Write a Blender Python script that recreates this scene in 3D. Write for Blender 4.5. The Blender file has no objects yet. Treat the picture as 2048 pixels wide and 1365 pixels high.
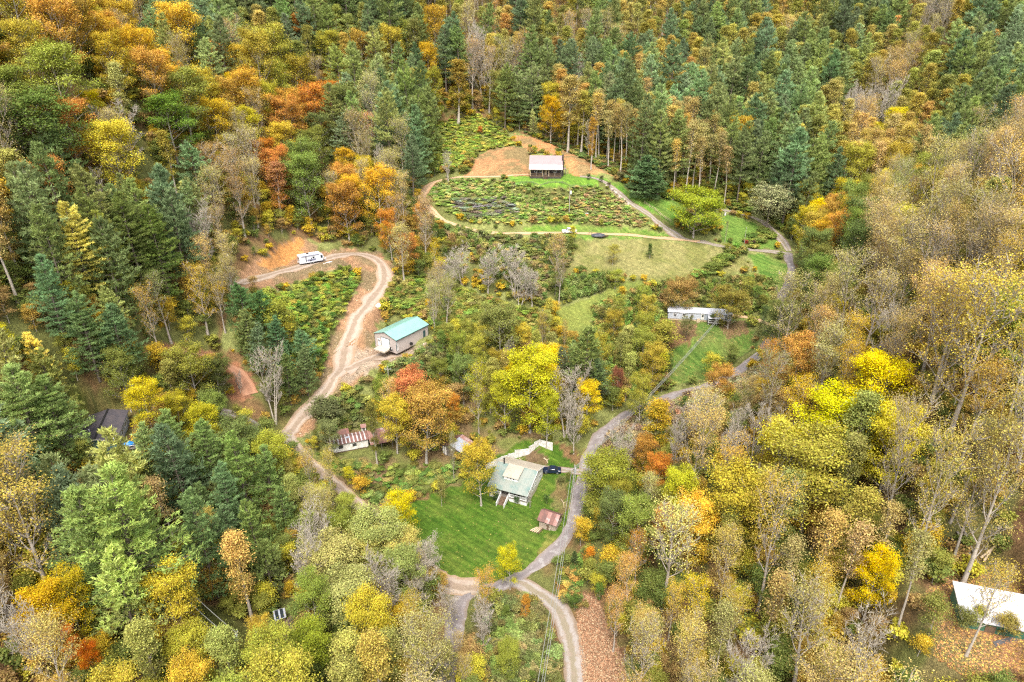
import bpy, math, random
import numpy as np
from mathutils import Vector, Matrix, Euler
R = math.radians
scene = bpy.context.scene
rng = np.random.default_rng(7)
random.seed(7)

# ---------------------------------------------------------------- camera, sky, sun, exposure
CAM_H, PITCH, FPX = 100.0, R(25.0), 1365.0
cam_data = bpy.data.cameras.new('drone_camera')
cam = bpy.data.objects.new('drone_camera', cam_data)
scene.collection.objects.link(cam)
cam.location = (0, 0, CAM_H)
cam.rotation_euler = (R(90) - PITCH, 0, 0)
cam_data.sensor_width = 36.0
cam_data.lens = 36.0 * FPX / 2048.0
cam_data.clip_start = 0.5
cam_data.clip_end = 6000
scene.camera = cam

SUN_EL, SUN_AZ = R(58), R(182)          # azimuth clockwise from +Y
world = bpy.data.worlds.new('World')
scene.world = world
world.use_nodes = True
wn = world.node_tree.nodes
bg = wn['Background']
sky = wn.new('ShaderNodeTexSky')
sky.sky_type = 'NISHITA'
sky.sun_disc = False
sky.sun_elevation = SUN_EL
sky.sun_rotation = SUN_AZ
sky.air_density = 1.0
sky.dust_density = 3.0
sky.ozone_density = 0.6
cloud = wn.new('ShaderNodeHueSaturation')      # thin even cloud takes most of the blue out of the sky
cloud.inputs['Saturation'].default_value = 0.3
world.node_tree.links.new(sky.outputs['Color'], cloud.inputs['Color'])
world.node_tree.links.new(cloud.outputs['Color'], bg.inputs['Color'])
bg.inputs['Strength'].default_value = 0.15
sun_data = bpy.data.lights.new('sun', 'SUN')
sun_data.energy = 1.35
sun_data.angle = R(20)
sun_data.color = (1.0, 0.93, 0.82)
sun = bpy.data.objects.new('sun', sun_data)
scene.collection.objects.link(sun)
sd = Vector((math.sin(SUN_AZ) * math.cos(SUN_EL), math.cos(SUN_AZ) * math.cos(SUN_EL), math.sin(SUN_EL)))
sun.rotation_euler = sd.to_track_quat('Z', 'Y').to_euler()
sun.location = sd * 300
scene.view_settings.view_transform = 'Standard'
scene.view_settings.look = 'None'
scene.view_settings.exposure = 1.7
scene.view_settings.gamma = 1.0
scene.view_settings.use_curve_mapping = False
scene.render.engine = 'CYCLES'
scene.cycles.pixel_filter_type = 'BLACKMAN_HARRIS'
scene.cycles.filter_width = 1.25
scene.cycles.use_denoising = False
scene.cycles.max_bounces = 6
scene.cycles.diffuse_bounces = 3
scene.cycles.transmission_bounces = 3
scene.cycles.glossy_bounces = 2
scene.cycles.caustics_reflective = False
scene.cycles.caustics_refractive = False

# ---------------------------------------------------------------- projection helpers (photo coordinates 2048 x 1365)
CT, ST = math.cos(PITCH), math.sin(PITCH)
def ray(px, py):
    u = (np.asarray(px, float) - 1024.0) / FPX
    v = (682.5 - np.asarray(py, float)) / FPX
    return u, CT + v * ST, -ST + v * CT
def at_z(px, py, z):
    dx, dy, dz = ray(px, py)
    t = (z - CAM_H) / dz
    return np.array([dx * t, dy * t, z + 0 * t])
def project(x, y, z):
    zz = z - CAM_H
    depth = y * CT - zz * ST
    up = y * ST + zz * CT
    depth = np.maximum(depth, 1e-3)
    return 1024.0 + FPX * x / depth, 682.5 - FPX * up / depth, depth
def in_poly(px, py, poly):
    px = np.asarray(px); py = np.asarray(py)
    inside = np.zeros(px.shape, bool)
    n = len(poly)
    for i in range(n):
        x1, y1 = poly[i]; x2, y2 = poly[(i + 1) % n]
        if y1 == y2: continue
        c = ((y1 > py) != (y2 > py)) & (px < (x2 - x1) * (py - y1) / (y2 - y1) + x1)
        inside ^= c
    return inside

# ---------------------------------------------------------------- terrain height field
CP = [  # (photo x, photo y, ground height)
 (1030,1175,-2),(1150,1365,-3),(1130,1280,-2.5),(900,1100,-1),(800,1050,0),(1040,1000,0),(1120,1060,0),(1170,930,3),(1230,840,6),
 (1400,780,9),(1500,710,13),(1400,640,17),(1560,600,20),(1580,500,27),(1600,450,30),
 (860,940,1.5),(700,900,5),(740,1020,0.5),(1000,880,3),(900,860,5),(1080,890,3),
 (600,890,7),(680,750,13),(700,700,17),(800,705,18),(850,680,18),(760,600,24),(740,520,30),(625,525,32),(500,560,35),
 (870,600,21),(950,560,22),(1000,640,16),(1000,740,11),(1150,800,8),(1200,700,13),(1250,620,18),(1120,640,16),(900,470,32),(870,440,36),(850,380,41),(920,353,46),
 (1095,352,47),(1200,360,46),(1250,410,38),(1330,455,33),(1440,490,29.5),(1000,470,32.5),(1000,410,39),(1140,410,39),(1140,465,32.5),
 (1600,400,35),(1400,400,37),(1450,430,34),(1330,490,30),(1330,556,24),(1180,500,28),(1150,560,23),(1000,520,27),
 (960,290,53),(970,250,59),(1100,300,51.5),(1300,335,47),(850,300,51),(760,340,49),(1450,380,40),
 (400,500,42),(300,600,40),(100,500,55),(420,710,26),(480,650,30),(560,650,27),(230,720,37),(60,650,48),(220,890,25),(330,930,17),(60,1000,26),(350,1100,13),
 (200,1250,15),(550,1200,4),(550,1010,7.5),(0,1365,20),(400,1350,8),(600,1300,2),(460,830,17),(520,930,11),(700,1250,-0.5),(850,1320,-2),
 (1300,1250,3),(1250,1100,4),(1500,1100,12),(1700,1000,21),(1900,1300,22),(1990,1150,28),(1700,1300,15),(1400,950,12),(1600,800,26),(1620,700,27),
 (1800,700,40),(2040,700,50),(1750,520,40),(1660,560,30),(1900,440,52),(2010,390,57),(1800,900,32),(2040,1000,40),(2048,1365,22),(1350,1365,0),
 (300,200,80),(150,190,83),(500,200,75),(100,300,72),(400,300,62),(600,300,54),(650,430,40),(250,420,58),
]
WP = [ # world points
 (-60,335,80),(-150,300,98),(-190,220,104),(-230,160,110),(-160,110,70),(-120,40,30),(-200,60,80),(-60,400,112),(-160,400,140),
 (0,350,76),(0,400,98),(0,460,128),(80,330,58),(80,400,88),(80,460,118),(160,350,64),(160,420,90),(160,500,130),(240,400,104),(300,330,92),
 (125,270,37),(180,275,44),(225,285,62),(250,220,80),(200,120,78),(160,60,50),(120,30,30),(0,40,-4),(60,40,4),(-60,40,8),
 (300,200,100),(320,460,150),(0,560,170),(-250,300,130),(-300,460,190),(130,200,45),(300,560,190),
]
cps = [at_z(a, b, c) for a, b, c in CP] + [np.array(p, float) for p in WP]
cps = np.array(cps)
def tps_fit(P, z, lam=8):
    n = len(P); s = 100.0
    X = P / s
    d = np.linalg.norm(X[:, None] - X[None], axis=2)
    K = np.where(d > 0, d * d * np.log(d + 1e-12), 0) + np.eye(n) * lam * 1e-3
    Q = np.c_[np.ones(n), X]
    A = np.zeros((n + 3, n + 3)); A[:n, :n] = K; A[:n, n:] = Q; A[n:, :n] = Q.T
    return np.linalg.solve(A, np.r_[z, 0, 0, 0]), X
TPS_W, TPS_X = tps_fit(cps[:, :2], cps[:, 2])
def tps_eval(x, y):
    x = np.asarray(x, float); y = np.asarray(y, float)
    sh = x.shape; q = np.c_[x.ravel(), y.ravel()] / 100.0
    out = np.empty(len(q))
    for i in range(0, len(q), 20000):
        qq = q[i:i + 20000]
        d2 = ((qq[:, None] - TPS_X[None]) ** 2).sum(2)
        K = 0.5 * d2 * np.log(d2 + 1e-20)
        out[i:i + 20000] = K @ TPS_W[:len(TPS_X)] + TPS_W[-3] + qq @ TPS_W[-2:]
    return out.reshape(sh)
def vnoise(x, y, seed):
    """smooth value noise, period 1"""
    xi = np.floor(x).astype(np.int64); yi = np.floor(y).astype(np.int64)
    fx = x - xi; fy = y - yi
    fx = fx * fx * (3 - 2 * fx); fy = fy * fy * (3 - 2 * fy)
    def h(a, b):
        n = (a * 374761393 + b * 668265263 + seed * 974711) & 0x7fffffff
        n = ((n ^ (n >> 13)) * 1274126177) & 0x7fffffff
        return ((n ^ (n >> 16)) & 0xffff) / 65535.0
    return (h(xi, yi) * (1 - fx) + h(xi + 1, yi) * fx) * (1 - fy) + (h(xi, yi + 1) * (1 - fx) + h(xi + 1, yi + 1) * fx) * fy

def axis(lo, f0, f1, hi, fine, grow=1.12):
    a = list(np.arange(f0, f1 + 1e-6, fine))
    s = fine
    left = [];  p = f0
    while p > lo: s *= grow; p -= s; left.append(p)
    s = fine; right = []; p = a[-1]
    while p < hi: s *= grow; p += s; right.append(p)
    return np.array(left[::-1] + a + right)
GX = axis(-1500, -130, 150, 1500, 0.8, 1.035)
GY = axis(-300, 62, 335, 2600, 0.8, 1.035)
MX, MY = np.meshgrid(GX, GY)
def clampfar(x, y):   # beyond the fitted region the hills carry on smoothly
    return np.clip(x, -330, 340), np.clip(y, 10, 600)
cx, cy = clampfar(MX, MY)
HZ = tps_eval(cx, cy)
far = np.hypot(MX - cx, MY - cy)
HZ = HZ + 90 * (1 - np.exp(-far / 300.0)) * (0.4 + vnoise(MX / 220, MY / 220, 5))
HZ += (vnoise(MX / 14, MY / 14, 1) - 0.5) * 1.2 + (vnoise(MX / 4, MY / 4, 2) - 0.5) * 0.35
def gather(A, x, y):
    x = np.asarray(x, float); y = np.asarray(y, float)
    i = np.clip(np.searchsorted(GX, x) - 1, 0, len(GX) - 2)
    j = np.clip(np.searchsorted(GY, y) - 1, 0, len(GY) - 2)
    fx = np.clip((x - GX[i]) / (GX[i + 1] - GX[i]), 0, 1); fy = np.clip((y - GY[j]) / (GY[j + 1] - GY[j]), 0, 1)
    return (A[j, i] * (1 - fx) + A[j, i + 1] * fx) * (1 - fy) + (A[j + 1, i] * (1 - fx) + A[j + 1, i + 1] * fx) * fy
def ground(x, y): return gather(HZ, x, y)
def hit(px, py, h=0.0, tmin=60.0):
    """first point on the ray through a photo position that is h above the ground"""
    dx, dy, dz = ray(px, py)
    t = np.arange(tmin, 700, 0.5)
    e = CAM_H + dz * t - h - ground(dx * t, dy * t)
    k = np.argmax(e <= 0)
    if e[k] > 0: k = len(t) - 1
    if k > 0:
        f = e[k - 1] / (e[k - 1] - e[k] + 1e-9); tt = t[k - 1] + 0.5 * f
    else: tt = t[0]
    return Vector((float(dx * tt), float(dy * tt), float(CAM_H + dz * tt - h)))

# roads: (name, label, width m, material key, photo points)
ROADS = [
 ('gravel_road', 'pale gravel road curving down past the leafy bank to the bottom edge', 3.7, 'gravel', [(1152,1400),(1146,1330),(1138,1280),(1122,1232),(1096,1200),(1066,1180),(1040,1166),(1020,1163)]),
 ('paved_road', 'patched grey tarmac road winding up the valley past the white house', 3.2, 'tarmac', [(885,1400),(902,1310),(908,1270),(912,1235),(925,1200),(955,1181),(1000,1172),(1045,1152),(1095,1113),(1130,1072),(1150,1035),(1160,990),(1166,950),(1178,910),(1200,873),(1240,838),(1300,808),(1380,786),(1450,760),(1500,722),(1538,690),(1556,645),(1564,600),(1578,560),(1583,530),(1572,508)]),
 ('gravel_drive', 'grey gravel drive running from the fork to the log cabin', 3.3, 'gravel', [(1578,512),(1545,504),(1500,500),(1440,492),(1385,482),(1345,465),(1305,437),(1265,408),(1232,382),(1203,360),(1160,352)]),
 ('dirt_track', 'orange dirt track looping below the log cabin past the pickup', 3.1, 'dirt', [(1400,485),(1330,477),(1250,470),(1200,468),(1140,466),(1050,467),(985,466),(925,455),(882,437),(856,412),(845,390),(868,366),(920,354),(1000,353),(1060,348)]),
 ('gravel_lane', 'gravel lane climbing past the green roofed garage to the camper', 5.2, 'lane', [(955,1181),(905,1172),(860,1150),(800,1090),(748,1035),(690,985),(630,935),(580,886),(596,848),(640,800),(678,745),(686,705),(712,640),(750,590),(768,560),(763,530),(738,512),(694,508),(650,520),(600,535),(540,550),(480,566)]),
 ('dirt_apron', 'pale packed gravel turning area at the garage door', 7.0, 'lane', [(690,745),(730,722),(765,712),(800,706)]),
 ('farm_lane', 'pale farm lane leading past the willow to the upper fields', 2.8, 'gravel', [(1578,505),(1562,480),(1530,448),(1492,430),(1455,422),(1420,415)]),
 ('dirt_road', 'red dirt road on the wooded bank left of the gravel lane', 3.4, 'red', [(290,700),(350,700),(420,715),(468,738),(490,762),(505,800)]),
 ('side_lane', 'narrow gravel side lane under the trees left of the lane fork', 3.0, 'gravel', [(440,812),(490,838),(540,868),(585,884)]),
 ('dirt_spur', 'short dirt drive ending at the white roofed trailer', 2.4, 'dirt', [(1548,652),(1510,640),(1470,632),(1440,634)]),
 ('car_drive', 'short gravel drive where the dark car is parked', 3.0, 'gravel', [(1168,944),(1125,943),(1088,940)]),
]
def catmull(P, step=0.8):
    P = [np.array(p, float) for p in P]
    P = [2 * P[0] - P[1]] + P + [2 * P[-1] - P[-2]]
    out = []
    for i in range(1, len(P) - 2):
        n = max(2, int(np.linalg.norm(P[i + 1] - P[i]) / step))
        for k in range(n):
            t = k / n
            out.append(0.5 * (2 * P[i] + (P[i + 1] - P[i - 1]) * t + (2 * P[i - 1] - 5 * P[i] + 4 * P[i + 1] - P[i + 2]) * t * t + (3 * P[i] - P[i - 1] - 3 * P[i + 1] + P[i + 2]) * t ** 3))
    out.append(P[-2])
    return np.array(out)
def smooth1(a, n):
    k = np.ones(2 * n + 1) / (2 * n + 1)
    return np.convolve(np.pad(a, n, mode='edge'), k, 'valid')
road_paths = []
H_BASE = HZ.copy()
for name, label, w, mk, pts in ROADS:
    P = np.array([list(hit(a, b)) for a, b in pts])
    c = catmull(P[:, :2])
    z = smooth1(ground(c[:, 0], c[:, 1]), 6)
    road_paths.append([name, label, w, mk, np.c_[c, z]])
# buildings and other flat pads: (photo x, photo y, radius, z offset)
PADS = [(800,685,15,0),(1095,352,10,0),(1040,990,9,0),(1100,1050,3.5,0),(720,890,9,0),(912,900,4.5,0),(1385,640,13,0),(205,890,8,0),(625,525,7,0),(1990,1250,10,0),(1140,466,3,0),(1105,942,3,0),(565,1280,5,0)]
def flatten(path, half, soft):
    x0, y0 = path[:, 0].min() - half - soft, path[:, 1].min() - half - soft
    x1, y1 = path[:, 0].max() + half + soft, path[:, 1].max() + half + soft
    i0, i1 = np.searchsorted(GX, [x0, x1]); j0, j1 = np.searchsorted(GY, [y0, y1])
    sub = np.s_[j0:j1, i0:i1]
    X = MX[sub]; Y = MY[sub]
    if X.size == 0: return
    best = np.full(X.shape, 1e9); zz = np.zeros(X.shape); ws = np.zeros(X.shape)
    for p in path:
        d = np.hypot(X - p[0], Y - p[1]); best = np.minimum(best, d)
        k = np.exp(-d * d / 6.0) + 1e-12 / (1 + d ** 4)
        zz += k * p[2]; ws += k
    zz /= ws
    w = np.clip(1 - (best - half) / soft, 0, 1); w = w * w * (3 - 2 * w)
    HZ[sub] = HZ[sub] * (1 - w) + zz * w
pad_z = []
for a, b, r, dz in PADS:
    p = hit(a, b); z = float(tps_eval(np.array([p.x]), np.array([p.y]))[0]) + dz
    pad_z.append(z)
    flatten(np.array([[p.x, p.y, z]]), r, 6.0)
for rp in road_paths:
    flatten(rp[4], rp[2] * 0.5 + 0.5, 3.0)
for rp in road_paths:      # crossings share one surface
    c = rp[4]
    c[:, 2] = smooth1(ground(c[:, 0], c[:, 1]), 2)
# ---------------------------------------------------------------- materials
def new_mat(name):
    m = bpy.data.materials.new(name); m.use_nodes = True
    nt = m.node_tree
    b = nt.nodes['Principled BSDF']
    return m, nt, nt.nodes, nt.links, b
def noise_node(nt, scale, detail=4, rough=0.6, vec=None, dim='3D'):
    n = nt.nodes.new('ShaderNodeTexNoise'); n.noise_dimensions = dim
    n.inputs['Scale'].default_value = scale; n.inputs['Detail'].default_value = detail; n.inputs['Roughness'].default_value = rough
    if vec is not None: nt.links.new(vec, n.inputs['Vector'])
    return n
def ramp(nt, fac, stops):
    r = nt.nodes.new('ShaderNodeValToRGB'); e = r.color_ramp.elements
    while len(e) < len(stops): e.new(0.5)
    for k, (p, c) in enumerate(stops):
        e[k].position = p; e[k].color = (*c, 1) if len(c) == 3 else c
    nt.links.new(fac, r.inputs['Fac']); return r
def mixc(nt, fac, a, b, mode='MIX'):
    m = nt.nodes.new('ShaderNodeMix'); m.data_type = 'RGBA'; m.blend_type = mode
    for s, v in ((m.inputs[0], fac), (m.inputs[6], a), (m.inputs[7], b)):
        if isinstance(v, (int, float)): s.default_value = v
        elif isinstance(v, tuple): s.default_value = (*v[:3], 1)
        else: nt.links.new(v, s)
    return m.outputs[2]
def math_n(nt, op, a, b=None, c=None):
    m = nt.nodes.new('ShaderNodeMath'); m.operation = op
    for s, v in zip(m.inputs, (a, b, c)):
        if v is None: continue
        if isinstance(v, (int, float)): s.default_value = v
        else: nt.links.new(v, s)
    return m.outputs[0]
def attr(nt, name, kind='GEOMETRY'):
    a = nt.nodes.new('ShaderNodeAttribute'); a.attribute_name = name; a.attribute_type = kind; return a
def bump(nt, b, height, strength, dist=0.1):
    n = nt.nodes.new('ShaderNodeBump'); n.inputs['Strength'].default_value = strength; n.inputs['Distance'].default_value = dist
    nt.links.new(height, n.inputs['Height']); nt.links.new(n.outputs['Normal'], b.inputs['Normal'])
def surf(name, col, rough=0.8, var=0.25, scale=1.5, metal=0.0, col2=None, spots=0.0, bumpk=0.0, stripes=None):
    """weathered surface: base colour, a second tone in patches, optional ribs along an object axis"""
    m, nt, N, L, b = new_mat(name)
    tc = N.new('ShaderNodeTexCoord')
    n1 = noise_node(nt, scale, 5, 0.65, tc.outputs['Object'])
    n2 = noise_node(nt, scale * 9, 3, 0.6, tc.outputs['Object'])
    c2 = col2 or tuple(c * (1 - var) for c in col)
    r = ramp(nt, n1.outputs['Fac'], [(0.42 - spots * 0.1, col), (0.62 - spots * 0.1, c2)])
    c = mixc(nt, 1.0, r.outputs['Color'], ramp(nt, n2.outputs['Fac'], [(0.3, (1 - var * 0.6,) * 3), (0.7, (1.0,) * 3)]).outputs['Color'], 'MULTIPLY')
    hsrc = n2.outputs['Fac']
    if stripes:
        axis_, freq, depth = stripes
        sep = N.new('ShaderNodeSeparateXYZ'); L.new(tc.outputs['Object'], sep.inputs[0])
        s = math_n(nt, 'PINGPONG', math_n(nt, 'MULTIPLY', sep.outputs[axis_], freq), 1.0)
        s = math_n(nt, 'POWER', s, 4.0)
        hsrc = math_n(nt, 'ADD', math_n(nt, 'MULTIPLY', n2.outputs['Fac'], 0.2), s)
        bumpk = max(bumpk, depth)
    L.new(c, b.inputs['Base Color'])
    b.inputs['Roughness'].default_value = rough; b.inputs['Metallic'].default_value = metal
    if bumpk: bump(nt, b, hsrc, bumpk, 0.08)
    return m
# leaves: the colour belongs to the tree (properties tint and tint_low), each leaf varies a little
def leaf_material(name, trans=0.3, var=0.5):
    m, nt, N, L, b = new_mat(name)
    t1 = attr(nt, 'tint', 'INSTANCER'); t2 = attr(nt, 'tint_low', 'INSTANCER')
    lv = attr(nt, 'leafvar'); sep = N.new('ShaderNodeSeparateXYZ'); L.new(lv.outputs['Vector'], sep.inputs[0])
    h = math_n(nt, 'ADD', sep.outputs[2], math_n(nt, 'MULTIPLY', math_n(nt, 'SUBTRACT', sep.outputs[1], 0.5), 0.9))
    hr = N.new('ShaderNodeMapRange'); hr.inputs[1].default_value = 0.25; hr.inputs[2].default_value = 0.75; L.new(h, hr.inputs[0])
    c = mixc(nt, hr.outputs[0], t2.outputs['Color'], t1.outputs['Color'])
    v = math_n(nt, 'MULTIPLY_ADD', sep.outputs[0], var * 1.3, 1 - var * 0.65)
    v = math_n(nt, 'MULTIPLY', v, math_n(nt, 'MULTIPLY_ADD', sep.outputs[1], 0.75, 0.62))
    vm = N.new('ShaderNodeVectorMath'); vm.operation = 'SCALE'; L.new(c, vm.inputs[0]); L.new(v, vm.inputs['Scale'])
    hs = N.new('ShaderNodeHueSaturation'); L.new(vm.outputs[0], hs.inputs['Color']); hs.inputs['Saturation'].default_value = 1.02
    L.new(math_n(nt, 'MULTIPLY_ADD', sep.outputs[0], 0.04, 0.48), hs.inputs['Hue'])
    df = N.new('ShaderNodeBsdfDiffuse'); tr = N.new('ShaderNodeBsdfTranslucent'); gl = N.new('ShaderNodeBsdfGlossy')
    L.new(hs.outputs[0], df.inputs['Color']); L.new(hs.outputs[0], tr.inputs['Color'])
    gl.inputs['Roughness'].default_value = 0.5; gl.inputs['Color'].default_value = (0.8, 0.85, 0.9, 1)
    mx = N.new('ShaderNodeMixShader'); mx.inputs[0].default_value = trans; L.new(df.outputs[0], mx.inputs[1]); L.new(tr.outputs[0], mx.inputs[2])
    m2 = N.new('ShaderNodeMixShader'); m2.inputs[0].default_value = 0.008; L.new(mx.outputs[0], m2.inputs[1]); L.new(gl.outputs[0], m2.inputs[2])
    L.new(m2.outputs[0], N['Material Output'].inputs['Surface'])
    N.remove(b)
    return m
M = {}
M['leaf'] = leaf_material('broad_leaves', 0.3, 0.38)
M['needle'] = leaf_material('pine_needles', 0.4, 0.4)
def bark(name, col, col2):
    m, nt, N, L, b = new_mat(name)
    tc = N.new('ShaderNodeTexCoord')
    n = noise_node(nt, 2.2, 5, 0.7, tc.outputs['Object'])
    r = ramp(nt, n.outputs['Fac'], [(0.35, col2), (0.6, col)]); L.new(r.outputs['Color'], b.inputs['Base Color'])
    b.inputs['Roughness'].default_value = 0.9
    return m
M['bark_grey'] = bark('grey_bark', (0.40, 0.36, 0.31), (0.22, 0.19, 0.16))
M['bark_mid'] = bark('mid_bark', (0.40, 0.35, 0.29), (0.25, 0.21, 0.17))
M['bark_pale'] = bark('pale_bark', (0.41, 0.36, 0.295), (0.27, 0.235, 0.19))
M['bark_dark'] = bark('dark_bark', (0.17, 0.135, 0.105), (0.09, 0.07, 0.055))

# ---------------------------------------------------------------- mesh helper
def mesh_np(name, verts, faces, mats=None, fmat=None, attrs=None, smooth=False):
    """faces: list of int arrays (n,3) or (n,4)"""
    me = bpy.data.meshes.new(name)
    verts = np.asarray(verts, np.float32)
    faces = [np.asarray(f, np.int32) for f in faces if len(f)]
    me.vertices.add(len(verts)); me.vertices.foreach_set('co', verts.ravel())
    loops = np.concatenate([f.ravel() for f in faces]); tot = np.concatenate([np.full(len(f), f.shape[1], np.int32) for f in faces])
    me.loops.add(len(loops)); me.loops.foreach_set('vertex_index', loops)
    me.polygons.add(len(tot)); start = np.r_[0, np.cumsum(tot)[:-1]].astype(np.int32)
    me.polygons.foreach_set('loop_start', start); me.polygons.foreach_set('loop_total', tot)
    if fmat is not None: me.polygons.foreach_set('material_index', np.asarray(fmat, np.int32))
    if smooth: me.polygons.foreach_set('use_smooth', np.ones(len(tot), bool))
    for m in mats or []: me.materials.append(m)
    for k, (typ, arr) in (attrs or {}).items():
        a = me.attributes.new(k, typ, 'POINT')
        a.data.foreach_set('vector' if typ == 'FLOAT_VECTOR' else 'color' if typ == 'FLOAT_COLOR' else 'value', np.asarray(arr, np.float32).ravel())
    me.update(calc_edges=True)
    return me
def link(name, me, parent=None, loc=None, kind=None, label=None, cat=None, group=None):
    o = bpy.data.objects.new(name, me); scene.collection.objects.link(o)
    if parent is not None: o.parent = parent
    if loc is not None: o.location = loc
    if kind: o['kind'] = kind
    if label: o['label'] = label
    if cat: o['category'] = cat
    if group: o['group'] = group
    return o

# ---------------------------------------------------------------- ground sheet with its real covers
C_LITTER = (0.17, 0.105, 0.05); C_OLIVE = (0.12, 0.13, 0.04); C_BRUSH = (0.19, 0.21, 0.07)
ZONES = [ # name, colour a, colour b, polygon in photo coordinates, distance limit, grassy
 ('brush', C_BRUSH, C_OLIVE, [(840,360),(860,250),(960,235),(1020,262),(1090,280),(1200,320),(1240,350),(1310,350),(1420,385),(1460,400),(1600,400),(1610,440),(1590,520),(1570,640),(1500,720),(1380,790),(1250,830),(1180,900),(1100,880),(1000,800),(860,860),(640,900),(560,880),(620,800),(640,700),(450,700),(450,560),(560,500),(620,480),(780,500),(860,470),(840,420)], 420, 0),
 ('lot', (0.14,0.155,0.045), (0.17,0.12,0.06), [(600,905),(780,830),(960,760),(1095,875),(1000,915),(930,965),(860,985),(750,1025)], 300, 0),
 ('field', (0.21,0.20,0.075), (0.16,0.165,0.05), [(1160,482),(1250,478),(1340,484),(1430,494),(1480,512),(1512,540),(1450,552),(1300,560),(1230,554),(1180,545),(1128,545),(1150,505)], 400, 0.35),
 ('mown_strip', (0.17,0.20,0.045), (0.135,0.17,0.04), [(1104,625),(1150,606),(1190,592),(1240,566),(1320,560),(1450,556),(1512,545),(1520,556),(1450,566),(1330,572),(1260,584),(1215,610),(1188,640),(1200,690),(1150,688),(1115,660)], 400, 0.35),
 ('fork_lawn', (0.10,0.18,0.03), (0.12,0.20,0.035), [(1440,428),(1490,438),(1532,455),(1560,485),(1545,500),(1500,496),(1440,480)], 400, 1),
 ('fork_lawn', (0.10,0.18,0.03), (0.13,0.19,0.04), [(1490,505),(1545,510),(1574,530),(1570,585),(1540,585),(1515,545)], 400, 1),
 ('upper_lawn', (0.085,0.20,0.025), (0.12,0.19,0.035), [(1190,350),(1240,370),(1300,400),(1360,398),(1380,420),(1345,450),(1300,425),(1240,385)], 400, 1),
 ('cabin_lawn', (0.12,0.23,0.03), (0.13,0.24,0.03), [(1015,353),(1060,345),(1130,348),(1190,355),(1200,372),(1110,376),(1020,366)], 400, 1),
 ('truck_lawn', (0.13,0.22,0.035), (0.14,0.20,0.04), [(1040,455),(1120,449),(1250,456),(1300,464),(1350,474),(1250,478),(1140,476),(1050,465)], 400, 1),
 ('cabin_dirt', (0.46,0.22,0.095), (0.24,0.17,0.08), [(1025,268),(1065,275),(1130,298),(1180,322),(1222,348),(1150,352),(1130,335),(1120,312),(1060,300),(1020,280)], 420, 0),
 ('cabin_bank', (0.20,0.15,0.07), (0.36,0.19,0.09), [(965,305),(1010,292),(1060,296),(1062,352),(925,354),(945,335)], 420, 0),
 ('lane_dirt', (0.31,0.185,0.105), (0.19,0.145,0.08), [(468,578),(478,545),(545,500),(580,478),(625,484),(650,502),(700,498),(760,506),(790,540),(785,585),(760,640),(745,692),(800,700),(860,685),(850,702),(800,720),(740,748),(700,775),(655,815),(612,880),(580,870),(636,780),(648,730),(660,690),(690,622),(726,560),(700,532),(640,548),(560,578)], 330, 0),
 ('camper_cut', (0.50,0.25,0.085), (0.38,0.19,0.07), [(520,530),(560,492),(590,476),(610,490),(590,520),(540,545)], 330, 0),
 ('garage_gravel', (0.32,0.255,0.19), (0.26,0.18,0.125), [(700,700),(745,690),(800,700),(862,684),(850,700),(800,718),(745,745),(690,765),(680,735)], 330, 0),
 ('red_bank', (0.30,0.14,0.075), (0.24,0.12,0.07), [(290,695),(360,690),(420,703),(480,728),(505,760),(500,800),(470,800),(450,765),(400,725),(300,715)], 330, 0),
 ('trailer_lawn', (0.095,0.16,0.03), (0.13,0.16,0.04), [(1330,705),(1350,655),(1400,645),(1500,632),(1512,690),(1470,722),(1400,762),(1340,780)], 330, 1),
 ('leaf_ring', (0.17,0.10,0.05), (0.14,0.10,0.045), [(1320,650),(1350,640),(1395,650),(1380,690),(1335,700)], 330, 0),
 ('leaf_ring', (0.17,0.11,0.05), (0.14,0.12,0.045), [(1435,650),(1490,640),(1500,665),(1455,680)], 330, 0),
 ('house_lawn', (0.06,0.12,0.012), (0.085,0.135,0.018), [(745,1030),(800,1015),(860,992),(935,960),(985,915),(1060,876),(1108,884),(1120,905),(1165,935),(1158,1035),(1128,1068),(1095,1105),(1040,1150),(965,1172),(905,1158),(862,1135),(830,1095),(790,1060)], 260, 1),
 ('bed', (0.13,0.09,0.05), (0.11,0.10,0.04), [(1048,905),(1070,898),(1092,918),(1085,935),(1050,930)], 260, 0),
 ('garden', (0.15,0.15,0.05), (0.16,0.10,0.05), [(1112,958),(1140,950),(1135,1020),(1120,1045),(1100,1010)], 260, 0),
 ('dry_lawn', (0.15,0.17,0.035), (0.19,0.15,0.05), [(1060,1120),(1100,1070),(1118,1078),(1085,1118),(1055,1145)], 260, 1),
 ('leaf_bank', (0.24,0.13,0.075), (0.17,0.095,0.05), [(1150,1185),(1192,1195),(1225,1260),(1250,1330),(1262,1420),(1172,1420),(1158,1300)], 200, 0),
 ('road_bank', (0.28,0.21,0.14), (0.22,0.15,0.09), [(1180,905),(1215,862),(1260,838),(1330,815),(1480,765),(1530,720),(1560,760),(1400,850),(1260,930),(1180,960)], 230, 0),
 ('yard', (0.30,0.165,0.085), (0.17,0.145,0.06), [(1850,1180),(2060,1120),(2060,1420),(1820,1420),(1870,1300)], 200, 0),
 ('slope', (0.17,0.095,0.05), (0.10,0.10,0.035), [(1840,930),(2060,850),(2060,1150),(1880,1170),(1800,1080)], 200, 0),
 ('yard_left', (0.13,0.12,0.04), (0.15,0.17,0.03), [(140,780),(260,790),(260,900),(300,940),(230,960),(150,900)], 220, 1),
 ('clearing', (0.14,0.10,0.045), (0.10,0.11,0.03), [(270,1090),(330,1080),(400,1200),(480,1250),(560,1230),(620,1310),(470,1320),(330,1180)], 220, 0),
]
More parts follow.
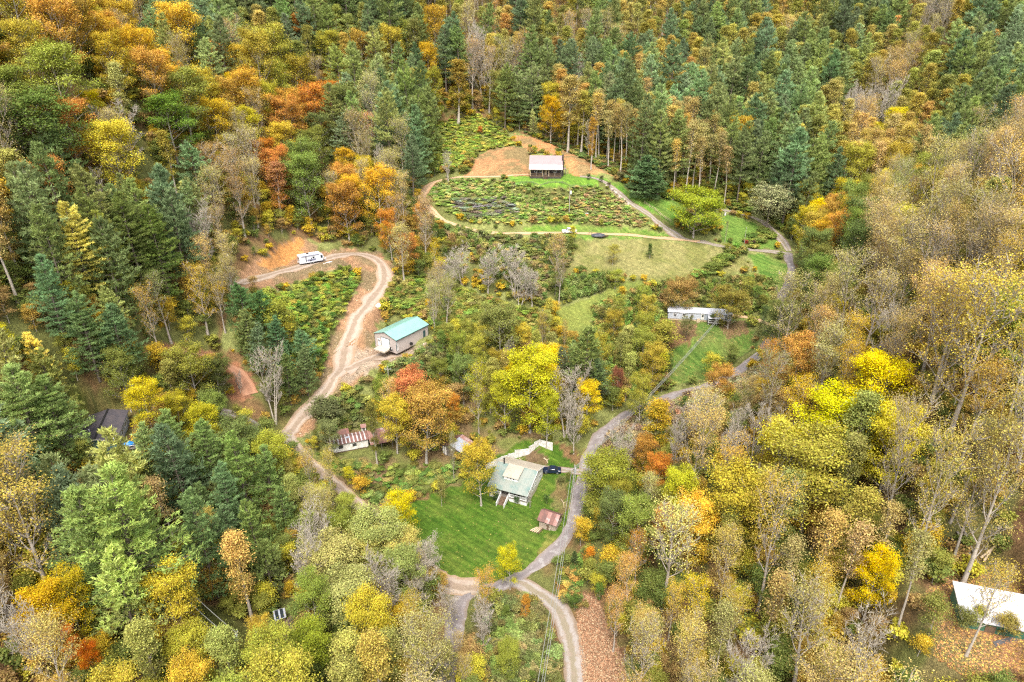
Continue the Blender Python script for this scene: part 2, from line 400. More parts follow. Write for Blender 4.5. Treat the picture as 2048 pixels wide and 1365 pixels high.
gx = MX.ravel(); gy = MY.ravel(); gz = HZ.ravel()
PX, PY, PD = project(gx, gy, gz)
jx = (vnoise(gx / 3.0, gy / 3.0, 11) - 0.5) + (vnoise(gx / 1.3, gy / 1.3, 12) - 0.5) * 0.8
jy = (vnoise(gx / 3.0, gy / 3.0, 13) - 0.5) + (vnoise(gx / 1.3, gy / 1.3, 14) - 0.5) * 0.8
scale_px = FPX / PD
QX = PX + jx * scale_px * 2.2; QY = PY + jy * scale_px * 1.1
n1 = vnoise(gx / 7, gy / 7, 21) * 0.6 + vnoise(gx / 2.4, gy / 2.4, 22) * 0.4
w = np.clip((n1 - 0.4) * 5, 0, 1)[:, None]
COL = np.array(C_LITTER) * (1 - w) + np.array(C_OLIVE) * w
GR = np.zeros(len(gx))
ok = (gy > 30) & (PD > 40)
for name, ca, cb, poly, dmax, grassy in ZONES:
    m = ok & (PD < dmax) & in_poly(QX, QY, poly)
    ww = np.clip((n1[m] - 0.42) * 5, 0, 1)[:, None]
    COL[m] = np.array(ca) * (1 - ww) + np.array(cb) * ww
    GR[m] = grassy
nx, ny = len(GX), len(GY)
idx = np.arange(nx * ny).reshape(ny, nx)
F = np.stack([idx[:-1, :-1], idx[:-1, 1:], idx[1:, 1:], idx[1:, :-1]], -1).reshape(-1, 4)
m, nt, N, L, b = new_mat('ground_cover')
za = attr(nt, 'cover'); ga = attr(nt, 'grassy')
geo = N.new('ShaderNodeNewGeometry')
nA = noise_node(nt, 0.9, 6, 0.7, geo.outputs['Position']); nB = noise_node(nt, 4.5, 4, 0.7, geo.outputs['Position'])
va = ramp(nt, nA.outputs['Fac'], [(0.3, (0.62,) * 3), (0.7, (1.3,) * 3)])
vb = ramp(nt, nB.outputs['Fac'], [(0.3, (0.45, 0.47, 0.5)), (0.7, (1.6, 1.5, 1.4))])
soft = ramp(nt, nB.outputs['Fac'], [(0.3, (0.8,) * 3), (0.7, (1.2,) * 3)])
vv = mixc(nt, ga.outputs['Fac'], vb.outputs['Color'], soft.outputs['Color'])
mr = N.new('ShaderNodeMapping'); mr.inputs['Rotation'].default_value = (0, 0, R(38)); L.new(geo.outputs['Position'], mr.inputs['Vector'])
mp = N.new('ShaderNodeMapping'); mp.inputs['Scale'].default_value = (0.10, 1.0, 0.2); L.new(mr.outputs[0], mp.inputs['Vector'])
nS = noise_node(nt, 1.0, 3, 0.6, mp.outputs[0])
streak = ramp(nt, nS.outputs['Fac'], [(0.35, (0.66, 0.76, 0.7)), (0.65, (1.4, 1.22, 1.3))])
stk = mixc(nt, ga.outputs['Fac'], (1, 1, 1), streak.outputs['Color'])
c = mixc(nt, 1.0, za.outputs['Color'], va.outputs['Color'], 'MULTIPLY'); c = mixc(nt, 1.0, c, vv, 'MULTIPLY'); c = mixc(nt, 1.0, c, stk, 'MULTIPLY')
L.new(c, b.inputs['Base Color']); b.inputs['Roughness'].default_value = 0.95; b.inputs['Specular IOR Level'].default_value = 0.15
bump(nt, b, math_n(nt, 'ADD', nA.outputs['Fac'], nB.outputs['Fac']), 0.8, 0.35)
M['ground'] = m
me = mesh_np('ground', np.c_[gx, gy, gz], [F], [m], attrs={'cover': ('FLOAT_COLOR', np.c_[COL, np.ones(len(COL))]), 'grassy': ('FLOAT', GR)}, smooth=True)
link('ground', me, kind='structure')

# roads: ribbons laid a few centimetres over the graded ground
def road_mat(name, track, mid, edge, patch):
    m, nt, N, L, b = new_mat(name)
    ua = attr(nt, 'across'); geo = N.new('ShaderNodeNewGeometry')
    nA = noise_node(nt, 0.7, 5, 0.7, geo.outputs['Position']); nB = noise_node(nt, 6, 4, 0.75, geo.outputs['Position'])
    u = math_n(nt, 'ABSOLUTE', math_n(nt, 'ADD', ua.outputs['Fac'], math_n(nt, 'MULTIPLY', math_n(nt, 'SUBTRACT', nA.outputs['Fac'], 0.5), 0.9)))
    r = ramp(nt, u, [(0.0, mid), (0.22, mid), (0.38, track), (0.62, track), (0.85, edge), (1.0, edge)])
    p = ramp(nt, nA.outputs['Fac'], [(0.52, (0, 0, 0)), (0.6, (1, 1, 1))])
    c = mixc(nt, math_n(nt, 'MULTIPLY', p.outputs['Color'], 0.6), r.outputs['Color'], patch)
    c = mixc(nt, 1.0, c, ramp(nt, nB.outputs['Fac'], [(0.3, (0.75,) * 3), (0.7, (1.2,) * 3)]).outputs['Color'], 'MULTIPLY')
    L.new(c, b.inputs['Base Color']); b.inputs['Roughness'].default_value = 0.92
    bump(nt, b, nB.outputs['Fac'], 0.4, 0.05)
    return m
RM = {
 'gravel': road_mat('gravel', (0.29, 0.255, 0.23), (0.21, 0.175, 0.12), (0.20, 0.145, 0.10), (0.25, 0.19, 0.145)),
 'tarmac': road_mat('old_tarmac', (0.20, 0.17, 0.165), (0.17, 0.145, 0.14), (0.19, 0.15, 0.12), (0.30, 0.28, 0.27)),
 'lane': road_mat('packed_gravel', (0.33, 0.265, 0.21), (0.23, 0.17, 0.12), (0.28, 0.19, 0.12), (0.30, 0.22, 0.17)),
 'dirt': road_mat('orange_dirt', (0.50, 0.33, 0.20), (0.36, 0.25, 0.14), (0.42, 0.24, 0.12), (0.44, 0.27, 0.14)),
 'red': road_mat('red_dirt', (0.34, 0.17, 0.10), (0.27, 0.13, 0.075), (0.30, 0.14, 0.075), (0.36, 0.2, 0.12)),
}
for k, (name, label, width, mk, c) in enumerate(road_paths):
    t = np.gradient(c[:, :2], axis=0); t /= np.linalg.norm(t, axis=1)[:, None] + 1e-9
    nrm = np.c_[-t[:, 1], t[:, 0]]
    us = np.array([-1, -0.66, -0.33, 0, 0.33, 0.66, 1.0])
    s = np.arange(len(c))
    wl = 0.95 + 0.4 * (vnoise(s / 7.0, s * 0 + k, 31) - 0.5) * 2 + 0.25 * (vnoise(s / 1.7, s * 0 + k, 33) - 0.5); wr = 0.95 + 0.4 * (vnoise(s / 6.0, s * 0 + k + 40, 32) - 0.5) * 2 + 0.25 * (vnoise(s / 1.5, s * 0 + k + 9, 34) - 0.5)
    off = us[None, :] * width / 2 * np.where(us[None, :] < 0, wl[:, None], wr[:, None])
    X = c[:, 0:1] + nrm[:, 0:1] * off; Y = c[:, 1:2] + nrm[:, 1:2] * off
    Z = ground(X, Y) + 0.07 + 0.006 * k - 0.03 * np.abs(us)[None, :]
    id2 = np.arange(X.size).reshape(X.shape)
    F = np.stack([id2[:-1, :-1], id2[1:, :-1], id2[1:, 1:], id2[:-1, 1:]], -1).reshape(-1, 4)[:, ::-1]
    me = mesh_np(name, np.c_[X.ravel(), Y.ravel(), Z.ravel()], [F], [RM[mk]], attrs={'across': ('FLOAT', np.tile(us, len(c)))}, smooth=True)
    link(name, me, kind='structure', label=label)
# ---------------------------------------------------------------- tree prototypes (height 1 unit = 1 m, scaled per tree)
class Acc:
    def __init__(s): s.v = []; s.q = []; s.t = []; s.a = []; s.n = 0
    def add(s, v, q=None, t=None, a=None):
        v = np.asarray(v, float)
        if q is not None and len(q): s.q.append(np.asarray(q) + s.n)
        if t is not None and len(t): s.t.append(np.asarray(t) + s.n)
        s.v.append(v); s.a.append(np.zeros((len(v), 3)) if a is None else a); s.n += len(v)
    def mesh(s, name, mat, smooth=False):
        f = []
        if s.q: f.append(np.concatenate(s.q))
        if s.t: f.append(np.concatenate(s.t))
        return mesh_np(name, np.concatenate(s.v), f, [mat], attrs={'leafvar': ('FLOAT_VECTOR', np.concatenate(s.a))}, smooth=smooth)
    def tris(s): return sum(len(q) for q in s.q) * 2 + sum(len(t) for t in s.t)
def unit(v): return v / (np.linalg.norm(v, axis=-1, keepdims=True) + 1e-9)
def tube(acc, P, rad, sides):
    P = np.asarray(P, float); n = len(P)
    T = unit(np.gradient(P, axis=0)); up = np.array([0.3, 0.2, 0.93]) if abs(T[0, 2]) < 0.8 else np.array([1.0, 0.1, 0])
    A = unit(np.cross(T, up)); B = np.cross(T, A)
    th = np.arange(sides) * 2 * math.pi / sides
    ring = A[:, None] * np.cos(th)[None, :, None] + B[:, None] * np.sin(th)[None, :, None]
    V = (P[:, None] + ring * np.asarray(rad)[:, None, None]).reshape(-1, 3)
    i = np.arange(sides); j = (i + 1) % sides
    q = np.concatenate([np.stack([k * sides + i, k * sides + j, (k + 1) * sides + j, (k + 1) * sides + i], -1) for k in range(n - 1)])
    acc.add(V, q)
def curve_pts(p0, d0, length, n, bend, wig, r):
    """bend: how far the direction turns up along the limb"""
    P = [np.array(p0, float)]; d = unit(np.array(d0, float)); st = length / (n - 1)
    for k in range(n - 1):
        d = unit(d + np.array([0, 0, bend / (n - 1)]) + r.normal(0, wig, 3)); P.append(P[-1] + d * st)
    return np.array(P)
def leaf_cards(acc, C, size, r, clumpvar, H, upb=0.7, centre=None, aspect=1.0):
    n = len(C)
    N = r.normal(0, 1, (n, 3)); N = unit(N) + np.array([0, 0, upb])
    if centre is not None: N += 0.6 * unit(C - centre)
    N = unit(N)
    a = unit(np.cross(N, r.normal(0, 1, (n, 3)))); b = np.cross(N, a)
    s = size * r.uniform(0.6, 1.35, (n, 1))
    V = np.stack([C - a * s * 0.5 * aspect, C - b * s * 0.38 + N * s * 0.08, C + a * s * 0.5 * aspect, C + b * s * 0.38 + N * s * 0.05], 1).reshape(-1, 3)
    q = np.arange(4 * n).reshape(n, 4)
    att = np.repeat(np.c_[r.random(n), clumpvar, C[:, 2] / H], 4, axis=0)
    acc.add(V, q, a=att)
def broadleaf(seed, H=20, rad=5.5, cb=0.3, shape='round', leaves=5000, lsize=0.42, limbs=13, sub=6, twigs=3, twig_geo=True, clump=0.75, droop=0.0, up=0.55, stems=1, trunk_r=None, patchy=0.0, bias=1.0, tk=1.0):
    """returns (trunk mesh accumulators wood, leaf)"""
    r = np.random.default_rng(seed)
    wood, leaf = Acc(), Acc()
    tr = trunk_r or 0.016 * H
    clumps = []
    for st in range(stems):
        az0 = r.uniform(0, 6.28); lean = 0.03 if stems == 1 else 0.16
        d0 = np.array([math.cos(az0) * lean, math.sin(az0) * lean, 1])
        T = curve_pts((0.25 * math.cos(az0) * (stems > 1), 0.25 * math.sin(az0) * (stems > 1), -0.6), d0, H * 0.9, 12, 0.1, 0.018, r)
        z = np.linspace(0, 1, 12); tube(wood, T, tr * (1 - z * 0.88) * (1 + 0.5 * np.exp(-z * 14)), 7)
        nl = limbs // stems
        for k in range(nl):
            f = cb + (0.93 - cb) * ((k + r.uniform(0, 0.9)) / nl) ** 0.9
            ff = (f - cb) / (1 - cb)
            if shape == 'round': prof = math.sqrt(max(0.05, 1 - (ff * 1.75 - 0.78) ** 2)) if ff > 0.02 else 0.5
            elif shape == 'narrow': prof = (0.45 + 0.9 * ff) if ff < 0.45 else 0.9 * (1 - ((ff - 0.45) / 0.6) ** 1.7) + 0.05
            elif shape == 'vase': prof = 0.55 + 0.5 * ff
            elif shape == 'cone': prof = 1.0 - 0.85 * ff
            else: prof = 0.8
            L = rad * max(0.2, prof) * r.uniform(0.8, 1.15) * (1.15 if shape == 'vase' else 1.0)
            az = az0 + k * 2.4 + r.uniform(-0.4, 0.4)
            p0 = np.array([np.interp(f * H * 0.97, T[:, 2], T[:, c]) for c in range(3)])
            el = up + 0.5 * ff
            d = np.array([math.cos(az), math.sin(az), math.tan(min(1.25, el))])
            P = curve_pts(p0, d, L * 1.15, 6, 0.45 - droop, 0.08, r)
            r0 = tr * (1 - f * 0.88) * 0.5
            tube(wood, P, np.linspace(r0, r0 * 0.2, 6), 4)
            for j in range(sub):
                s = 0.3 + 0.7 * (j + r.uniform(0, 1)) / sub
                q0 = np.array([np.interp(s * 5, range(6), P[:, c]) for c in range(3)])
                dd = unit(P[-1] - P[0]); side = unit(np.cross(dd, [0, 0, 1])) * (1 if j % 2 else -1)
                d2 = dd * 0.5 + side * r.uniform(0.5, 1.0) + np.array([0, 0, r.uniform(0.0, 0.8) - droop])
                L2 = L * (0.5 - 0.25 * s) * r.uniform(0.7, 1.2)
                Q = curve_pts(q0, d2, L2, 4, 0.4 - droop * 1.5, 0.12, r)
                if twig_geo: tube(wood, Q, np.linspace(r0 * 0.32, r0 * 0.1, 4) * tk, 3)
                clumps.append(Q[-1]); 
                for w_ in range(twigs):
                    s3 = r.uniform(0.25, 1.0)
                    q1 = np.array([np.interp(s3 * 3, range(4), Q[:, c]) for c in range(3)])
                    d3 = unit(Q[-1] - Q[0]) + r.normal(0, 0.7, 3) + np.array([0, 0, 0.35 - droop])
                    L3 = L2 * r.uniform(0.4, 0.8)
                    S = curve_pts(q1, d3, L3, 3, 0.3 - droop * 2, 0.15, r)
                    if twig_geo: tube(wood, S, np.array([0.030, 0.022, 0.012]) * H / 20 * 1.3 * tk, 3)
                    clumps.append(S[-1]); 
            clumps.append(P[-1])
        clumps.append(T[-1]); clumps.append(T[-1] - [0, 0, 0.6])
    C = np.array(clumps)
    centre = np.array([0, 0, H * (cb + 0.35 * (1 - cb))])
    wgt = r.uniform(0.3, 1.4, len(C)) ** (1 + patchy * 2)
    wgt *= (0.25 + np.linalg.norm((C - centre) / [rad, rad, H * 0.4], axis=1)) ** bias
    pick = r.choice(len(C), leaves, p=wgt / wgt.sum())
    cv = r.random(len(C))
    off = r.normal(0, 1, (leaves, 3)) * np.array([clump, clump, clump * 0.55]) * r.uniform(0.75, 1.3, (len(C), 1))[pick]
    if droop: off[:, 2] = off[:, 2] * 1.6 - np.abs(off[:, 2]) * droop * 2
    LC = C[pick] + off
    LC[:, 2] = np.maximum(LC[:, 2], 0.4)
    if leaves: leaf_cards(leaf, LC, lsize, r, cv[pick], H, centre=centre)
    return wood, leaf
def pine(seed, H=24, rad=4.6, cb=0.16, whorls=18, per=6, tufts=14, tl=0.66, sparse=0.0, tw=0.19):
    r = np.random.default_rng(seed)
    wood, leaf = Acc(), Acc()
    T = curve_pts((0, 0, -0.6), (0.02, 0.01, 1), H + 0.5, 9, 0, 0.012, r)
    z = np.linspace(0, 1, 9); tube(wood, T, 0.0145 * H * (1 - z * 0.93), 7)
    Cs = []; Ds = []; cvs = []
    for w_ in range(whorls):
        f = cb + (0.985 - cb) * (w_ / (whorls - 1)) ** 0.92
        t = (f - cb) / (1 - cb)
        prof = min(1.0, 0.62 + t * 2.2) * (1 - t) ** 0.62 + 0.07
        for k in range(per if t < 0.85 else 4):
            if r.random() < sparse + (0.25 if t < 0.12 else 0): continue
            az = r.uniform(0, 6.28) if per < 4 else k * 6.283 / per + w_ * 0.7 + r.uniform(-0.35, 0.35)
            L = rad * prof * r.uniform(0.6, 1.28)
            el = -0.05 + 0.75 * t ** 1.5 + r.uniform(-0.08, 0.1)
            p0 = np.array([np.interp(f * H, T[:, 2], T[:, c]) for c in range(3)])
            P = curve_pts(p0, (math.cos(az), math.sin(az), math.tan(el)), L, 6, 0.22, 0.03, r)
            tube(wood, P, np.linspace(0.055, 0.014, 6) * H / 24 * (1.25 - 0.6 * t), 3)
            dd = unit(P[-1] - P[0]); side = unit(np.cross(dd, [0, 0, 1]))
            nb = max(3, int(tufts * (0.45 + 0.55 * prof)))
            cv = r.random()
            for j in range(nb):
                s = 0.25 + 0.75 * (j + r.uniform(0, 1)) / nb
                q0 = np.array([np.interp(s * 5, range(6), P[:, c]) for c in range(3)])
                lat = (r.uniform(-1, 1)) * L * 0.29 * math.sqrt(max(0.03, 1.05 - s)) * 1.3
                c0 = q0 + side * lat + dd * abs(lat) * 0.4 + np.array([0, 0, 0.1 * abs(lat)])
                Cs.append(c0); Ds.append(unit(dd + side * np.sign(lat) * 0.6 + np.array([0, 0, 0.45]))); cvs.append(cv * 0.7 + r.random() * 0.3)
    Cs.append(T[-1]); Ds.append(np.array([0, 0, 1.0])); cvs.append(0.6)
    C = np.array(Cs); D = np.array(Ds); cv = np.array(cvs); n = len(C); K = 8
    C = np.repeat(C, K, 0); D = np.repeat(D, K, 0); cv = np.repeat(cv, K)
    d = unit(D + r.normal(0, 0.62, (n * K, 3)))
    C = C + r.normal(0, 0.13, (n * K, 3))
    sd_ = unit(np.cross(d, r.normal(0, 1, (n * K, 3)))) * tw * 0.5
    Lx = tl * r.uniform(0.7, 1.25, (n * K, 1))
    V = np.stack([C - d * Lx * 0.25, C + d * Lx * 0.3 + sd_, C + d * Lx, C + d * Lx * 0.3 - sd_], 1).reshape(-1, 3)
    att = np.repeat(np.c_[r.random(n * K), cv, C[:, 2] / H], 4, axis=0)
    leaf.add(V, np.arange(4 * n * K).reshape(-1, 4), a=att)
    return wood, leaf

PROTO = {}    # family -> list of (height, crown radius, wood mesh, leaf mesh or None, bark)
def reg(fam, H, rad, wl, bark_key, lm='leaf'):
    wood, leaf = wl
    wm = wood.mesh(fam + '_wood', M[bark_key], smooth=True)
    lm_ = leaf.mesh(fam + '_leaves', M[lm]) if leaf.n else None
    PROTO.setdefault(fam, []).append((H, rad, wm, lm_, wood.tris() + leaf.tris()))
for s in range(5): reg('pine', 24, 5.9, pine(100 + s, rad=5.6 + 0.3 * s, cb=[0.12, 0.2, 0.1, 0.26, 0.15][s], sparse=[0, 0.12, 0.05, 0.2, 0.08][s]), 'bark_dark', 'needle')
for s in range(3): reg('bigpine', 26, 6.2, pine(140 + s, H=26, rad=5.9, cb=[0.2, 0.12, 0.16][s], whorls=22, per=6, tufts=26, tl=0.42, tw=0.12, sparse=0.06), 'bark_dark', 'needle')
for s in range(2): reg('bushpine', 13, 4.4, pine(120 + s, H=13, rad=4.3, cb=0.03, whorls=16, per=7, tufts=13, tl=0.55), 'bark_dark', 'needle')
for s in range(5): reg('round', 18, 6.0, broadleaf(200 + s, H=18, rad=5.7, cb=0.14, leaves=19000, lsize=0.25, limbs=18, clump=0.68, up=0.35), 'bark_grey')
for s in range(5): reg('narrow', 22, 3.4, broadleaf(300 + s, H=22, rad=3.3, cb=[0.22, 0.3, 0.2, 0.36, 0.26][s], shape='narrow', leaves=10000, lsize=0.26, limbs=18, sub=4, clump=0.55, up=0.75, patchy=0.3), 'bark_mid')
for s in range(3): reg('tall', 23, 2.4, broadleaf(340 + s, H=23, rad=2.3, trunk_r=0.24, cb=0.46, shape='narrow', leaves=3400, lsize=0.24, limbs=16, sub=4, clump=0.6, up=0.8, patchy=0.5), 'bark_mid')
for s in range(6): reg('half', 19, 4.6, broadleaf(400 + s, H=19, rad=4.7, cb=[0.24, 0.3, 0.2, 0.34, 0.18, 0.26][s], shape=['round', 'vase', 'vase', 'round', 'vase', 'narrow'][s], leaves=[7500, 5500, 6500, 3800, 9000, 6500][s], lsize=0.175, limbs=15, sub=6, twigs=6, clump=0.7, up=0.7, patchy=0.35), 'bark_mid')
for s in range(4): reg('bare', 15, 5.0, broadleaf(500 + s, H=15, rad=4.9, cb=0.16, shape='vase', leaves=800 if s % 2 else 320, lsize=0.19, limbs=20, sub=8, twigs=8, clump=0.6, up=0.75, stems=[1, 3, 2, 3][s], trunk_r=0.22, tk=1.45), 'bark_pale')
for s in range(3): reg('small', 9, 2.6, broadleaf(600 + s, H=9, rad=2.6, cb=0.12, shape='cone' if s == 1 else 'round', leaves=4500, lsize=0.22, limbs=11, sub=4, twigs=2, clump=0.55, trunk_r=0.1), 'bark_grey')
for s in range(3): reg('shrub', 3, 2.0, broadleaf(700 + s, H=3, rad=2.0, cb=0.05, leaves=850, lsize=0.40, limbs=9, sub=3, twigs=1, clump=0.36, trunk_r=0.05, stems=1), 'bark_grey')
for s in range(2): reg('bush', 3, 1.9, broadleaf(720 + s, H=3, rad=1.9, cb=0.05, leaves=3800, lsize=0.17, limbs=10, sub=3, twigs=2, clump=0.36, trunk_r=0.05), 'bark_grey')
reg('ball', 9, 5.3, broadleaf(730, H=9, rad=4.9, cb=0.04, leaves=22000, lsize=0.22, limbs=20, sub=6, twigs=3, clump=0.5, up=0.2, trunk_r=0.2), 'bark_grey')
reg('willow', 12, 6.5, broadleaf(800, H=12, rad=6.0, cb=0.3, leaves=8500, lsize=0.30, limbs=16, sub=6, clump=0.55, droop=0.55, up=0.6, trunk_r=0.35), 'bark_dark')
reg('plume', 11, 2.3, broadleaf(810, H=11, rad=2.2, cb=0.05, shape='cone', leaves=4200, lsize=0.32, limbs=20, sub=3, twigs=2, clump=0.42, up=0.6, trunk_r=0.12), 'bark_grey')
# ---------------------------------------------------------------- which tree stands where
# rough character of the wood, cell by cell (51 px of the photograph each), read at two thirds of the crown's height
CMAP = """
ggGYghpPPPPPPPPPgkhokokPkoooPkkoPPPobPPp
OOYgYgppPPoPPkPPgohoPkhPokPPPokoPPPkhkPp
gYYgYggPpgokgpggYPbobokPpkookPpPkpohkppp
gggOYYYYYyggOppgkGhhhPbPPpoPpPppPkhkkPpp
GGOgohGGYYYOOpPpPGGPPYoPPppPPpPpobbkkPPP
GGGghhGgYgYgGGhpP....Y.nnnnPPpPkohyokPPP
YYGYOgkhhhOGGghhP......snPnnYPPYknnnPPhh
ggYbYYgphhOGGYYhs......ssP..n.PPygygyhhY
ooPPPPPphhgGGYghO............w.yYGhhhhky
oPPPPPPhhgGGYgOOhssssss.......sgYGhhhhhy
opPPPPPhh......hhhssshs......ssGGGhhhhhh
oppPPghYYPPg....hhsss.sss.ssss.GGYhhhhHH
opppphgYgPPp.....sgggk..gggO..GGhhhhhHHg
yppppghYsPpp....ggggkkPgkgg....hhhbhhhHH
pppGGgkkG.PPP...ggGkyyPPkgg....OhhhHhhhh
ppp..yggGbb....hOOgGyyyPrgg..h.hhHyhhhhH
pppp.yygGs..ss.hOYgkyybb..OhhhhhyyyhhhhH
ppp..pppgG.....OYg..y.b.bObhhhhyyyyhhhhH
ppop..PPpgGk.ss..hO....GGOOhkykyykyyhnnn
hppppp.kPPgkh.Ys..O....GGhyhkkkkkykhnYn.
hhppp.nnPPkkhggyy......GGhOYkkkhhkknnY..
hhppppnPPokbhggggb.....OhOOhkkhhnhnn.Y.n
hOppp....ohbggggb..y..ss.OhHhnnhnyyn....
OYYpp.HY..ggggbb..hhO...OhHHnnhnhyy.....
YYOObYkkk...ggkYg.hhgs..hhHHhnnhhhhh....
hOrrYkkkgk.gGGkkhhhggs...hhhnhhhhhbb....
bhYYggkkgggGGkkkhhbggs...hhhhbhhhhhb....
""".split()
# keep these photo areas open: nothing taller than the brush may cover them
OPEN = [
 [(745,1035),(800,1010),(860,985),(930,962),(985,915),(1050,876),(1108,880),(1125,905),(1170,925),(1160,990),(1155,1050),(1150,1110),(1070,1175),(930,1185),(862,1135),(825,1085)],
 [(1140,1060),(1165,1000),(1180,930),(1215,870),(1260,835),(1330,800),(1480,755),(1540,700),(1560,705),(1500,760),(1340,830),(1270,850),(1215,905),(1170,1060),(1100,1190),(1060,1190)],
 [(1030,1165),(1110,1185),(1170,1270),(1230,1300),(1260,1365),(1260,1420),(1130,1420),(1120,1300),(1080,1210)],
 [(1150,1180),(1195,1190),(1235,1290),(1265,1420),(1160,1420)],
 [(470,585),(478,535),(545,490),(585,470),(650,480),(760,500),(795,540),(790,600),(765,640),(800,625),(868,635),(870,705),(800,730),(745,755),(660,825),(615,880),(625,935),(600,935),(550,885),(565,855),(630,790),(650,700),(690,620),(715,565),(690,545),(640,560),(560,590)],
 [(835,400),(845,372),(880,348),(925,330),(945,300),(1000,270),(1030,262),(1100,285),(1220,340),(1300,385),(1340,400),(1420,400),(1440,420),(1500,430),(1560,450),(1590,500),(1600,560),(1570,600),(1545,590),(1500,560),(1320,580),(1250,590),(1195,620),(1195,680),(1120,680),(1100,620),(1150,600),(1120,545),(1150,480),(1040,475),(930,465),(860,430)],
 [(860,300),(870,265),(960,235),(1010,262),(1000,280),(930,330),(870,345)],
 [(1335,640),(1445,612),(1500,632),(1515,690),(1470,725),(1400,768),(1345,785),(1340,700)],
 [(290,690),(360,680),(420,698),(490,740),(525,790),(520,830),(480,800),(440,755),(380,728),(300,722)],
 [(655,900),(665,850),(745,845),(780,862),(780,900),(680,912)],
 [(875,905),(880,870),(935,870),(950,905),(935,930),(890,925)],
 [(640,940),(700,905),(800,900),(960,850),(1075,865),(1000,905),(930,955),(860,975),(760,1010)],
 [(148,835),(170,790),(240,800),(250,850),(242,912),(180,915)],
 [(228,920),(275,900),(290,925),(275,965),(232,945)],
 [(545,1215),(585,1215),(592,1300),(545,1290)],
 [(290,1090),(335,1090),(400,1180),(455,1240),(480,1265),(440,1280),(360,1180)],
 [(1895,1170),(2060,1185),(2060,1265),(1990,1262),(1915,1240)],
 [(1985,1290),(2060,1300),(2060,1380),(2030,1365)],
 [(1870,1090),(1960,1040),(2060,960),(2060,1110),(1990,1170),(1900,1180),(1860,1150)],
 [(1055,1195),(1100,1230),(1120,1365),(1080,1365),(1060,1280)],
 [(885,1170),(945,1160),(955,1210),(930,1300),(905,1300)],
 [(455,700),(470,560),(560,580),(700,540),(715,560),(650,690),(645,760),(600,760)] if False else [(560,600),(640,555),(705,545),(700,600),(655,680),(600,640)],
 [(780,575),(860,570),(860,640),(770,630)],
 [(885,520),(960,500),(1095,500),(1100,600),(1060,640),(900,630)],
]
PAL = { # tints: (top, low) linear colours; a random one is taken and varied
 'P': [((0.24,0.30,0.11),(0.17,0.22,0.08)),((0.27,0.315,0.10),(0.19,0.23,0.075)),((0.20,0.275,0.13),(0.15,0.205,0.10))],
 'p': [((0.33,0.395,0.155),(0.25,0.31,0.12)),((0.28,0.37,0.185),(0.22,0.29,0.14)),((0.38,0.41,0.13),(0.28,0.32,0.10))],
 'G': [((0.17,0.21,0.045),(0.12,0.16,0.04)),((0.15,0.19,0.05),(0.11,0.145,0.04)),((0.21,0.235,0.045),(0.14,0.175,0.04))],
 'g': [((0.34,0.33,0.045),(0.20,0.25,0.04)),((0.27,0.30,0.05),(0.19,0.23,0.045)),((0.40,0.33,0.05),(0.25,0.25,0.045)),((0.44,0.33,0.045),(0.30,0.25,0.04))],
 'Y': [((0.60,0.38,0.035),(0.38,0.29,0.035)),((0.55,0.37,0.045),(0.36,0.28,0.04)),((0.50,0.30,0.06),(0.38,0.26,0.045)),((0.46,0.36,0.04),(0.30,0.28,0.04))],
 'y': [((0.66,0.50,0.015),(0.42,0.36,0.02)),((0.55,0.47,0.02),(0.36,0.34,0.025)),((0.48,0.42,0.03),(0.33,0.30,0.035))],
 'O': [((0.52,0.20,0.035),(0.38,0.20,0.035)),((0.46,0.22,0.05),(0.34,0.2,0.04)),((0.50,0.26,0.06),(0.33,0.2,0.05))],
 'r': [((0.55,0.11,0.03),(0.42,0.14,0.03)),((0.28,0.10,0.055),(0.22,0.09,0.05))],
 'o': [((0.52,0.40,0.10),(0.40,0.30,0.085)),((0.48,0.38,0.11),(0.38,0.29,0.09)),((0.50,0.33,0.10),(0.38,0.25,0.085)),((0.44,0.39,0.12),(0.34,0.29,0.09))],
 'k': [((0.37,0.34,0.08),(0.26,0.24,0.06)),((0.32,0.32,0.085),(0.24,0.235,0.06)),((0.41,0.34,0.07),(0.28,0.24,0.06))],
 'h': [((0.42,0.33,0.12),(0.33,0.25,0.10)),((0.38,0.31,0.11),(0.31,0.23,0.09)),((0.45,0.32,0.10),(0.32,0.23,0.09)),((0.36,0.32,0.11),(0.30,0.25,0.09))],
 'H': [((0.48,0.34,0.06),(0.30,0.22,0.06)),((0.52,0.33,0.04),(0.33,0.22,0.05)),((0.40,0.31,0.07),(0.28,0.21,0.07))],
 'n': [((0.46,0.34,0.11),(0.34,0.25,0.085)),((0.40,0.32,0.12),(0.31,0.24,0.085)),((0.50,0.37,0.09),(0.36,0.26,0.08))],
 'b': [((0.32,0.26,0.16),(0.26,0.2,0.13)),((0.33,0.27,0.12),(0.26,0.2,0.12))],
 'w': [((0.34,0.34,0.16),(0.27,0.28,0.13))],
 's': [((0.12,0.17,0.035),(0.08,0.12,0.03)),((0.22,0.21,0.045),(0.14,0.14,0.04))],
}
PAL = {k: [tuple(tuple(c) for c in t) for t in v] for k, v in PAL.items()}
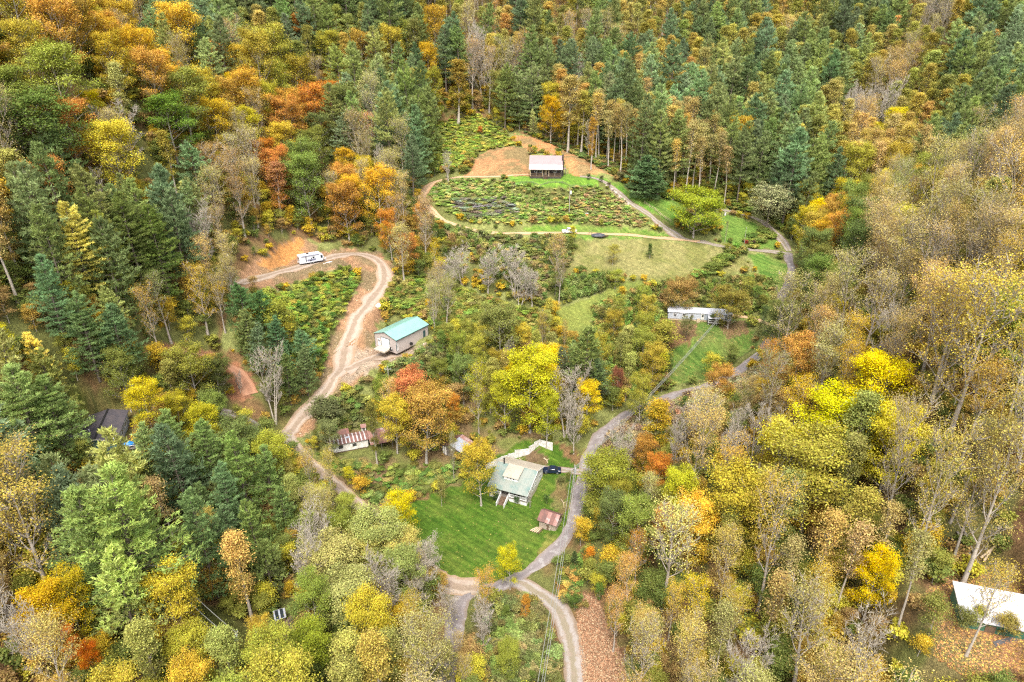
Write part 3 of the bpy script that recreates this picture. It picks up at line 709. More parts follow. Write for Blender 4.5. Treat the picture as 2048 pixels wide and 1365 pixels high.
# char -> family, base height (m), spread of height, crown width factor
FAM = {'P': ('pine', 23, 5, 0.92), 'p': ('pine', 21, 5, 0.98), 'G': ('round', 17, 4, 0.9), 'g': ('round', 17, 4.5, 0.82), 'Y': ('round', 17, 4.5, 0.82), 'y': ('round', 15, 2.5, 0.85),
 'O': ('round', 14, 3, 0.85), 'r': ('round', 10, 2, 0.8), 'o': ('narrow', 20, 3.5, 1.0), 'k': ('narrow', 20, 3.5, 1.05), 'h': ('half', 19.5, 4.5, 0.98), 'H': ('half', 18, 4, 0.98),
 'n': ('tall', 21, 3, 1.05), 'b': ('bare', 13, 3, 0.95), 'w': ('willow', 12, 1, 1.0), 's': ('small', 5, 2, 0.9)}
# trees that can be picked out: (x of top, y of top, height m, family, width factor, palette or (top, low), label)
HEROES = [
 (1395,400,14,'ball',1.2,((0.30,0.34,0.03),(0.19,0.28,0.035)),'round green and gold tree on the lawn beside the farm lane fork'),
 (1297,318,15,'bushpine',1.75,((0.055,0.115,0.06),(0.05,0.10,0.05)),'bushy dark pine just right of the log cabin'),
 (1545,386,14,'willow',1.1,'w','grey green weeping willow by the upper farm lane'),
 (1602,296,25,'pine',1.2,'P','broad dark pine standing behind the weeping willow'),
 (640,108,1,'',0,'',''),
 (1103,205,17,'round',0.85,((0.55,0.34,0.02),(0.42,0.30,0.03)),'bright golden tree at the forest edge above the cabin'),
 (1130,232,12,'round',0.85,((0.50,0.32,0.03),(0.36,0.27,0.03)),'smaller golden tree beside the bright golden one above the cabin'),
 (1068,222,11,'pine',0.95,'P','lone dark pine at the forest edge left of the golden trees'),
 (998,155,19,'round',0.9,'G','green tree at the top of the grassy slope above the cabin'),
 (913,120,27,'narrow',1.5,((0.36,0.25,0.05),(0.25,0.2,0.05)),'tall olive brown tree at the left edge of the grassy slope'),
 (862,150,23,'round',0.7,((0.28,0.26,0.03),(0.08,0.16,0.03)),'green and yellow tree left of the tall olive brown one'),
 (1187,235,20,'narrow',0.75,((0.42,0.24,0.04),(0.36,0.2,0.04)),'slim amber tree at the forest edge right of the golden trees'),
 (330,205,14,'round',1.05,((0.09,0.19,0.03),(0.06,0.15,0.03)),'deep green round tree in the middle of the gold left slope'),
 (62,205,17,'round',1.1,((0.08,0.15,0.035),(0.06,0.12,0.035)),'large dark green round tree at the left edge of the slope'),
 (466,156,9,'round',0.72,((0.78,0.55,0.01),(0.7,0.48,0.015)),'brightest yellow tree high on the left slope'),
 (328,140,9,'round',0.8,((0.62,0.45,0.02),(0.4,0.33,0.02)),'bright yellow green tree above the deep green one'),
 (410,190,6,'round',0.7,((0.62,0.46,0.02),(0.5,0.38,0.02)),'small lemon yellow tree below the brightest yellow tree'),
 (180,193,8,'round',0.9,((0.62,0.50,0.02),(0.36,0.33,0.03)),'small lime yellow tree near the left edge'),
 (655,145,10,'narrow',1.3,((0.50,0.30,0.04),(0.36,0.2,0.03)),'pointed orange gold tree at the pine edge'),
 (572,190,13,'round',1.05,((0.48,0.27,0.05),(0.34,0.22,0.04)),'broad tawny orange tree on the upper left slope'),
 (545,325,17,'narrow',1.15,((0.42,0.21,0.10),(0.52,0.24,0.03)),'tall narrow orange red tree above the camper'),
 (183,360,7,'bare',0.8,((0.3,0.24,0.2),(0.26,0.2,0.16)),'small grey leafless tree amid gold trees'),
 (240,240,12,'bare',1.0,((0.40,0.25,0.12),(0.3,0.2,0.1)),'tan leafless tree left of the deep green round one'),
 (420,295,16,'half',1.2,((0.42,0.27,0.09),(0.3,0.2,0.08)),'tall pale limbed tree losing tan leaves on the left slope'),
 (372,368,14,'pine',1.25,'p','pale green pine in front of the pale limbed tree'),
 (468,340,18,'half',0.8,((0.38,0.25,0.1),(0.3,0.2,0.09)),'slim pale trunk with tan leaves beside the orange red tree'),
 (185,430,20,'pine',1.35,((0.10,0.14,0.035),(0.07,0.11,0.03)),'broad pine at the left end of the big pine row'),
 (130,415,20,'pine',1.3,'P','dark pine at the far left of the big pine row'),
 (245,395,23,'pine',1.3,((0.075,0.12,0.04),(0.06,0.1,0.035)),'tallest of the big pines on the left slope'),
 (300,420,22,'pine',1.3,((0.07,0.12,0.035),(0.05,0.1,0.03)),'big dark pine at the right end of the pine row'),
 (80,522,17,'pine',1.15,((0.07,0.15,0.085),(0.06,0.12,0.065)),'blue green pine by itself below the pine row'),
 (150,590,17,'pine',1.35,((0.075,0.14,0.065),(0.055,0.11,0.05)),'large blue green pine above the dark roofed house'),
 (215,618,15,'pine',1.3,((0.06,0.12,0.065),(0.05,0.1,0.05)),'dark right hand pine of the pair above the dark roofed house'),
 (65,670,13,'pine',1.0,'p','smaller pine left of the pair above the dark roofed house'),
 (292,595,15,'half',0.8,((0.42,0.27,0.05),(0.30,0.2,0.05)),'slender gold leaved tree with a pale trunk above the red dirt road'),
 (392,553,16,'half',1.15,((0.48,0.33,0.05),(0.5,0.32,0.03)),'golden tree with twin pale trunks beside the red dirt road'),
 (395,445,15,'bare',0.9,((0.38,0.26,0.1),(0.28,0.2,0.1)),'tall leafless tree above the golden twin trunked tree'),
 (480,572,12,'pine',1.25,((0.05,0.115,0.05),(0.045,0.09,0.04)),'dark pine at the top of the clump beside the lane'),
 (520,585,10,'pine',1.3,((0.05,0.12,0.05),(0.045,0.09,0.04)),'dark green pine in the middle of the clump beside the lane'),
 (545,615,8.5,'small',1.2,((0.26,0.27,0.04),(0.13,0.17,0.04)),'olive tree poking through the pine clump'),
 (545,640,10,'pine',1.3,((0.055,0.13,0.075),(0.05,0.1,0.055)),'blue green pine low in the clump beside the lane'),
 (605,665,10,'pine',1.35,((0.07,0.15,0.085),(0.055,0.12,0.06)),'blue green pine nearest the lane'),
 (560,690,8,'pine',1.3,((0.06,0.135,0.07),(0.05,0.1,0.05)),'small blue green pine at the foot of the clump'),
 (575,640,7,'small',0.9,((0.42,0.36,0.05),(0.25,0.24,0.05)),'little yellow tree among the clump pines'),
 (20,745,19,'pine',1.5,((0.12,0.20,0.08),(0.08,0.15,0.065)),'huge pale green pine at the left edge'),
 (80,760,17,'pine',1.5,((0.11,0.19,0.075),(0.08,0.14,0.06)),'huge pale green pine left of the dark roofed house'),
 (232,712,13,'round',0.75,((0.13,0.19,0.045),(0.09,0.14,0.04)),'loose green tree just above the dark roofed house'),
 (375,705,14,'round',1.0,((0.25,0.24,0.04),(0.15,0.18,0.04)),'olive tree at the bend of the red dirt road'),
 (425,725,11,'round',0.95,((0.08,0.12,0.035),(0.06,0.09,0.03)),'dark olive tree right of the bend of the red dirt road'),
 (283,780,11,'round',0.95,((0.52,0.42,0.02),(0.32,0.3,0.03)),'yellow tree beside the dark roofed house'),
 (345,800,10,'round',0.8,((0.42,0.36,0.03),(0.26,0.26,0.03)),'yellow olive tree right of the yellow one'),
 (330,830,17,'pine',1.3,((0.11,0.19,0.075),(0.08,0.14,0.06)),'pale pine below the yellow trees'),
 (400,850,17,'pine',1.25,((0.10,0.18,0.07),(0.08,0.14,0.06)),'pale pine in the stand right of the house with the striped roof'),
 (470,870,17,'pine',1.3,((0.10,0.18,0.06),(0.07,0.13,0.05)),'pale pine at the right end of the stand by the lane fork'),
 (440,935,19,'pine',1.05,((0.085,0.17,0.095),(0.06,0.12,0.06)),'blue tinted pine in front of the stand by the lane fork'),
 (215,955,27,'pine',1.45,((0.13,0.215,0.07),(0.085,0.16,0.06)),'giant light green pine with a bare lower trunk'),
 (150,985,23,'pine',1.35,((0.12,0.20,0.075),(0.08,0.15,0.06)),'tall pine close behind the giant light green one'),
 (12,965,24,'half',1.2,((0.38,0.29,0.06),(0.3,0.22,0.06)),'tall thinning tree at the left edge of the foreground'),
 (104,920,13,'narrow',1.0,((0.38,0.2,0.04),(0.28,0.15,0.04)),'rust brown slender tree between the pale pines'),
 (75,1195,12,'round',0.9,((0.56,0.36,0.02),(0.45,0.3,0.025)),'golden yellow tree at the lower left'),
 (130,1170,13,'round',0.7,((0.42,0.32,0.02),(0.30,0.26,0.03)),'gold and green tree behind the golden one at the lower left'),
 (128,1265,8,'round',0.6,((0.55,0.17,0.03),(0.45,0.22,0.03)),'red orange maple at the lower left'),
 (172,1300,8,'round',0.6,((0.60,0.17,0.02),(0.6,0.35,0.02)),'small red and gold maple right of the red orange one'),
 (45,1250,12,'bare',0.9,((0.3,0.25,0.15),(0.26,0.2,0.14)),'grey leafless tree at the lower left edge'),
 (325,1165,15,'round',0.85,((0.48,0.38,0.04),(0.38,0.28,0.04)),'mustard yellow tree below the overhead wires'),
 (375,1275,12,'round',0.85,((0.36,0.33,0.04),(0.26,0.25,0.04)),'olive yellow tree left of the wire pole'),
 (515,1255,10,'round',0.6,((0.48,0.34,0.05),(0.34,0.25,0.05)),'small tawny tree right of the wire pole'),
 (615,1265,12,'round',0.85,((0.17,0.26,0.03),(0.11,0.2,0.03)),'fresh green tree below the hidden dark roof'),
 (632,1065,14,'bare',1.0,((0.36,0.36,0.2),(0.3,0.3,0.15)),'pale sage bare topped tree behind the grey green crowns'),
 (665,1100,15,'round',1.1,((0.28,0.34,0.13),(0.15,0.24,0.06)),'large pale sage green tree below the yellow lane tree'),
 (745,1045,15,'round',1.15,((0.32,0.34,0.10),(0.17,0.24,0.05)),'broad sage green tree left of the lawn'),
 (700,1165,15,'round',1.05,((0.24,0.32,0.12),(0.12,0.2,0.05)),'second broad sage green tree in the lower middle'),
 (800,1115,14,'round',0.75,((0.28,0.32,0.09),(0.18,0.24,0.06)),'sage green tree touching the lower left lawn edge'),
 (797,1008,12,'round',0.85,((0.55,0.46,0.015),(0.42,0.4,0.02)),'bright yellow tree at the left corner of the lawn'),
 (855,1135,10,'bare',1.15,((0.34,0.29,0.16),(0.26,0.2,0.14)),'silvery bare tree leaning over the road below the lawn'),
 (835,1170,9,'bare',0.9,((0.34,0.29,0.16),(0.26,0.2,0.14)),'smaller silvery bare tree below the leaning one'),
 (1020,1108,9.5,'round',0.72,((0.46,0.42,0.02),(0.30,0.32,0.03)),'lime yellow tree at the road junction below the lawn'),
 (965,1155,12,'half',0.9,((0.50,0.29,0.05),(0.36,0.26,0.08)),'sparse tan and orange tree left of the road junction'),
 (820,1215,13,'half',0.75,((0.48,0.36,0.05),(0.34,0.2,0.05)),'yellow brown half bare tree in the lower middle'),
 (960,1225,10,'bare',0.95,((0.34,0.29,0.16),(0.26,0.2,0.14)),'grey leafless tree in the lower middle'),
 (1050,1200,6,'round',0.5,((0.5,0.24,0.04),(0.4,0.2,0.04)),'small orange tree beside the road junction'),
 (1210,925,14,'round',1.22,((0.17,0.235,0.035),(0.10,0.17,0.03)),'large green tree right of the road by the white house'),
 (1240,970,11,'round',0.8,((0.18,0.22,0.035),(0.10,0.16,0.03)),'green tree half hidden behind the large roadside one'),
 (1312,800,14,'narrow',1.35,((0.45,0.30,0.03),(0.11,0.16,0.03)),'green and gold topped tree in the inside of the road bend'),
 (1280,1075,13,'half',0.8,((0.55,0.27,0.04),(0.4,0.2,0.05)),'orange tree right of the leafy bank'),
 (1180,1095,6,'small',0.7,((0.58,0.24,0.03),(0.45,0.22,0.04)),'little orange tree on the road bank'),
 (820,762,13,'round',0.95,((0.54,0.20,0.08),(0.44,0.26,0.06)),'orange red maple by the old trailer'),
 (845,800,14,'round',1.0,((0.44,0.27,0.06),(0.30,0.24,0.05)),'large orange gold tree in the middle of the lot'),
 (905,800,7,'round',0.6,((0.55,0.24,0.04),(0.38,0.22,0.04)),'orange tree at the right edge of the lot maple'),
 (900,855,6,'round',0.6,((0.28,0.34,0.03),(0.18,0.24,0.03)),'small lime green tree behind the grey barn'),
 (905,880,9,'half',0.5,((0.26,0.24,0.09),(0.24,0.2,0.08)),'thin grey stemmed tree in front of the grey barn'),
 (742,800,14,'narrow',0.7,((0.12,0.15,0.035),(0.10,0.13,0.035)),'ivy clad trunk in front of the old trailer'),
 (960,905,15,'round',0.85,((0.46,0.34,0.04),(0.22,0.26,0.035)),'gold and green tree beside the white house'),
 (1062,722,16,'round',1.05,((0.48,0.45,0.025),(0.34,0.36,0.03)),'big lime yellow tree behind the white fence'),
 (1010,765,12,'round',0.7,((0.40,0.38,0.03),(0.28,0.3,0.03)),'lime tree left of the big lime yellow one'),
 (955,760,13,'half',0.85,((0.42,0.38,0.03),(0.28,0.27,0.04)),'sparse yellow green tree at the back of the lot'),
 (1095,800,11,'round',0.65,((0.42,0.42,0.03),(0.3,0.33,0.03)),'lime tree right of the big lime yellow one'),
 (1172,665,17,'pine',1.25,((0.085,0.135,0.05),(0.06,0.11,0.045)),'big pine above the road bend'),
 (1135,770,12,'bare',1.0,((0.27,0.2,0.14),(0.2,0.15,0.1)),'brown leafless tree in front of the big road bend pine'),
 (1235,745,8,'round',0.5,((0.24,0.09,0.05),(0.17,0.07,0.04)),'dark maroon tree beside the road bend'),
 (1000,630,13,'round',1.1,((0.22,0.23,0.06),(0.15,0.17,0.045)),'broad olive tree right of the garage'),
 (1020,700,7,'bare',0.7,((0.33,0.28,0.18),(0.26,0.2,0.14)),'little silvery bare tree below the broad olive one'),
 (880,730,8,'round',0.8,((0.13,0.19,0.04),(0.08,0.14,0.03)),'round green tree below the garage yard'),
 (915,680,9,'round',0.7,((0.24,0.27,0.04),(0.14,0.18,0.04)),'green yellow tree at the garage corner'),
 (825,720,7,'bushpine',0.8,((0.08,0.14,0.06),(0.06,0.11,0.05)),'small pine at the lower edge of the garage yard'),
 (1085,645,9,'half',0.9,((0.36,0.27,0.05),(0.28,0.18,0.05)),'olive tan tree left of the mown strip'),
 (1130,660,8,'half',0.7,((0.34,0.25,0.05),(0.28,0.18,0.05)),'tan leaved tree at the foot of the mown strip'),
 (925,515,10.5,'bare',1.5,((0.32,0.27,0.18),(0.26,0.2,0.14)),'wide silver grey bare tree above the garage'),
 (1030,515,12,'bare',1.5,((0.32,0.28,0.18),(0.26,0.22,0.14)),'tall many stemmed silver bare tree'),
 (1065,555,10,'bare',1.4,((0.34,0.3,0.18),(0.26,0.22,0.14)),'silver bare tree right of the many stemmed one'),
 (870,490,14,'half',0.6,((0.48,0.38,0.03),(0.38,0.34,0.03)),'slim yellow tree above the garage'),
 (790,400,18,'half',1.1,((0.42,0.26,0.07),(0.34,0.2,0.07)),'tawny tree with forked pale trunk at the lane bend'),
 (840,415,11,'round',0.75,((0.52,0.25,0.05),(0.42,0.22,0.05)),'orange tree inside the dirt track bend'),
 (895,320,9,'bare',0.9,((0.34,0.3,0.2),(0.26,0.22,0.16)),'pale bare tree beside the loop of the dirt track'),
 (875,305,7,'small',0.9,((0.34,0.34,0.06),(0.24,0.25,0.05)),'yellow green young tree left of the cabin bank'),
 (730,235,17,'half',0.8,((0.55,0.26,0.08),(0.34,0.24,0.1)),'orange topped pale trunked tree at the pine edge'),
 (760,320,16,'bare',0.6,((0.36,0.28,0.16),(0.28,0.22,0.14)),'row of pale leafless trunk tops right of the golden tree'),
 (728,325,13,'round',0.6,((0.52,0.40,0.02),(0.34,0.3,0.03)),'bright yellow tree left of the pale trunks'),
 (1142,475,6.5,'plume',1.0,((0.12,0.18,0.05),(0.10,0.15,0.04)),'columnar green tree at the left edge of the hay field'),
 (1302,487,5.5,'plume',1.1,((0.075,0.14,0.04),(0.06,0.12,0.04)),'small dark columnar tree in the hay field'),
 (1227,495,6.5,'small',1.1,((0.34,0.31,0.06),(0.28,0.2,0.05)),'tan and yellow sapling at the hay field edge'),
 (1455,445,7.5,'half',0.5,((0.26,0.28,0.09),(0.2,0.22,0.07)),'thin pale green tree by the gravel drive'),
 (1232,545,6,'small',1.3,((0.30,0.33,0.05),(0.22,0.25,0.04)),'yellow green tree below the mown strip bend'),
 (1285,580,8,'round',0.75,((0.17,0.26,0.05),(0.12,0.19,0.04)),'fresh green tree in the thicket left of the long trailer'),
 (1240,600,7.5,'round',0.7,((0.18,0.25,0.05),(0.12,0.19,0.04)),'pale green tree at the left of the thicket'),
 (1325,655,8,'small',1.3,((0.32,0.29,0.05),(0.2,0.2,0.04)),'mottled yellow green tree low in the thicket'),
 (1318,702,8,'small',1.4,((0.44,0.40,0.03),(0.2,0.24,0.04)),'yellow topped tree at the lawn edge of the thicket'),
 (1270,650,6,'bushpine',0.6,((0.05,0.11,0.05),(0.04,0.09,0.04)),'little dark pine in the thicket'),
 (1362,572,10.5,'ball',0.85,((0.34,0.22,0.07),(0.24,0.21,0.06)),'orange tipped tree in front of the long white trailer'),
 (1465,592,9.5,'ball',0.85,((0.24,0.20,0.04),(0.16,0.15,0.035)),'dense round brown green tree at the right end of the long trailer'),
 (1376,642,6.5,'willow',0.62,((0.17,0.17,0.055),(0.14,0.13,0.05)),'small drooping tree on the trailer lawn'),
 (1540,625,9,'round',0.7,((0.07,0.13,0.045),(0.05,0.1,0.035)),'dark green tree beside the road above the trailer lawn'),
 (1500,560,7,'small',1.0,((0.28,0.27,0.05),(0.2,0.2,0.045)),'yellow green tree in the hedge by the fork'),
 (1640,528,12,'round',1.1,((0.065,0.12,0.035),(0.05,0.09,0.03)),'dark green rounded tree right of the road fork'),
 (1735,450,15,'round',0.75,((0.075,0.13,0.04),(0.05,0.1,0.03)),'tall dark green tree on the right slope'),
 (1690,460,12,'round',1.1,((0.36,0.23,0.04),(0.28,0.2,0.04)),'russet gold tree between the two dark green ones'),
 (1630,400,11,'round',0.9,((0.50,0.45,0.02),(0.30,0.32,0.03)),'lime yellow tree at the road side of the right slope'),
 (1668,575,10,'round',0.6,((0.62,0.46,0.02),(0.4,0.32,0.03)),'small bright yellow tree above the dense right slope'),
 (1540,705,10,'half',1.0,((0.55,0.26,0.03),(0.42,0.22,0.04)),'orange tree at the upper edge of the road'),
 (1600,790,13,'half',1.0,((0.62,0.42,0.03),(0.42,0.28,0.06)),'yellow flecked tree on the right slope above the bright lime crown'),
 (1765,735,16,'round',0.85,((0.68,0.55,0.015),(0.45,0.38,0.03)),'tall lemon yellow tree high in the right wood'),
 (1690,815,15,'round',1.05,((0.58,0.55,0.015),(0.48,0.42,0.02)),'big lemon green tree in the centre of the right wood'),
 (1745,830,13,'round',0.8,((0.64,0.52,0.015),(0.46,0.4,0.02)),'lemon tree right of the big lemon green one'),
 (1570,870,14,'round',0.95,((0.52,0.44,0.03),(0.36,0.3,0.04)),'yellow crown left below the big lemon green one'),
 (1640,900,17,'round',1.2,((0.36,0.32,0.05),(0.30,0.24,0.05)),'very large olive gold crown in the right wood'),
 (1480,960,16,'round',1.1,((0.42,0.34,0.04),(0.32,0.25,0.04)),'large mustard crown at the left of the right wood'),
 (1760,1125,10,'round',0.75,((0.72,0.52,0.01),(0.6,0.42,0.015)),'vivid yellow tree in front of the tall grey trunks'),
 (1660,690,15,'half',1.2,((0.36,0.33,0.12),(0.26,0.24,0.1)),'pale grey limbed tree with drooping twigs on the right slope'),
 (1990,595,24,'half',1.1,((0.46,0.36,0.06),(0.36,0.27,0.07)),'tall yellow olive tree group near the right edge'),
 (1930,600,23,'half',1.1,((0.46,0.34,0.06),(0.34,0.25,0.07)),'tall gold tree with several grey trunks at the right edge'),
 (2035,870,23,'half',0.8,((0.38,0.31,0.08),(0.3,0.24,0.08)),'tallest pale twin trunk tree at the right edge'),
 (1985,900,19,'half',0.7,((0.36,0.28,0.08),(0.28,0.22,0.08)),'pale slender tree left of the tallest twin trunk'),
 (1905,905,20,'half',0.8,((0.40,0.32,0.07),(0.3,0.23,0.08)),'grey trunked tree above the fallen logs'),
 (1830,850,20,'half',0.75,((0.32,0.25,0.1),(0.26,0.2,0.1)),'pale leafless topped tree behind the vivid yellow one'),
 (1560,1010,20,'half',0.9,((0.44,0.32,0.06),(0.34,0.24,0.07)),'pale trunked tree with tawny leaves in the right foreground'),
 (1640,1170,13,'half',0.9,((0.48,0.34,0.05),(0.36,0.25,0.07)),'half bare tree low in the right foreground'),
 (1400,1180,12,'half',0.9,((0.60,0.44,0.03),(0.4,0.28,0.06)),'yellow leaved sparse tree in the lower right foreground'),
 (2045,600,14,'round',0.8,((0.36,0.40,0.06),(0.2,0.28,0.05)),'green tree cut by the right edge'),
 (1595,1150,2.2,'shrub',0.8,((0.5,0.05,0.03),(0.4,0.05,0.03)),'small scarlet bush among the grey trunks'),
 (858,605,2.6,'shrub',0.8,((0.62,0.40,0.01),(0.55,0.34,0.01)),'golden yellow bush above the garage'),
 (960,258,2.6,'shrub',0.8,((0.5,0.2,0.05),(0.4,0.2,0.05)),'orange bush at the top of the grassy slope'),
 (697,940,4.5,'small',0.9,((0.32,0.38,0.03),(0.22,0.28,0.03)),'lime green tree at the left corner of the lot'),
 (722,965,3.4,'shrub',1.0,((0.52,0.33,0.04),(0.36,0.25,0.05)),'golden brown bush at the foot of the lot'),
 (650,815,5.5,'shrub',1.4,((0.13,0.14,0.055),(0.11,0.12,0.05)),'grey olive thicket tree at the lane side above the old trailer'),
 (545,765,4.5,'bare',1.1,((0.36,0.32,0.26),(0.3,0.26,0.2)),'low silver bare tree between lane and red road'),
 (1060,988,4.0,'bare',0.45,((0.3,0.22,0.15),(0.25,0.2,0.14)),'small pollarded bare tree at the farmhouse corner'),
 (1033,998,1.5,'shrub',0.85,((0.05,0.11,0.05),(0.04,0.09,0.04)),'dark evergreen bush right of the farmhouse steps'),
 (992,992,1.6,'shrub',0.8,((0.05,0.11,0.05),(0.04,0.09,0.04)),'dark evergreen bush left of the farmhouse steps'),
 (1093,995,1.9,'shrub',0.6,((0.06,0.13,0.04),(0.05,0.1,0.03)),'green bush on the lawn beside the garden strip'),
 (1122,958,1.8,'shrub',0.8,((0.11,0.15,0.06),(0.08,0.11,0.04)),'grey green bush near the lawn utility pole'),
 (1138,950,1.7,'shrub',0.8,((0.12,0.17,0.05),(0.08,0.12,0.04)),'leafy bush at the foot of the lawn utility pole'),
 (1178,352,1.7,'shrub',0.9,((0.06,0.1,0.05),(0.05,0.08,0.04)),'dark bush at the cabin end of the drive'),
 (1203,356,2.0,'shrub',0.8,((0.07,0.09,0.05),(0.05,0.07,0.04)),'dark round bush right of the cabin lawn'),
 (1218,368,1.5,'shrub',0.9,((0.13,0.1,0.06),(0.1,0.08,0.05)),'brownish bush beside the boulders'),
 (1242,350,3.0,'shrub',1.0,((0.1,0.13,0.06),(0.08,0.1,0.05)),'grey green bush left of the bushy dark pine'),
 (1493,484,1.6,'shrub',0.7,((0.32,0.05,0.04),(0.22,0.04,0.03)),'small crimson bush on the fork lawn'),
 (1508,485,1.7,'shrub',0.75,((0.08,0.05,0.04),(0.06,0.04,0.03)),'small dark purple bush on the fork lawn'),
 (1425,634,2.3,'shrub',0.9,((0.08,0.14,0.05),(0.06,0.1,0.04)),'rounded green bush at the long trailer porch'),
 (1150,1105,3.5,'bushpine',0.8,((0.05,0.09,0.04),(0.04,0.07,0.03)),'dark low evergreen on the road bank'),
 (1968,1215,3.0,'small',1.3,((0.34,0.32,0.05),(0.2,0.22,0.04)),'yellowish sapling in front of the white roofed workshop'),
 (1938,1235,2.4,'shrub',1.0,((0.14,0.19,0.06),(0.1,0.14,0.05)),'grey green bush at the left corner of the workshop'),
 (2020,1245,2.6,'shrub',1.0,((0.3,0.24,0.06),(0.2,0.17,0.05)),'tawny bush at the workshop front'),
 (2000,1140,13,'half',0.8,((0.48,0.36,0.06),(0.3,0.22,0.06)),'thin forked tree in front of the workshop roof'),
 (655,925,12,'half',0.8,((0.45,0.36,0.07),(0.32,0.25,0.07)),'sparse yellowish tree on the near side of the lane below the lot'),
 (612,905,14,'half',0.7,((0.42,0.33,0.08),(0.32,0.24,0.08)),'tall thin tree covering the lane left of the lot'),
 (690,1000,9,'round',0.8,((0.34,0.36,0.06),(0.24,0.27,0.05)),'olive tree over the lane at the low corner of the lot'),
 (640,985,10,'round',0.7,((0.42,0.40,0.04),(0.28,0.28,0.05)),'yellow olive tree on the bank below the lane'),
 (735,1075,13,'round',1.0,((0.30,0.36,0.11),(0.20,0.27,0.07)),'sage green tree covering the lane beside the yellow one'),
 (800,1075,12,'round',1.0,((0.33,0.38,0.12),(0.2,0.27,0.07)),'pale sage tree at the left lawn edge above the bare one'),
 (850,1100,9,'bare',1.3,((0.36,0.33,0.2),(0.28,0.24,0.16)),'wide fan of silvery branches over the lower left lawn edge'),
 (900,1200,8,'bare',1.1,((0.4,0.3,0.16),(0.3,0.22,0.14)),'twiggy tan tree over the lower tarmac road'),
 (915,1275,9,'half',0.8,((0.45,0.33,0.1),(0.32,0.24,0.09)),'thin tan tree beside the lowest tarmac bend'),
 (880,950,9,'small',0.5,((0.3,0.28,0.08),(0.22,0.2,0.06)),'slim bushy sapling by the lot edge near the farmhouse tree'),
 (655,855,7,'round',0.9,((0.20,0.22,0.08),(0.15,0.17,0.06)),'grey olive bushy tree beside the lane above the trailer'),
 (885,1300,9,'round',0.6,((0.36,0.34,0.08),(0.24,0.24,0.06)),'olive tree beside the lowest tarmac at the bottom edge'),
 (928,1318,10,'half',0.8,((0.44,0.34,0.1),(0.3,0.24,0.09)),'tan tree hiding the tarmac at the bottom edge'),
 (1265,1120,15,'half',0.9,((0.56,0.33,0.09),(0.42,0.24,0.08)),'orange tan tree right of the leafy bank top'),
 (1235,1205,12,'half',0.9,((0.55,0.31,0.09),(0.4,0.22,0.07)),'rusty orange tree beside the leafy bank'),
 (1300,1230,13,'half',1.0,((0.52,0.36,0.10),(0.38,0.26,0.08)),'tawny tree at the bottom right of the leafy bank'),
 (1350,1180,12,'half',0.8,((0.60,0.42,0.06),(0.45,0.3,0.06)),'golden flecked tree in the bottom foreground'),
 (975,525,11,'bare',1.5,((0.34,0.31,0.2),(0.28,0.24,0.16)),'silver grey bare tree between the two widest ones'),
 (895,540,10,'bare',1.4,((0.34,0.3,0.2),(0.28,0.24,0.16)),'silver bare tree nearest above the garage'),
 (1040,560,10,'bare',1.3,((0.34,0.31,0.2),(0.28,0.24,0.16)),'low silver bare tree in front of the many stemmed one'),
 (525,900,17,'pine',1.15,((0.10,0.18,0.07),(0.075,0.14,0.05)),'green pine in front of the side lane'),
 (560,975,14,'pine',1.1,((0.085,0.15,0.06),(0.06,0.12,0.05)),'pine on the bank below the lane fork'),
 (385,985,21,'pine',1.1,((0.08,0.15,0.07),(0.06,0.12,0.055)),'dark pine left of the blue tinted pine'),
 (500,1010,16,'pine',1.0,((0.10,0.17,0.06),(0.07,0.13,0.05)),'lower pine right of the blue tinted pine'),
 (475,755,4.5,'bare',0.8,((0.32,0.28,0.24),(0.3,0.26,0.2)),'low mauve grey bare tree at the end of the red road'),
]
HEROES = [h for h in HEROES if h[6]]

def quick_open(x, y): 
    m = np.zeros(np.shape(x), bool)
    for poly in OPEN: m |= in_poly(x, y, poly)
    return m
TREES = []    # dict: x y z h fam variant wf rot tint tint_low char hero label
def jitter(t, r, k=0.14):
    f = 1 + r.normal(0, k); return tuple(max(0.01, c * f * (1 + r.normal(0, 0.05))) for c in t)
road_pts = np.concatenate([rp[4][::2, :2] for rp in road_paths])
def near_road(x, y, d): return (np.min((road_pts[:, 0] - x) ** 2 + (road_pts[:, 1] - y) ** 2) < d * d)
pad_xy = [(hit(a, b_), r_) for a, b_, r_, _ in PADS]
tr_rng = np.random.default_rng(42)
occ_cells = {}
def near_taken(x, y, d):
    i, j = int(x // 4), int(y // 4)
    for a in range(i - 2, i + 3):
        for b_ in range(j - 2, j + 3):
            for (u, v, e) in occ_cells.get((a, b_), ()):
                if (u - x) ** 2 + (v - y) ** 2 < max(d, e * 0.6) ** 2: return True
    return False
def take(x, y, d): occ_cells.setdefault((int(x // 4), int(y // 4)), []).append((x, y, d))
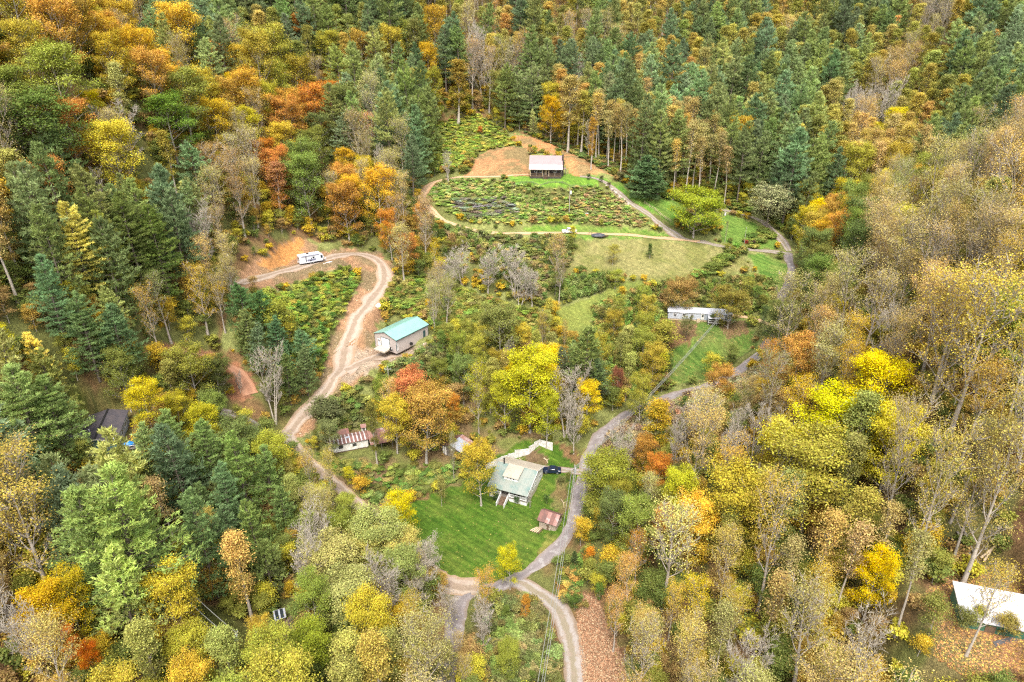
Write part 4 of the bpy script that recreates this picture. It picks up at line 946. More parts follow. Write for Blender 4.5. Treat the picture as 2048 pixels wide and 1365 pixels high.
for (tx, ty, h, fam, wf, pal, label) in HEROES:
    if fam == 'shrub': fam = 'bush'
    if tx < 760 and ty < 400 and 'pine' not in fam and h > 4: h *= 1.2; wf *= 1.2
    if h >= 6 and 430 < tx < 1345 and 560 < ty < 900: h *= 1.32
    elif h >= 9 and tx > 1380 and ty > 520: h *= 1.15
    elif 'pine' in fam and tx < 440: h *= 1.12
    p = hit(tx, ty, h * 0.97)
    if isinstance(pal, str): t1, t2 = PAL[pal][tr_rng.integers(len(PAL[pal]))]
    else: t1, t2 = pal
    if 'pine' in fam: t1 = (t1[0] * 2.7, t1[1] * 2.05, t1[2] * 1.6); t2 = (t2[0] * 2.7, t2[1] * 2.05, t2[2] * 1.6)
    elif isinstance(t1, tuple) and t1[1] > t1[0] * 1.15: t1 = (t1[0] * 1.55, t1[1] * 1.15, t1[2]); t2 = (t2[0] * 1.55, t2[1] * 1.15, t2[2])
    if fam == 'pine' and h >= 17 and tx < 560 and ty > 380: fam = 'bigpine'
    wf *= {'bigpine': 0.86, 'round': 1.12, 'small': 1.15, 'bare': 1.1, 'pine': 0.92}.get(fam, 1.0)
    TREES.append(dict(x=p.x, y=p.y, h=h, fam=fam, wf=wf, t1=t1, t2=t2, ch='*', label=label))
    if near_road(p.x, p.y, 2.6): print('HERO ON ROAD', label)
    for q_, r_ in pad_xy:
        if (q_ - p).to_2d().length < r_ * 0.55: print('HERO ON PAD', label)
    take(p.x, p.y, PROTO[fam][0][1] / PROTO[fam][0][0] * h * wf * 0.7)
SP = {'P': 4.7, 'p': 4.9, 'G': 7.2, 'g': 6.4, 'Y': 6.2, 'y': 6.4, 'O': 6.2, 'r': 5.5, 'o': 4.5, 'k': 4.7, 'h': 5.6, 'H': 5.8, 'n': 3.7, 'b': 5.2, 'w': 9, 's': 3.4}
cand = tr_rng.uniform(0, 1, (70000, 2)) * [620, 470] + [-300, 35]
cz = ground(cand[:, 0], cand[:, 1])
bx, by, bd = project(cand[:, 0], cand[:, 1], cz)
mid = np.stack([project(cand[:, 0], cand[:, 1], cz + hh)[:2] for hh in (1.0, 6.0, 11.0, 15.0)])
openb = quick_open(mid[0][0], mid[0][1]); openm = quick_open(mid[1][0], mid[1][1]); openh = quick_open(mid[2][0], mid[2][1]); opent = quick_open(mid[3][0], mid[3][1])
margin = (bx > -260) & (bx < 2310) & (mid[3][1] < 1560) & (bd > 35)
for k in np.nonzero(margin)[0]:
    x, y = cand[k]
    mx_, my_ = mid[2][0][k], mid[2][1][k]
    c = CMAP[int(np.clip(my_ // 50.56, 0, 26))][int(np.clip(mx_ // 51.2, 0, 39))]
    if tr_rng.random() < 0.12:   # neighbours mingle
        c = CMAP[int(np.clip((my_ + tr_rng.normal(0, 45)) // 50.56, 0, 26))][int(np.clip((mx_ + tr_rng.normal(0, 45)) // 51.2, 0, 39))]
    if c == '.': continue
    u_ = tr_rng.random()
    if c in 'Pp' and my_ < 330 and mx_ > 1080 and u_ < 0.32: c = 'k' if u_ < 0.16 else 'o' if u_ < 0.26 else 'h'
    if c in 'Pp' and my_ < 330 and mx_ <= 1080 and u_ < 0.28: c = 'g' if u_ < 0.14 else 'Y' if u_ < 0.2 else 'k'
    if c == 'o' and u_ > 0.7: c = 'k'
    if c in 'hHk' and mx_ > 1300 and my_ > 380: c = 'H' if u_ < 0.12 else 'y' if u_ < 0.17 else 'b' if u_ < 0.30 else 'g' if u_ < 0.36 else 'O' if u_ < 0.39 else c
    if c == 'k' and my_ > 880 and mx_ < 900 and u_ < 0.7: c = 'g' if u_ < 0.35 else 'Y' if u_ < 0.5 else 'G'
    if c in 'gY' and my_ < 520 and mx_ < 760: c = 'h' if u_ < 0.05 else 'O' if u_ < 0.13 else 'y' if u_ < 0.16 else 'Y' if u_ < 0.4 else c
    if near_road(x, y, 3.4 if c != 's' else 2.8): continue
    if openb[k] or openm[k]: continue
    big = c not in 's'
    if big and openh[k]: c = 's'
    if c == 'w': c = 'g'
    fam, H0, dH, wf = FAM[c]
    sp = SP[c] * (1.12 if bd[k] > 300 else 1.0)
    far_ = bd[k] > 255; slope_ = c in 'gGYOyr' and mx_ < 770 and my_ < 530
    if c == 'n' and mx_ > 1300 and my_ > 700: c = 'h'
    if far_ and c in 'okhHgYGyO': sp *= 1.22
    if slope_: sp *= 1.15
    inner = c in 'PpGgYyOokhHn' and 400 < bx[k] < 1330 and 590 < by[k] < 1200
    if inner: sp *= 0.74
    if near_taken(x, y, sp): continue
    if any((q_.x - x) ** 2 + (q_.y - y) ** 2 < (r_ * 0.6) ** 2 for q_, r_ in pad_xy): continue
    h = max(3.0, H0 + tr_rng.normal(0, dH * 0.55))
    if c != 's' and opent[k]: h = min(h, 12.5)
    if inner: h = min(h * 0.85, 14)      # younger growth in the valley bottom
    if far_ and c != 's': h *= 1.22
    if slope_: h *= 1.12; wf *= 1.22
    if 870 < bx[k] < 1135 and by[k] >= 1190: h = min(h * 0.6, 10)
    take(x, y, sp * (1.6 if c in 'Pp' else 1.0))
    t1, t2 = PAL[c][tr_rng.integers(len(PAL[c]))]
    f = 1 + tr_rng.normal(0, 0.12)
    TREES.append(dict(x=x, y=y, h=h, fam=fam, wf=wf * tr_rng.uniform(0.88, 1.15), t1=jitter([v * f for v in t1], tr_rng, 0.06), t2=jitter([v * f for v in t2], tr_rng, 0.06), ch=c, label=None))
N_T = len(TREES)
for t in TREES[:len(HEROES)]:
    if 'long' in t['label'] and 'trailer' in t['label']: print('DBG', t['label'], t['x'], t['y'], t['h'], project(t['x'], t['y'], ground(t['x'], t['y'])))
for t in TREES:
    t['z'] = float(ground(t['x'], t['y'])); t['rot'] = float(tr_rng.uniform(0, 6.283)); t['v'] = int(tr_rng.integers(len(PROTO[t['fam']])))
    H, rad = PROTO[t['fam']][t['v']][:2]; t['s'] = t['h'] / H; t['r'] = rad * t['s'] * t['wf']
# how much of each tree the picture shows: paint them far to near on a coarse grid
ZB = np.full((342, 512), -1, np.int32)
order = sorted(range(N_T), key=lambda i: -project(TREES[i]['x'], TREES[i]['y'], TREES[i]['z'] + TREES[i]['h'] * 0.6)[2])
gyy, gxx = np.mgrid[0:342, 0:512]
for i in order:
    t = TREES[i]
    lowf = {'pine': 0.15, 'bushpine': 0.03, 'tall': 0.55}.get(t['fam'], 0.25)
    x1, y1, d1 = project(t['x'], t['y'], t['z'] + t['h']); x0, y0, d0 = project(t['x'], t['y'], t['z'] + t['h'] * lowf)
    cx_, cy_ = (x0 + x1) / 8, (y0 + y1) / 8; ry = abs(y0 - y1) / 8 + 0.5 + t['r'] * FPX / d1 / 4 * 0.35; rx = t['r'] * FPX / d1 / 4 * 0.9 + 0.3
    a0, a1 = max(0, int(cy_ - ry)), min(342, int(cy_ + ry) + 2); b0, b1 = max(0, int(cx_ - rx)), min(512, int(cx_ + rx) + 2)
    if a0 >= a1 or b0 >= b1: continue
    s_ = np.s_[a0:a1, b0:b1]
    ZB[s_][((gxx[s_] - cx_) / rx) ** 2 + ((gyy[s_] - cy_) / ry) ** 2 < 1] = i
cnt = np.bincount(ZB[ZB >= 0], minlength=N_T)
for i, t in enumerate(TREES): t['vis'] = int(cnt[i])
KIND = {'pine': ('pine_tree', 'pine'), 'bushpine': ('pine_tree', 'pine'), 'bigpine': ('pine_tree', 'pine'), 'round': ('broadleaf_tree', 'broad crowned tree'), 'narrow': ('poplar_tree', 'poplar'), 'tall': ('tall_poplar_tree', 'tall poplar'), 'half': ('thinning_tree', 'thinning tree'),
        'bare': ('bare_tree', 'leafless tree'), 'small': ('young_tree', 'young tree'), 'shrub': ('bush', 'bush'), 'bush': ('bush', 'bush'), 'ball': ('broadleaf_tree', 'broad crowned tree'), 'willow': ('willow_tree', 'willow'), 'plume': ('columnar_tree', 'columnar tree')}
import collections
bykind = collections.defaultdict(list)
for i, t in enumerate(TREES): bykind[KIND[t['fam']][0]].append(i)
as_object = set()
for k, ids in bykind.items():
    ids.sort(key=lambda i: -(TREES[i]['vis'] + (10 ** 6 if TREES[i]['label'] else 0)))
    for i in ids[:300]:
        if TREES[i]['vis'] >= 5 or TREES[i]['label']: as_object.add(i)
print('TREES', N_T, 'objects', len(as_object), {k: len(v) for k, v in bykind.items()}, 'visible', int((cnt > 4).sum()))
def tone(c):
    r_, g_, b_ = c
    m_ = max(c)
    if g_ >= r_ * 1.12:
        if b_ > g_ * 0.48: return 'blue green'
        return 'dark green' if m_ < 0.125 else 'green' if m_ < 0.18 else 'light green'
    if r_ > 0.1 and g_ > r_ * 0.86: return 'olive green' if m_ < 0.24 else 'yellow green' if m_ < 0.4 else 'lime yellow'
    if r_ > g_ * 2.6: return 'red orange' if r_ > 0.35 else 'maroon'
    if r_ > g_ * 1.9: return 'orange' if r_ > 0.4 else 'russet'
    if r_ > g_ * 1.5: return 'amber' if r_ > 0.42 else 'rust gold' if b_ < 0.045 else 'tan'
    return ('bright yellow' if r_ > 0.55 else 'gold' if r_ > 0.4 else 'olive gold') if b_ < 0.05 else ('straw yellow' if r_ > 0.38 else 'dull tan')
def place_of(x, y):
    """where the crown's middle stands, by what lies near it"""
    P_ = [((0,0,260,130),'at the top of the left slope'),((260,0,520,150),'below the upper left pine ridge'),((520,0,800,130),'on the dark pine ridge'),((800,0,1000,130),'on the ridge above the cabin slope'),
     ((1000,0,1250,110),'high on the far hillside above the cabin'),((1250,0,1500,110),'at the top of the far hillside'),((1500,0,1750,120),'at the head of the far ravine'),((1750,0,2100,130),'on the far ridge at the upper right'),
     ((0,130,220,260),'on the gold slope near the left edge'),((220,130,440,260),'around the deep green round tree'),((440,130,680,260),'on the gold slope beneath the pine ridge'),((680,130,880,280),'in the pines left of the cabin slope'),
     ((880,110,1080,280),'right at the head of the cabin slope'),((1080,110,1300,250),'on the hillside behind the cabin'),((1080,250,1480,350),'at the forest edge right of the cabin'),((1300,110,1520,250),'in the middle of the far hillside'),
     ((1480,250,1700,400),'behind the weeping willow'),((1520,110,1750,250),'beside the far ravine'),((1750,130,2100,330),'on the far slope at the right edge'),((1700,250,1850,400),'in the hollow behind the right ridge'),
     ((0,260,200,420),'on the left slope above the pine row'),((200,260,420,400),'below the deep green round tree'),((420,260,620,480),'around the tree above the camper'),((620,260,840,480),'between camper bend and pine edge'),
     ((0,400,130,600),'left of the big pine row'),((130,400,360,600),'in the big pine row on the left'),((360,400,480,700),'below the pines beside the red dirt road'),((0,600,300,780),'above the dark roofed house'),
     ((440,560,660,770),'in the red road clump'),((300,690,460,900),'right of the dark roofed house'),((460,770,620,900),'beside the lane fork'),((0,780,240,960),'left of the dark roofed house'),
     ((240,860,600,1060),'in the stand below the lane fork'),((0,960,200,1180),'behind the giant pine'),((200,960,440,1200),'around the giant light green pine'),((440,1000,640,1180),'between giant pine and sage crowns'),
     ((0,1180,240,1400),'around the red maples at the lower left'),((240,1160,480,1400),'below the lower left wires'),((480,1160,640,1400),'around the hidden dark roofed cabin'),((600,900,780,1060),'at the left corner of the lot'),
     ((640,1000,900,1200),'among the sage crowns left of the lawn'),((640,1200,900,1400),'in the wood below the sage crowns'),((880,1160,1130,1400),'between the two lower roads'),((600,720,800,880),'on the bank above the old trailer'),
     ((780,700,1000,900),'on the lot behind the grey barn'),((860,600,1100,720),'right of the green roofed garage'),((780,440,900,620),'above the garage on the slope'),((900,460,1130,640),'among the silver bare trees'),
     ((1000,700,1130,900),'behind the white fence'),((1100,620,1260,820),'above the road bend'),((1180,560,1350,780),'in the thicket left of the long trailer'),((1340,560,1560,760),'around the long white trailer'),
     ((1480,640,1680,800),'along the road on the right slope'),((1600,380,1800,560),'beside the road fork on the right slope'),((1800,300,2100,440),'on the crest of the right hill'),((1800,440,2100,580),'on the upper right hill'),
     ((1580,560,1800,700),'below the right dark green tree'),((1800,580,2100,720),'around the right edge grey trunks'),((1680,700,1880,860),'around the lemon yellow crowns'),((1880,700,2100,860),'on the slope at the right edge'),
     ((1560,780,1700,960),'left of the lemon yellow crowns'),((1330,780,1560,940),'inside the right road bend'),((1200,800,1340,1000),'across the road from the farmhouse'),((1150,1000,1300,1200),'on the road bank below the big green tree'),
     ((1300,940,1480,1100),'left of the mustard crown'),((1480,940,1640,1120),'around the mustard crown'),((1640,940,1820,1120),'above the vivid yellow tree'),((1820,860,2100,1180),'by the fallen logs'),
     ((1200,1100,1400,1400),'right of the leafy bank'),((1400,1100,1580,1400),'in the right foreground wood'),((1580,1100,1720,1400),'around the scarlet bush'),((1720,1100,1900,1400),'left of the white roofed building'),((1900,1180,2100,1400),'at the white roofed building')]
    best = None
    for (a, b_, c, d), s in P_:
        if a <= x < c and b_ <= y < d: return s
        e = math.hypot(x - (a + c) / 2, y - (b_ + d) / 2)
        if best is None or e < best[0]: best = (e, s)
    return best[1]
for i in as_object:
    t = TREES[i]
    qx, qy, _ = project(t['x'], t['y'], t['z'] + t['h'] * 0.65)
    t['px'] = float(qx); t['py'] = float(qy); t['place'] = place_of(qx, qy)
    if not t['label']:
        size = {'pine': (19, 23.5), 'round': (13, 16.5), 'narrow': (18, 21.5), 'half': (15.5, 18.5), 'tall': (19, 22), 'bare': (11, 14), 'small': (4, 6)}.get(t['fam'], (5, 9))
        sz = 'short ' if t['h'] < size[0] else 'tall ' if t['h'] > size[1] else ''
        if t['fam'] in ('tall',): sz = {'short ': 'shorter ', 'tall ': 'lofty ', '': ''}[sz]
        t['base'] = f"{sz}{tone(t['t1'])} {KIND[t['fam']][1]} {t['place']}"
dups = collections.defaultdict(list)
for i in as_object:
    if not TREES[i]['label']: dups[TREES[i]['base']].append(i)
NUM = ['', 'first', 'second', 'third', 'fourth', 'fifth', 'sixth', 'seventh', 'eighth', 'ninth', 'tenth']
for base, ids in dups.items():
    if len(ids) == 1: TREES[ids[0]]['label'] = base; continue
    ids.sort(key=lambda i: TREES[i]['px'])
    if len(ids) == 2:
        TREES[ids[0]]['label'] = 'left ' + base; TREES[ids[1]]['label'] = 'right ' + base
    elif len(ids) <= 8:
        for k, i in enumerate(ids): TREES[i]['label'] = ('leftmost ' if k == 0 else 'rightmost ' if k == len(ids) - 1 else NUM[k + 1] + '-from-left ') + base
    else:
        sub_ = collections.defaultdict(list)
        for i in ids:
            t = TREES[i]; nb = min((j for j in as_object if j != i), key=lambda j: (TREES[j]['px'] - t['px']) ** 2 + (TREES[j]['py'] - t['py']) ** 2 + (0 if tone(TREES[j]['t1']) != tone(t['t1']) else 9000))
            nl = f"{base} by {tone(TREES[nb]['t1'])} {KIND[TREES[nb]['fam']][1]}"
            ys = sorted(TREES[j]['py'] for j in ids); q3 = ['upper ', 'middle ', 'lower '][int(3 * ys.index(t['py']) / len(ys))]; sub_[nl if len(nl.split()) <= 15 else q3 + base].append(i)
        for nl, ids2 in sub_.items():
            ids2.sort(key=lambda i: TREES[i]['px'])
            for k, i in enumerate(ids2):
                TREES[i]['label'] = nl if len(ids2) == 1 else ('left ' if k == 0 else 'right ') + nl if len(ids2) == 2 else (('leftmost ' if k == 0 else 'rightmost ' if k == len(ids2) - 1 else NUM[k + 1] + '-from-left ') + nl) if len(ids2) <= 10 and len(nl.split()) <= 15 else nl
def make_tree(t):
    name = KIND[t['fam']][0]
    H, rad, wm, lm_, _n = PROTO[t['fam']][t['v']]
    root = bpy.data.objects.new(name, None); scene.collection.objects.link(root)
    root.location = (t['x'], t['y'], t['z']); root.rotation_euler = (0, 0, t['rot']); root.scale = (t['s'] * t['wf'], t['s'] * t['wf'], t['s'])
    root.empty_display_size = 0.5
    root['label'] = t['label']; root['category'] = 'bush' if name == 'bush' else 'tree'; root['group'] = KIND[t['fam']][1] + 's ' + t['place']
    tk = bpy.data.objects.new('trunk' if name != 'bush' else 'stems', wm); scene.collection.objects.link(tk); tk.parent = root
    if lm_ is not None:
        cr = bpy.data.objects.new('crown', lm_); scene.collection.objects.link(cr); cr.parent = root
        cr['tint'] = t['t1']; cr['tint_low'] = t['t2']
for i in sorted(as_object): make_tree(TREES[i])

# the rest of the far wood reads as one mass: one object, instanced
def joined_proto(fam, v):
    H, rad, wm, lm_, _n = PROTO[fam][v]
    me = bpy.data.meshes.new('mass_' + fam)
    arrs = []
    for src in (wm, lm_):
        if src is None: continue
        nv = len(src.vertices); co = np.empty(nv * 3, np.float32); src.vertices.foreach_get('co', co)
        nl = len(src.loops); li = np.empty(nl, np.int32); src.loops.foreach_get('vertex_index', li)
        npy = len(src.polygons); lt = np.empty(npy, np.int32); src.polygons.foreach_get('loop_total', lt)
        av = np.empty(nv * 3, np.float32); src.attributes['leafvar'].data.foreach_get('vector', av)
        arrs.append((co.reshape(-1, 3), li, lt, av.reshape(-1, 3), src.materials[0]))
    off = 0; V = []; LI = []; LT = []; A = []; MI = []
    for k, (co, li, lt, av, m_) in enumerate(arrs):
        V.append(co); LI.append(li + off); LT.append(lt); A.append(av); MI.append(np.full(len(lt), k, np.int32)); off += len(co); me.materials.append(m_)
    V = np.concatenate(V); LI = np.concatenate(LI); LT = np.concatenate(LT); A = np.concatenate(A); MI = np.concatenate(MI)
    me.vertices.add(len(V)); me.vertices.foreach_set('co', V.ravel()); me.loops.add(len(LI)); me.loops.foreach_set('vertex_index', LI)
    me.polygons.add(len(LT)); me.polygons.foreach_set('loop_start', np.r_[0, np.cumsum(LT)[:-1]].astype(np.int32)); me.polygons.foreach_set('loop_total', LT); me.polygons.foreach_set('material_index', MI)
    a = me.attributes.new('leafvar', 'FLOAT_VECTOR', 'POINT'); a.data.foreach_set('vector', A.ravel().astype(np.float32)); me.update(calc_edges=True)
    return me
MASS_FAMS = [(f, v) for f in ('pine', 'bushpine', 'round', 'narrow', 'tall', 'half', 'bare', 'small', 'shrub') for v in range(len(PROTO[f]))]
mass_col = bpy.data.collections.new('mass_prototypes')
MASS_IDX = {}
for k, (f, v) in enumerate(MASS_FAMS):
    o = bpy.data.objects.new(f'{k:03d}_plant', joined_proto(f, v)); mass_col.objects.link(o); MASS_IDX[(f, v)] = k
def instancer_group():
    ng = bpy.data.node_groups.new('plant_mass', 'GeometryNodeTree')
    ng.interface.new_socket('Geometry', in_out='INPUT', socket_type='NodeSocketGeometry'); ng.interface.new_socket('Geometry', in_out='OUTPUT', socket_type='NodeSocketGeometry')
    n = ng.nodes; l = ng.links
    gi = n.new('NodeGroupInput'); go = n.new('NodeGroupOutput'); ip = n.new('GeometryNodeInstanceOnPoints'); ci = n.new('GeometryNodeCollectionInfo'); mp_ = n.new('GeometryNodeMeshToPoints')
    ci.inputs['Collection'].default_value = mass_col; ci.inputs['Separate Children'].default_value = True; ci.inputs['Reset Children'].default_value = True
    def na(name, typ):
        a = n.new('GeometryNodeInputNamedAttribute'); a.data_type = typ; a.inputs['Name'].default_value = name; return a.outputs['Attribute']
    l.new(gi.outputs[0], mp_.inputs['Mesh']); l.new(mp_.outputs[0], ip.inputs['Points']); l.new(ci.outputs[0], ip.inputs['Instance'])
    ip.inputs['Pick Instance'].default_value = True
    l.new(na('pick', 'INT'), ip.inputs['Instance Index'])
    er = n.new('FunctionNodeEulerToRotation'); l.new(na('turn', 'FLOAT_VECTOR'), er.inputs[0]); l.new(er.outputs[0], ip.inputs['Rotation'])
    l.new(na('size', 'FLOAT_VECTOR'), ip.inputs['Scale'])
    l.new(ip.outputs[0], go.inputs[0])
    return ng
NG = instancer_group()
def plant_mass(name, rows, label):
    """rows: (x, y, z, fam index, rot, (sx, sy, sz), tint, tint_low)"""
    me = bpy.data.meshes.new(name); me.vertices.add(len(rows))
    me.vertices.foreach_set('co', np.array([r_[:3] for r_ in rows], np.float32).ravel())
    a = me.attributes.new('pick', 'INT', 'POINT'); a.data.foreach_set('value', np.array([r_[3] for r_ in rows], np.int32))
    for nm, f in (('turn', lambda r_: (0, 0, r_[4])), ('size', lambda r_: r_[5]), ('tint', lambda r_: r_[6]), ('tint_low', lambda r_: r_[7])):
        a = me.attributes.new(nm, 'FLOAT_VECTOR', 'POINT'); a.data.foreach_set('vector', np.array([f(r_) for r_ in rows], np.float32).ravel())
    o = link(name, me, kind='stuff', label=label)
    md = o.modifiers.new('plants', 'NODES'); md.node_group = NG
    return o
rows = []
for i, t in enumerate(TREES):
    if i in as_object: continue
    f = t['fam'] if t['fam'] not in ('willow', 'plume', 'bush', 'bigpine', 'ball') else 'small'
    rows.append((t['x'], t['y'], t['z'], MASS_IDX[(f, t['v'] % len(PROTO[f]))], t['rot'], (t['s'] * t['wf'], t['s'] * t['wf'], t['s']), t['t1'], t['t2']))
plant_mass('distant_forest', rows, 'dense autumn forest filling the slopes between the nearer trees')

# undergrowth: low leafy brush, nobody could count it
BR = [ # polygon, spacing, height, tints
 ([(850,368),(920,358),(1020,364),(1100,377),(1195,373),(1240,400),(1290,440),(1310,458),(1250,455),(1120,446),(1030,449),(960,450),(900,430),(862,402)], 1.5, 0.9, [(0.18,0.24,0.06),(0.24,0.27,0.08),(0.28,0.26,0.10),(0.14,0.19,0.045)]),
 ([(1190,376),(1245,402),(1300,445),(1280,456),(1180,440),(1120,400)], 1.5, 0.8, [(0.24,0.19,0.09),(0.27,0.22,0.09),(0.2,0.2,0.07)]),
 ([(900,400),(1010,395),(1040,425),(940,440)], 2.4, 0.9, [(0.17,0.17,0.12),(0.13,0.15,0.07),(0.15,0.14,0.11)]),
 ([(850,250),(960,232),(1010,265),(1030,290),(960,305),(930,335),(862,350),(840,300)], 1.7, 1.1, [(0.22,0.25,0.05),(0.28,0.28,0.06),(0.17,0.21,0.045)]),
 ([(1040,262),(1100,278),(1230,330),(1330,385),(1290,385),(1190,330),(1110,290)], 2.0, 1.1, [(0.14,0.16,0.04),(0.2,0.16,0.06),(0.1,0.14,0.04)]),
 ([(866,432),(925,460),(1040,474),(1140,478),(1150,500),(1125,560),(1080,610),(1000,560),(930,500),(882,470)], 1.6, 1.8, [(0.10,0.13,0.035),(0.14,0.16,0.045),(0.2,0.19,0.06),(0.17,0.145,0.07)]),
 ([(560,590),(640,555),(700,538),(716,560),(690,615),(655,680),(645,745),(600,740),(520,640),(470,600)], 1.7, 1.3, [(0.13,0.17,0.03),(0.17,0.19,0.04),(0.09,0.14,0.03),(0.22,0.22,0.04)]),
 ([(790,560),(870,555),(960,600),(1100,640),(1100,680),(1000,700),(900,690),(862,650),(860,640),(775,636),(765,610)], 1.9, 1.3, [(0.15,0.16,0.035),(0.1,0.13,0.03),(0.2,0.17,0.05),(0.17,0.19,0.04)]),
 ([(665,800),(765,748),(850,716),(900,700),(1000,710),(1000,760),(860,800),(700,865),(625,890)], 1.8, 1.8, [(0.10,0.125,0.035),(0.14,0.15,0.045),(0.12,0.115,0.04)]),
 ([(1240,588),(1330,574),(1450,568),(1520,560),(1565,590),(1550,628),(1500,632),(1440,608),(1330,604),(1255,620)], 1.6, 1.7, [(0.12,0.15,0.035),(0.18,0.16,0.05),(0.1,0.12,0.03)]),
 ([(1112,572),(1160,555),(1215,560),(1212,585),(1180,596),(1125,608)], 1.4, 2.2, [(0.11,0.145,0.035),(0.14,0.165,0.045)]),
 ([(1190,615),(1330,605),(1336,780),(1260,800),(1222,765),(1195,690)], 1.9, 2.6, [(0.12,0.17,0.04),(0.17,0.19,0.045),(0.2,0.15,0.05)]),
 ([(1062,1195),(1098,1225),(1122,1280),(1126,1400),(960,1400),(948,1250),(1030,1200)], 1.7, 1.6, [(0.115,0.135,0.045),(0.14,0.155,0.055),(0.1,0.11,0.035),(0.16,0.14,0.05)]),
 ([(605,905),(700,912),(760,935),(830,930),(950,925),(920,965),(860,985),(750,1028)], 1.9, 0.8, [(0.12,0.14,0.035),(0.16,0.16,0.045),(0.09,0.13,0.03)]),
 ([(1112,1190),(1140,1130),(1168,1100),(1172,1150),(1150,1190),(1180,1230)], 1.6, 1.3, [(0.09,0.12,0.03),(0.2,0.14,0.04)]),
 ([(1175,915),(1205,870),(1250,842),(1340,812),(1480,768),(1530,740),(1500,800),(1330,860),(1230,960),(1180,990)], 2.2, 1.8, [(0.21,0.17,0.10),(0.18,0.13,0.07),(0.14,0.12,0.06)]),
 ([(1380,560),(1400,560),(1600,440),(1620,400),(1560,380),(1440,380),(1330,350),(1300,345),(1330,400),(1440,415),(1560,440)], 2.6, 1.4, [(0.1,0.14,0.03),(0.15,0.17,0.04)]),
]
br_rng = np.random.default_rng(5)
def on_pad(x, y): return any((q_.x - x) ** 2 + (q_.y - y) ** 2 < (r_ * (0.85 if r_ < 14 else 0.62)) ** 2 for q_, r_ in pad_xy)
cand = br_rng.uniform(0, 1, (170000, 2)) * [330, 340] + [-150, 55]
cz = ground(cand[:, 0], cand[:, 1]); ppx, ppy, ppd = project(cand[:, 0], cand[:, 1], cz)
grid = {}; rows = []
road_pts = np.concatenate([rp[4][::2, :2] for rp in road_paths])
def near_road(x, y, d): return (np.min((road_pts[:, 0] - x) ** 2 + (road_pts[:, 1] - y) ** 2) < d * d)
member = [in_poly(ppx, ppy, poly) for poly, _, _, _ in BR]
for k in range(len(cand)):
    which = [q for q in range(len(BR)) if member[q][k]]
    if not which: continue
    poly, sp, hh, tints = BR[which[-1] if br_rng.random() < 0.6 else which[0]]; dn = float(vnoise(cand[k, 0] / 6, cand[k, 1] / 6, 91)); sp *= 0.45 + 0.5 * dn; hh *= (0.55 + 0.9 * (1 - dn)) * (0.6 if ppy[k] < 470 or which[0] == 13 else 0.85)
    x, y = cand[k]; sq = round(sp, 1); key = (int(x // sq), int(y // sq), sq)
    if key in grid: continue
    if near_road(x, y, 2.9) or on_pad(x, y): continue
    grid[key] = 1
    h = hh * br_rng.uniform(0.55, 1.5); v = int(br_rng.integers(3)); s = h / 3.0; wf = br_rng.uniform(0.8, 1.5) * sp / 2.2 / max(s, 0.2)
    tt = tints[br_rng.integers(len(tints))]; q_ = br_rng.uniform(1.0, 2.3); tt = tuple(c * q_ * br_rng.uniform(0.85, 1.2) for c in tt)
    rows.append((x, y, float(cz[k]) - 0.1, MASS_IDX[('shrub', v)], br_rng.uniform(0, 6.28), (s * wf, s * wf, s), tt, tuple(c * 0.8 for c in tt)))
# forest floor saplings and brush
cand = br_rng.uniform(0, 1, (26000, 2)) * [420, 330] + [-190, 40]
cz = ground(cand[:, 0], cand[:, 1]); ppx, ppy, ppd = project(cand[:, 0], cand[:, 1], cz)
op = quick_open(ppx, ppy)
zone_any = np.zeros(len(cand), bool)
for name, ca, cb_, poly, dmax, grassy in ZONES:
    if name not in ('brush', 'lot', 'slope'): zone_any |= in_poly(ppx, ppy, poly)
brushy = np.zeros(len(cand), bool)
for poly, _, _, _ in BR[:-1]: brushy |= in_poly(ppx, ppy, poly)
for k in range(len(cand)):
    if zone_any[k] or ppd[k] < 40: continue
    x, y = cand[k]
    if near_road(x, y, 3.2) or on_pad(x, y): continue
    if brushy[k]: continue
    h = br_rng.uniform(0.5, 2.3) if op[k] or br_rng.random() < 0.45 else br_rng.uniform(2.5, 7.5); v = int(br_rng.integers(3)); f_ = 'shrub' if h < 3 else 'small'; s = h / (3 if h < 3 else 9)
    tt = [(0.18,0.21,0.05),(0.42,0.28,0.06),(0.36,0.24,0.09),(0.26,0.26,0.05),(0.52,0.36,0.04),(0.15,0.19,0.045),(0.45,0.40,0.05)][br_rng.integers(7)]
    wf = br_rng.uniform(0.9, 1.5)
    rows.append((x, y, float(cz[k]) - 0.1, MASS_IDX[(f_, v)], br_rng.uniform(0, 6.28), (s * wf, s * wf, s), tt, tuple(c * 0.8 for c in tt)))
print('BRUSH', len(rows))
plant_mass('undergrowth', rows, 'low leafy brush and brambles covering the open banks')

# fallen leaves on the open banks
lz = [('leaf_bank', [(0.40,0.22,0.12),(0.32,0.16,0.08),(0.40,0.29,0.17),(0.2,0.11,0.06)], 9000), ('yard', [(0.5,0.27,0.06),(0.4,0.18,0.07),(0.48,0.34,0.07),(0.26,0.14,0.06)], 7000), ('slope', [(0.5,0.3,0.07),(0.35,0.18,0.07),(0.24,0.13,0.06)], 9000), ('road_bank', [(0.36,0.28,0.17),(0.3,0.2,0.11),(0.22,0.14,0.08)], 5000), ('lane_dirt', [(0.45,0.28,0.16),(0.55,0.42,0.3),(0.25,0.14,0.08)], 5000), ('house_lawn', [(0.3,0.26,0.05),(0.24,0.17,0.05),(0.2,0.12,0.05)], 450), ('trailer_lawn', [(0.4,0.28,0.07),(0.3,0.18,0.07)], 700), ('garage_gravel', [(0.5,0.42,0.33),(0.25,0.18,0.12)], 1500), ('leaf_ring', [(0.26,0.15,0.08),(0.2,0.11,0.06)], 1500)]
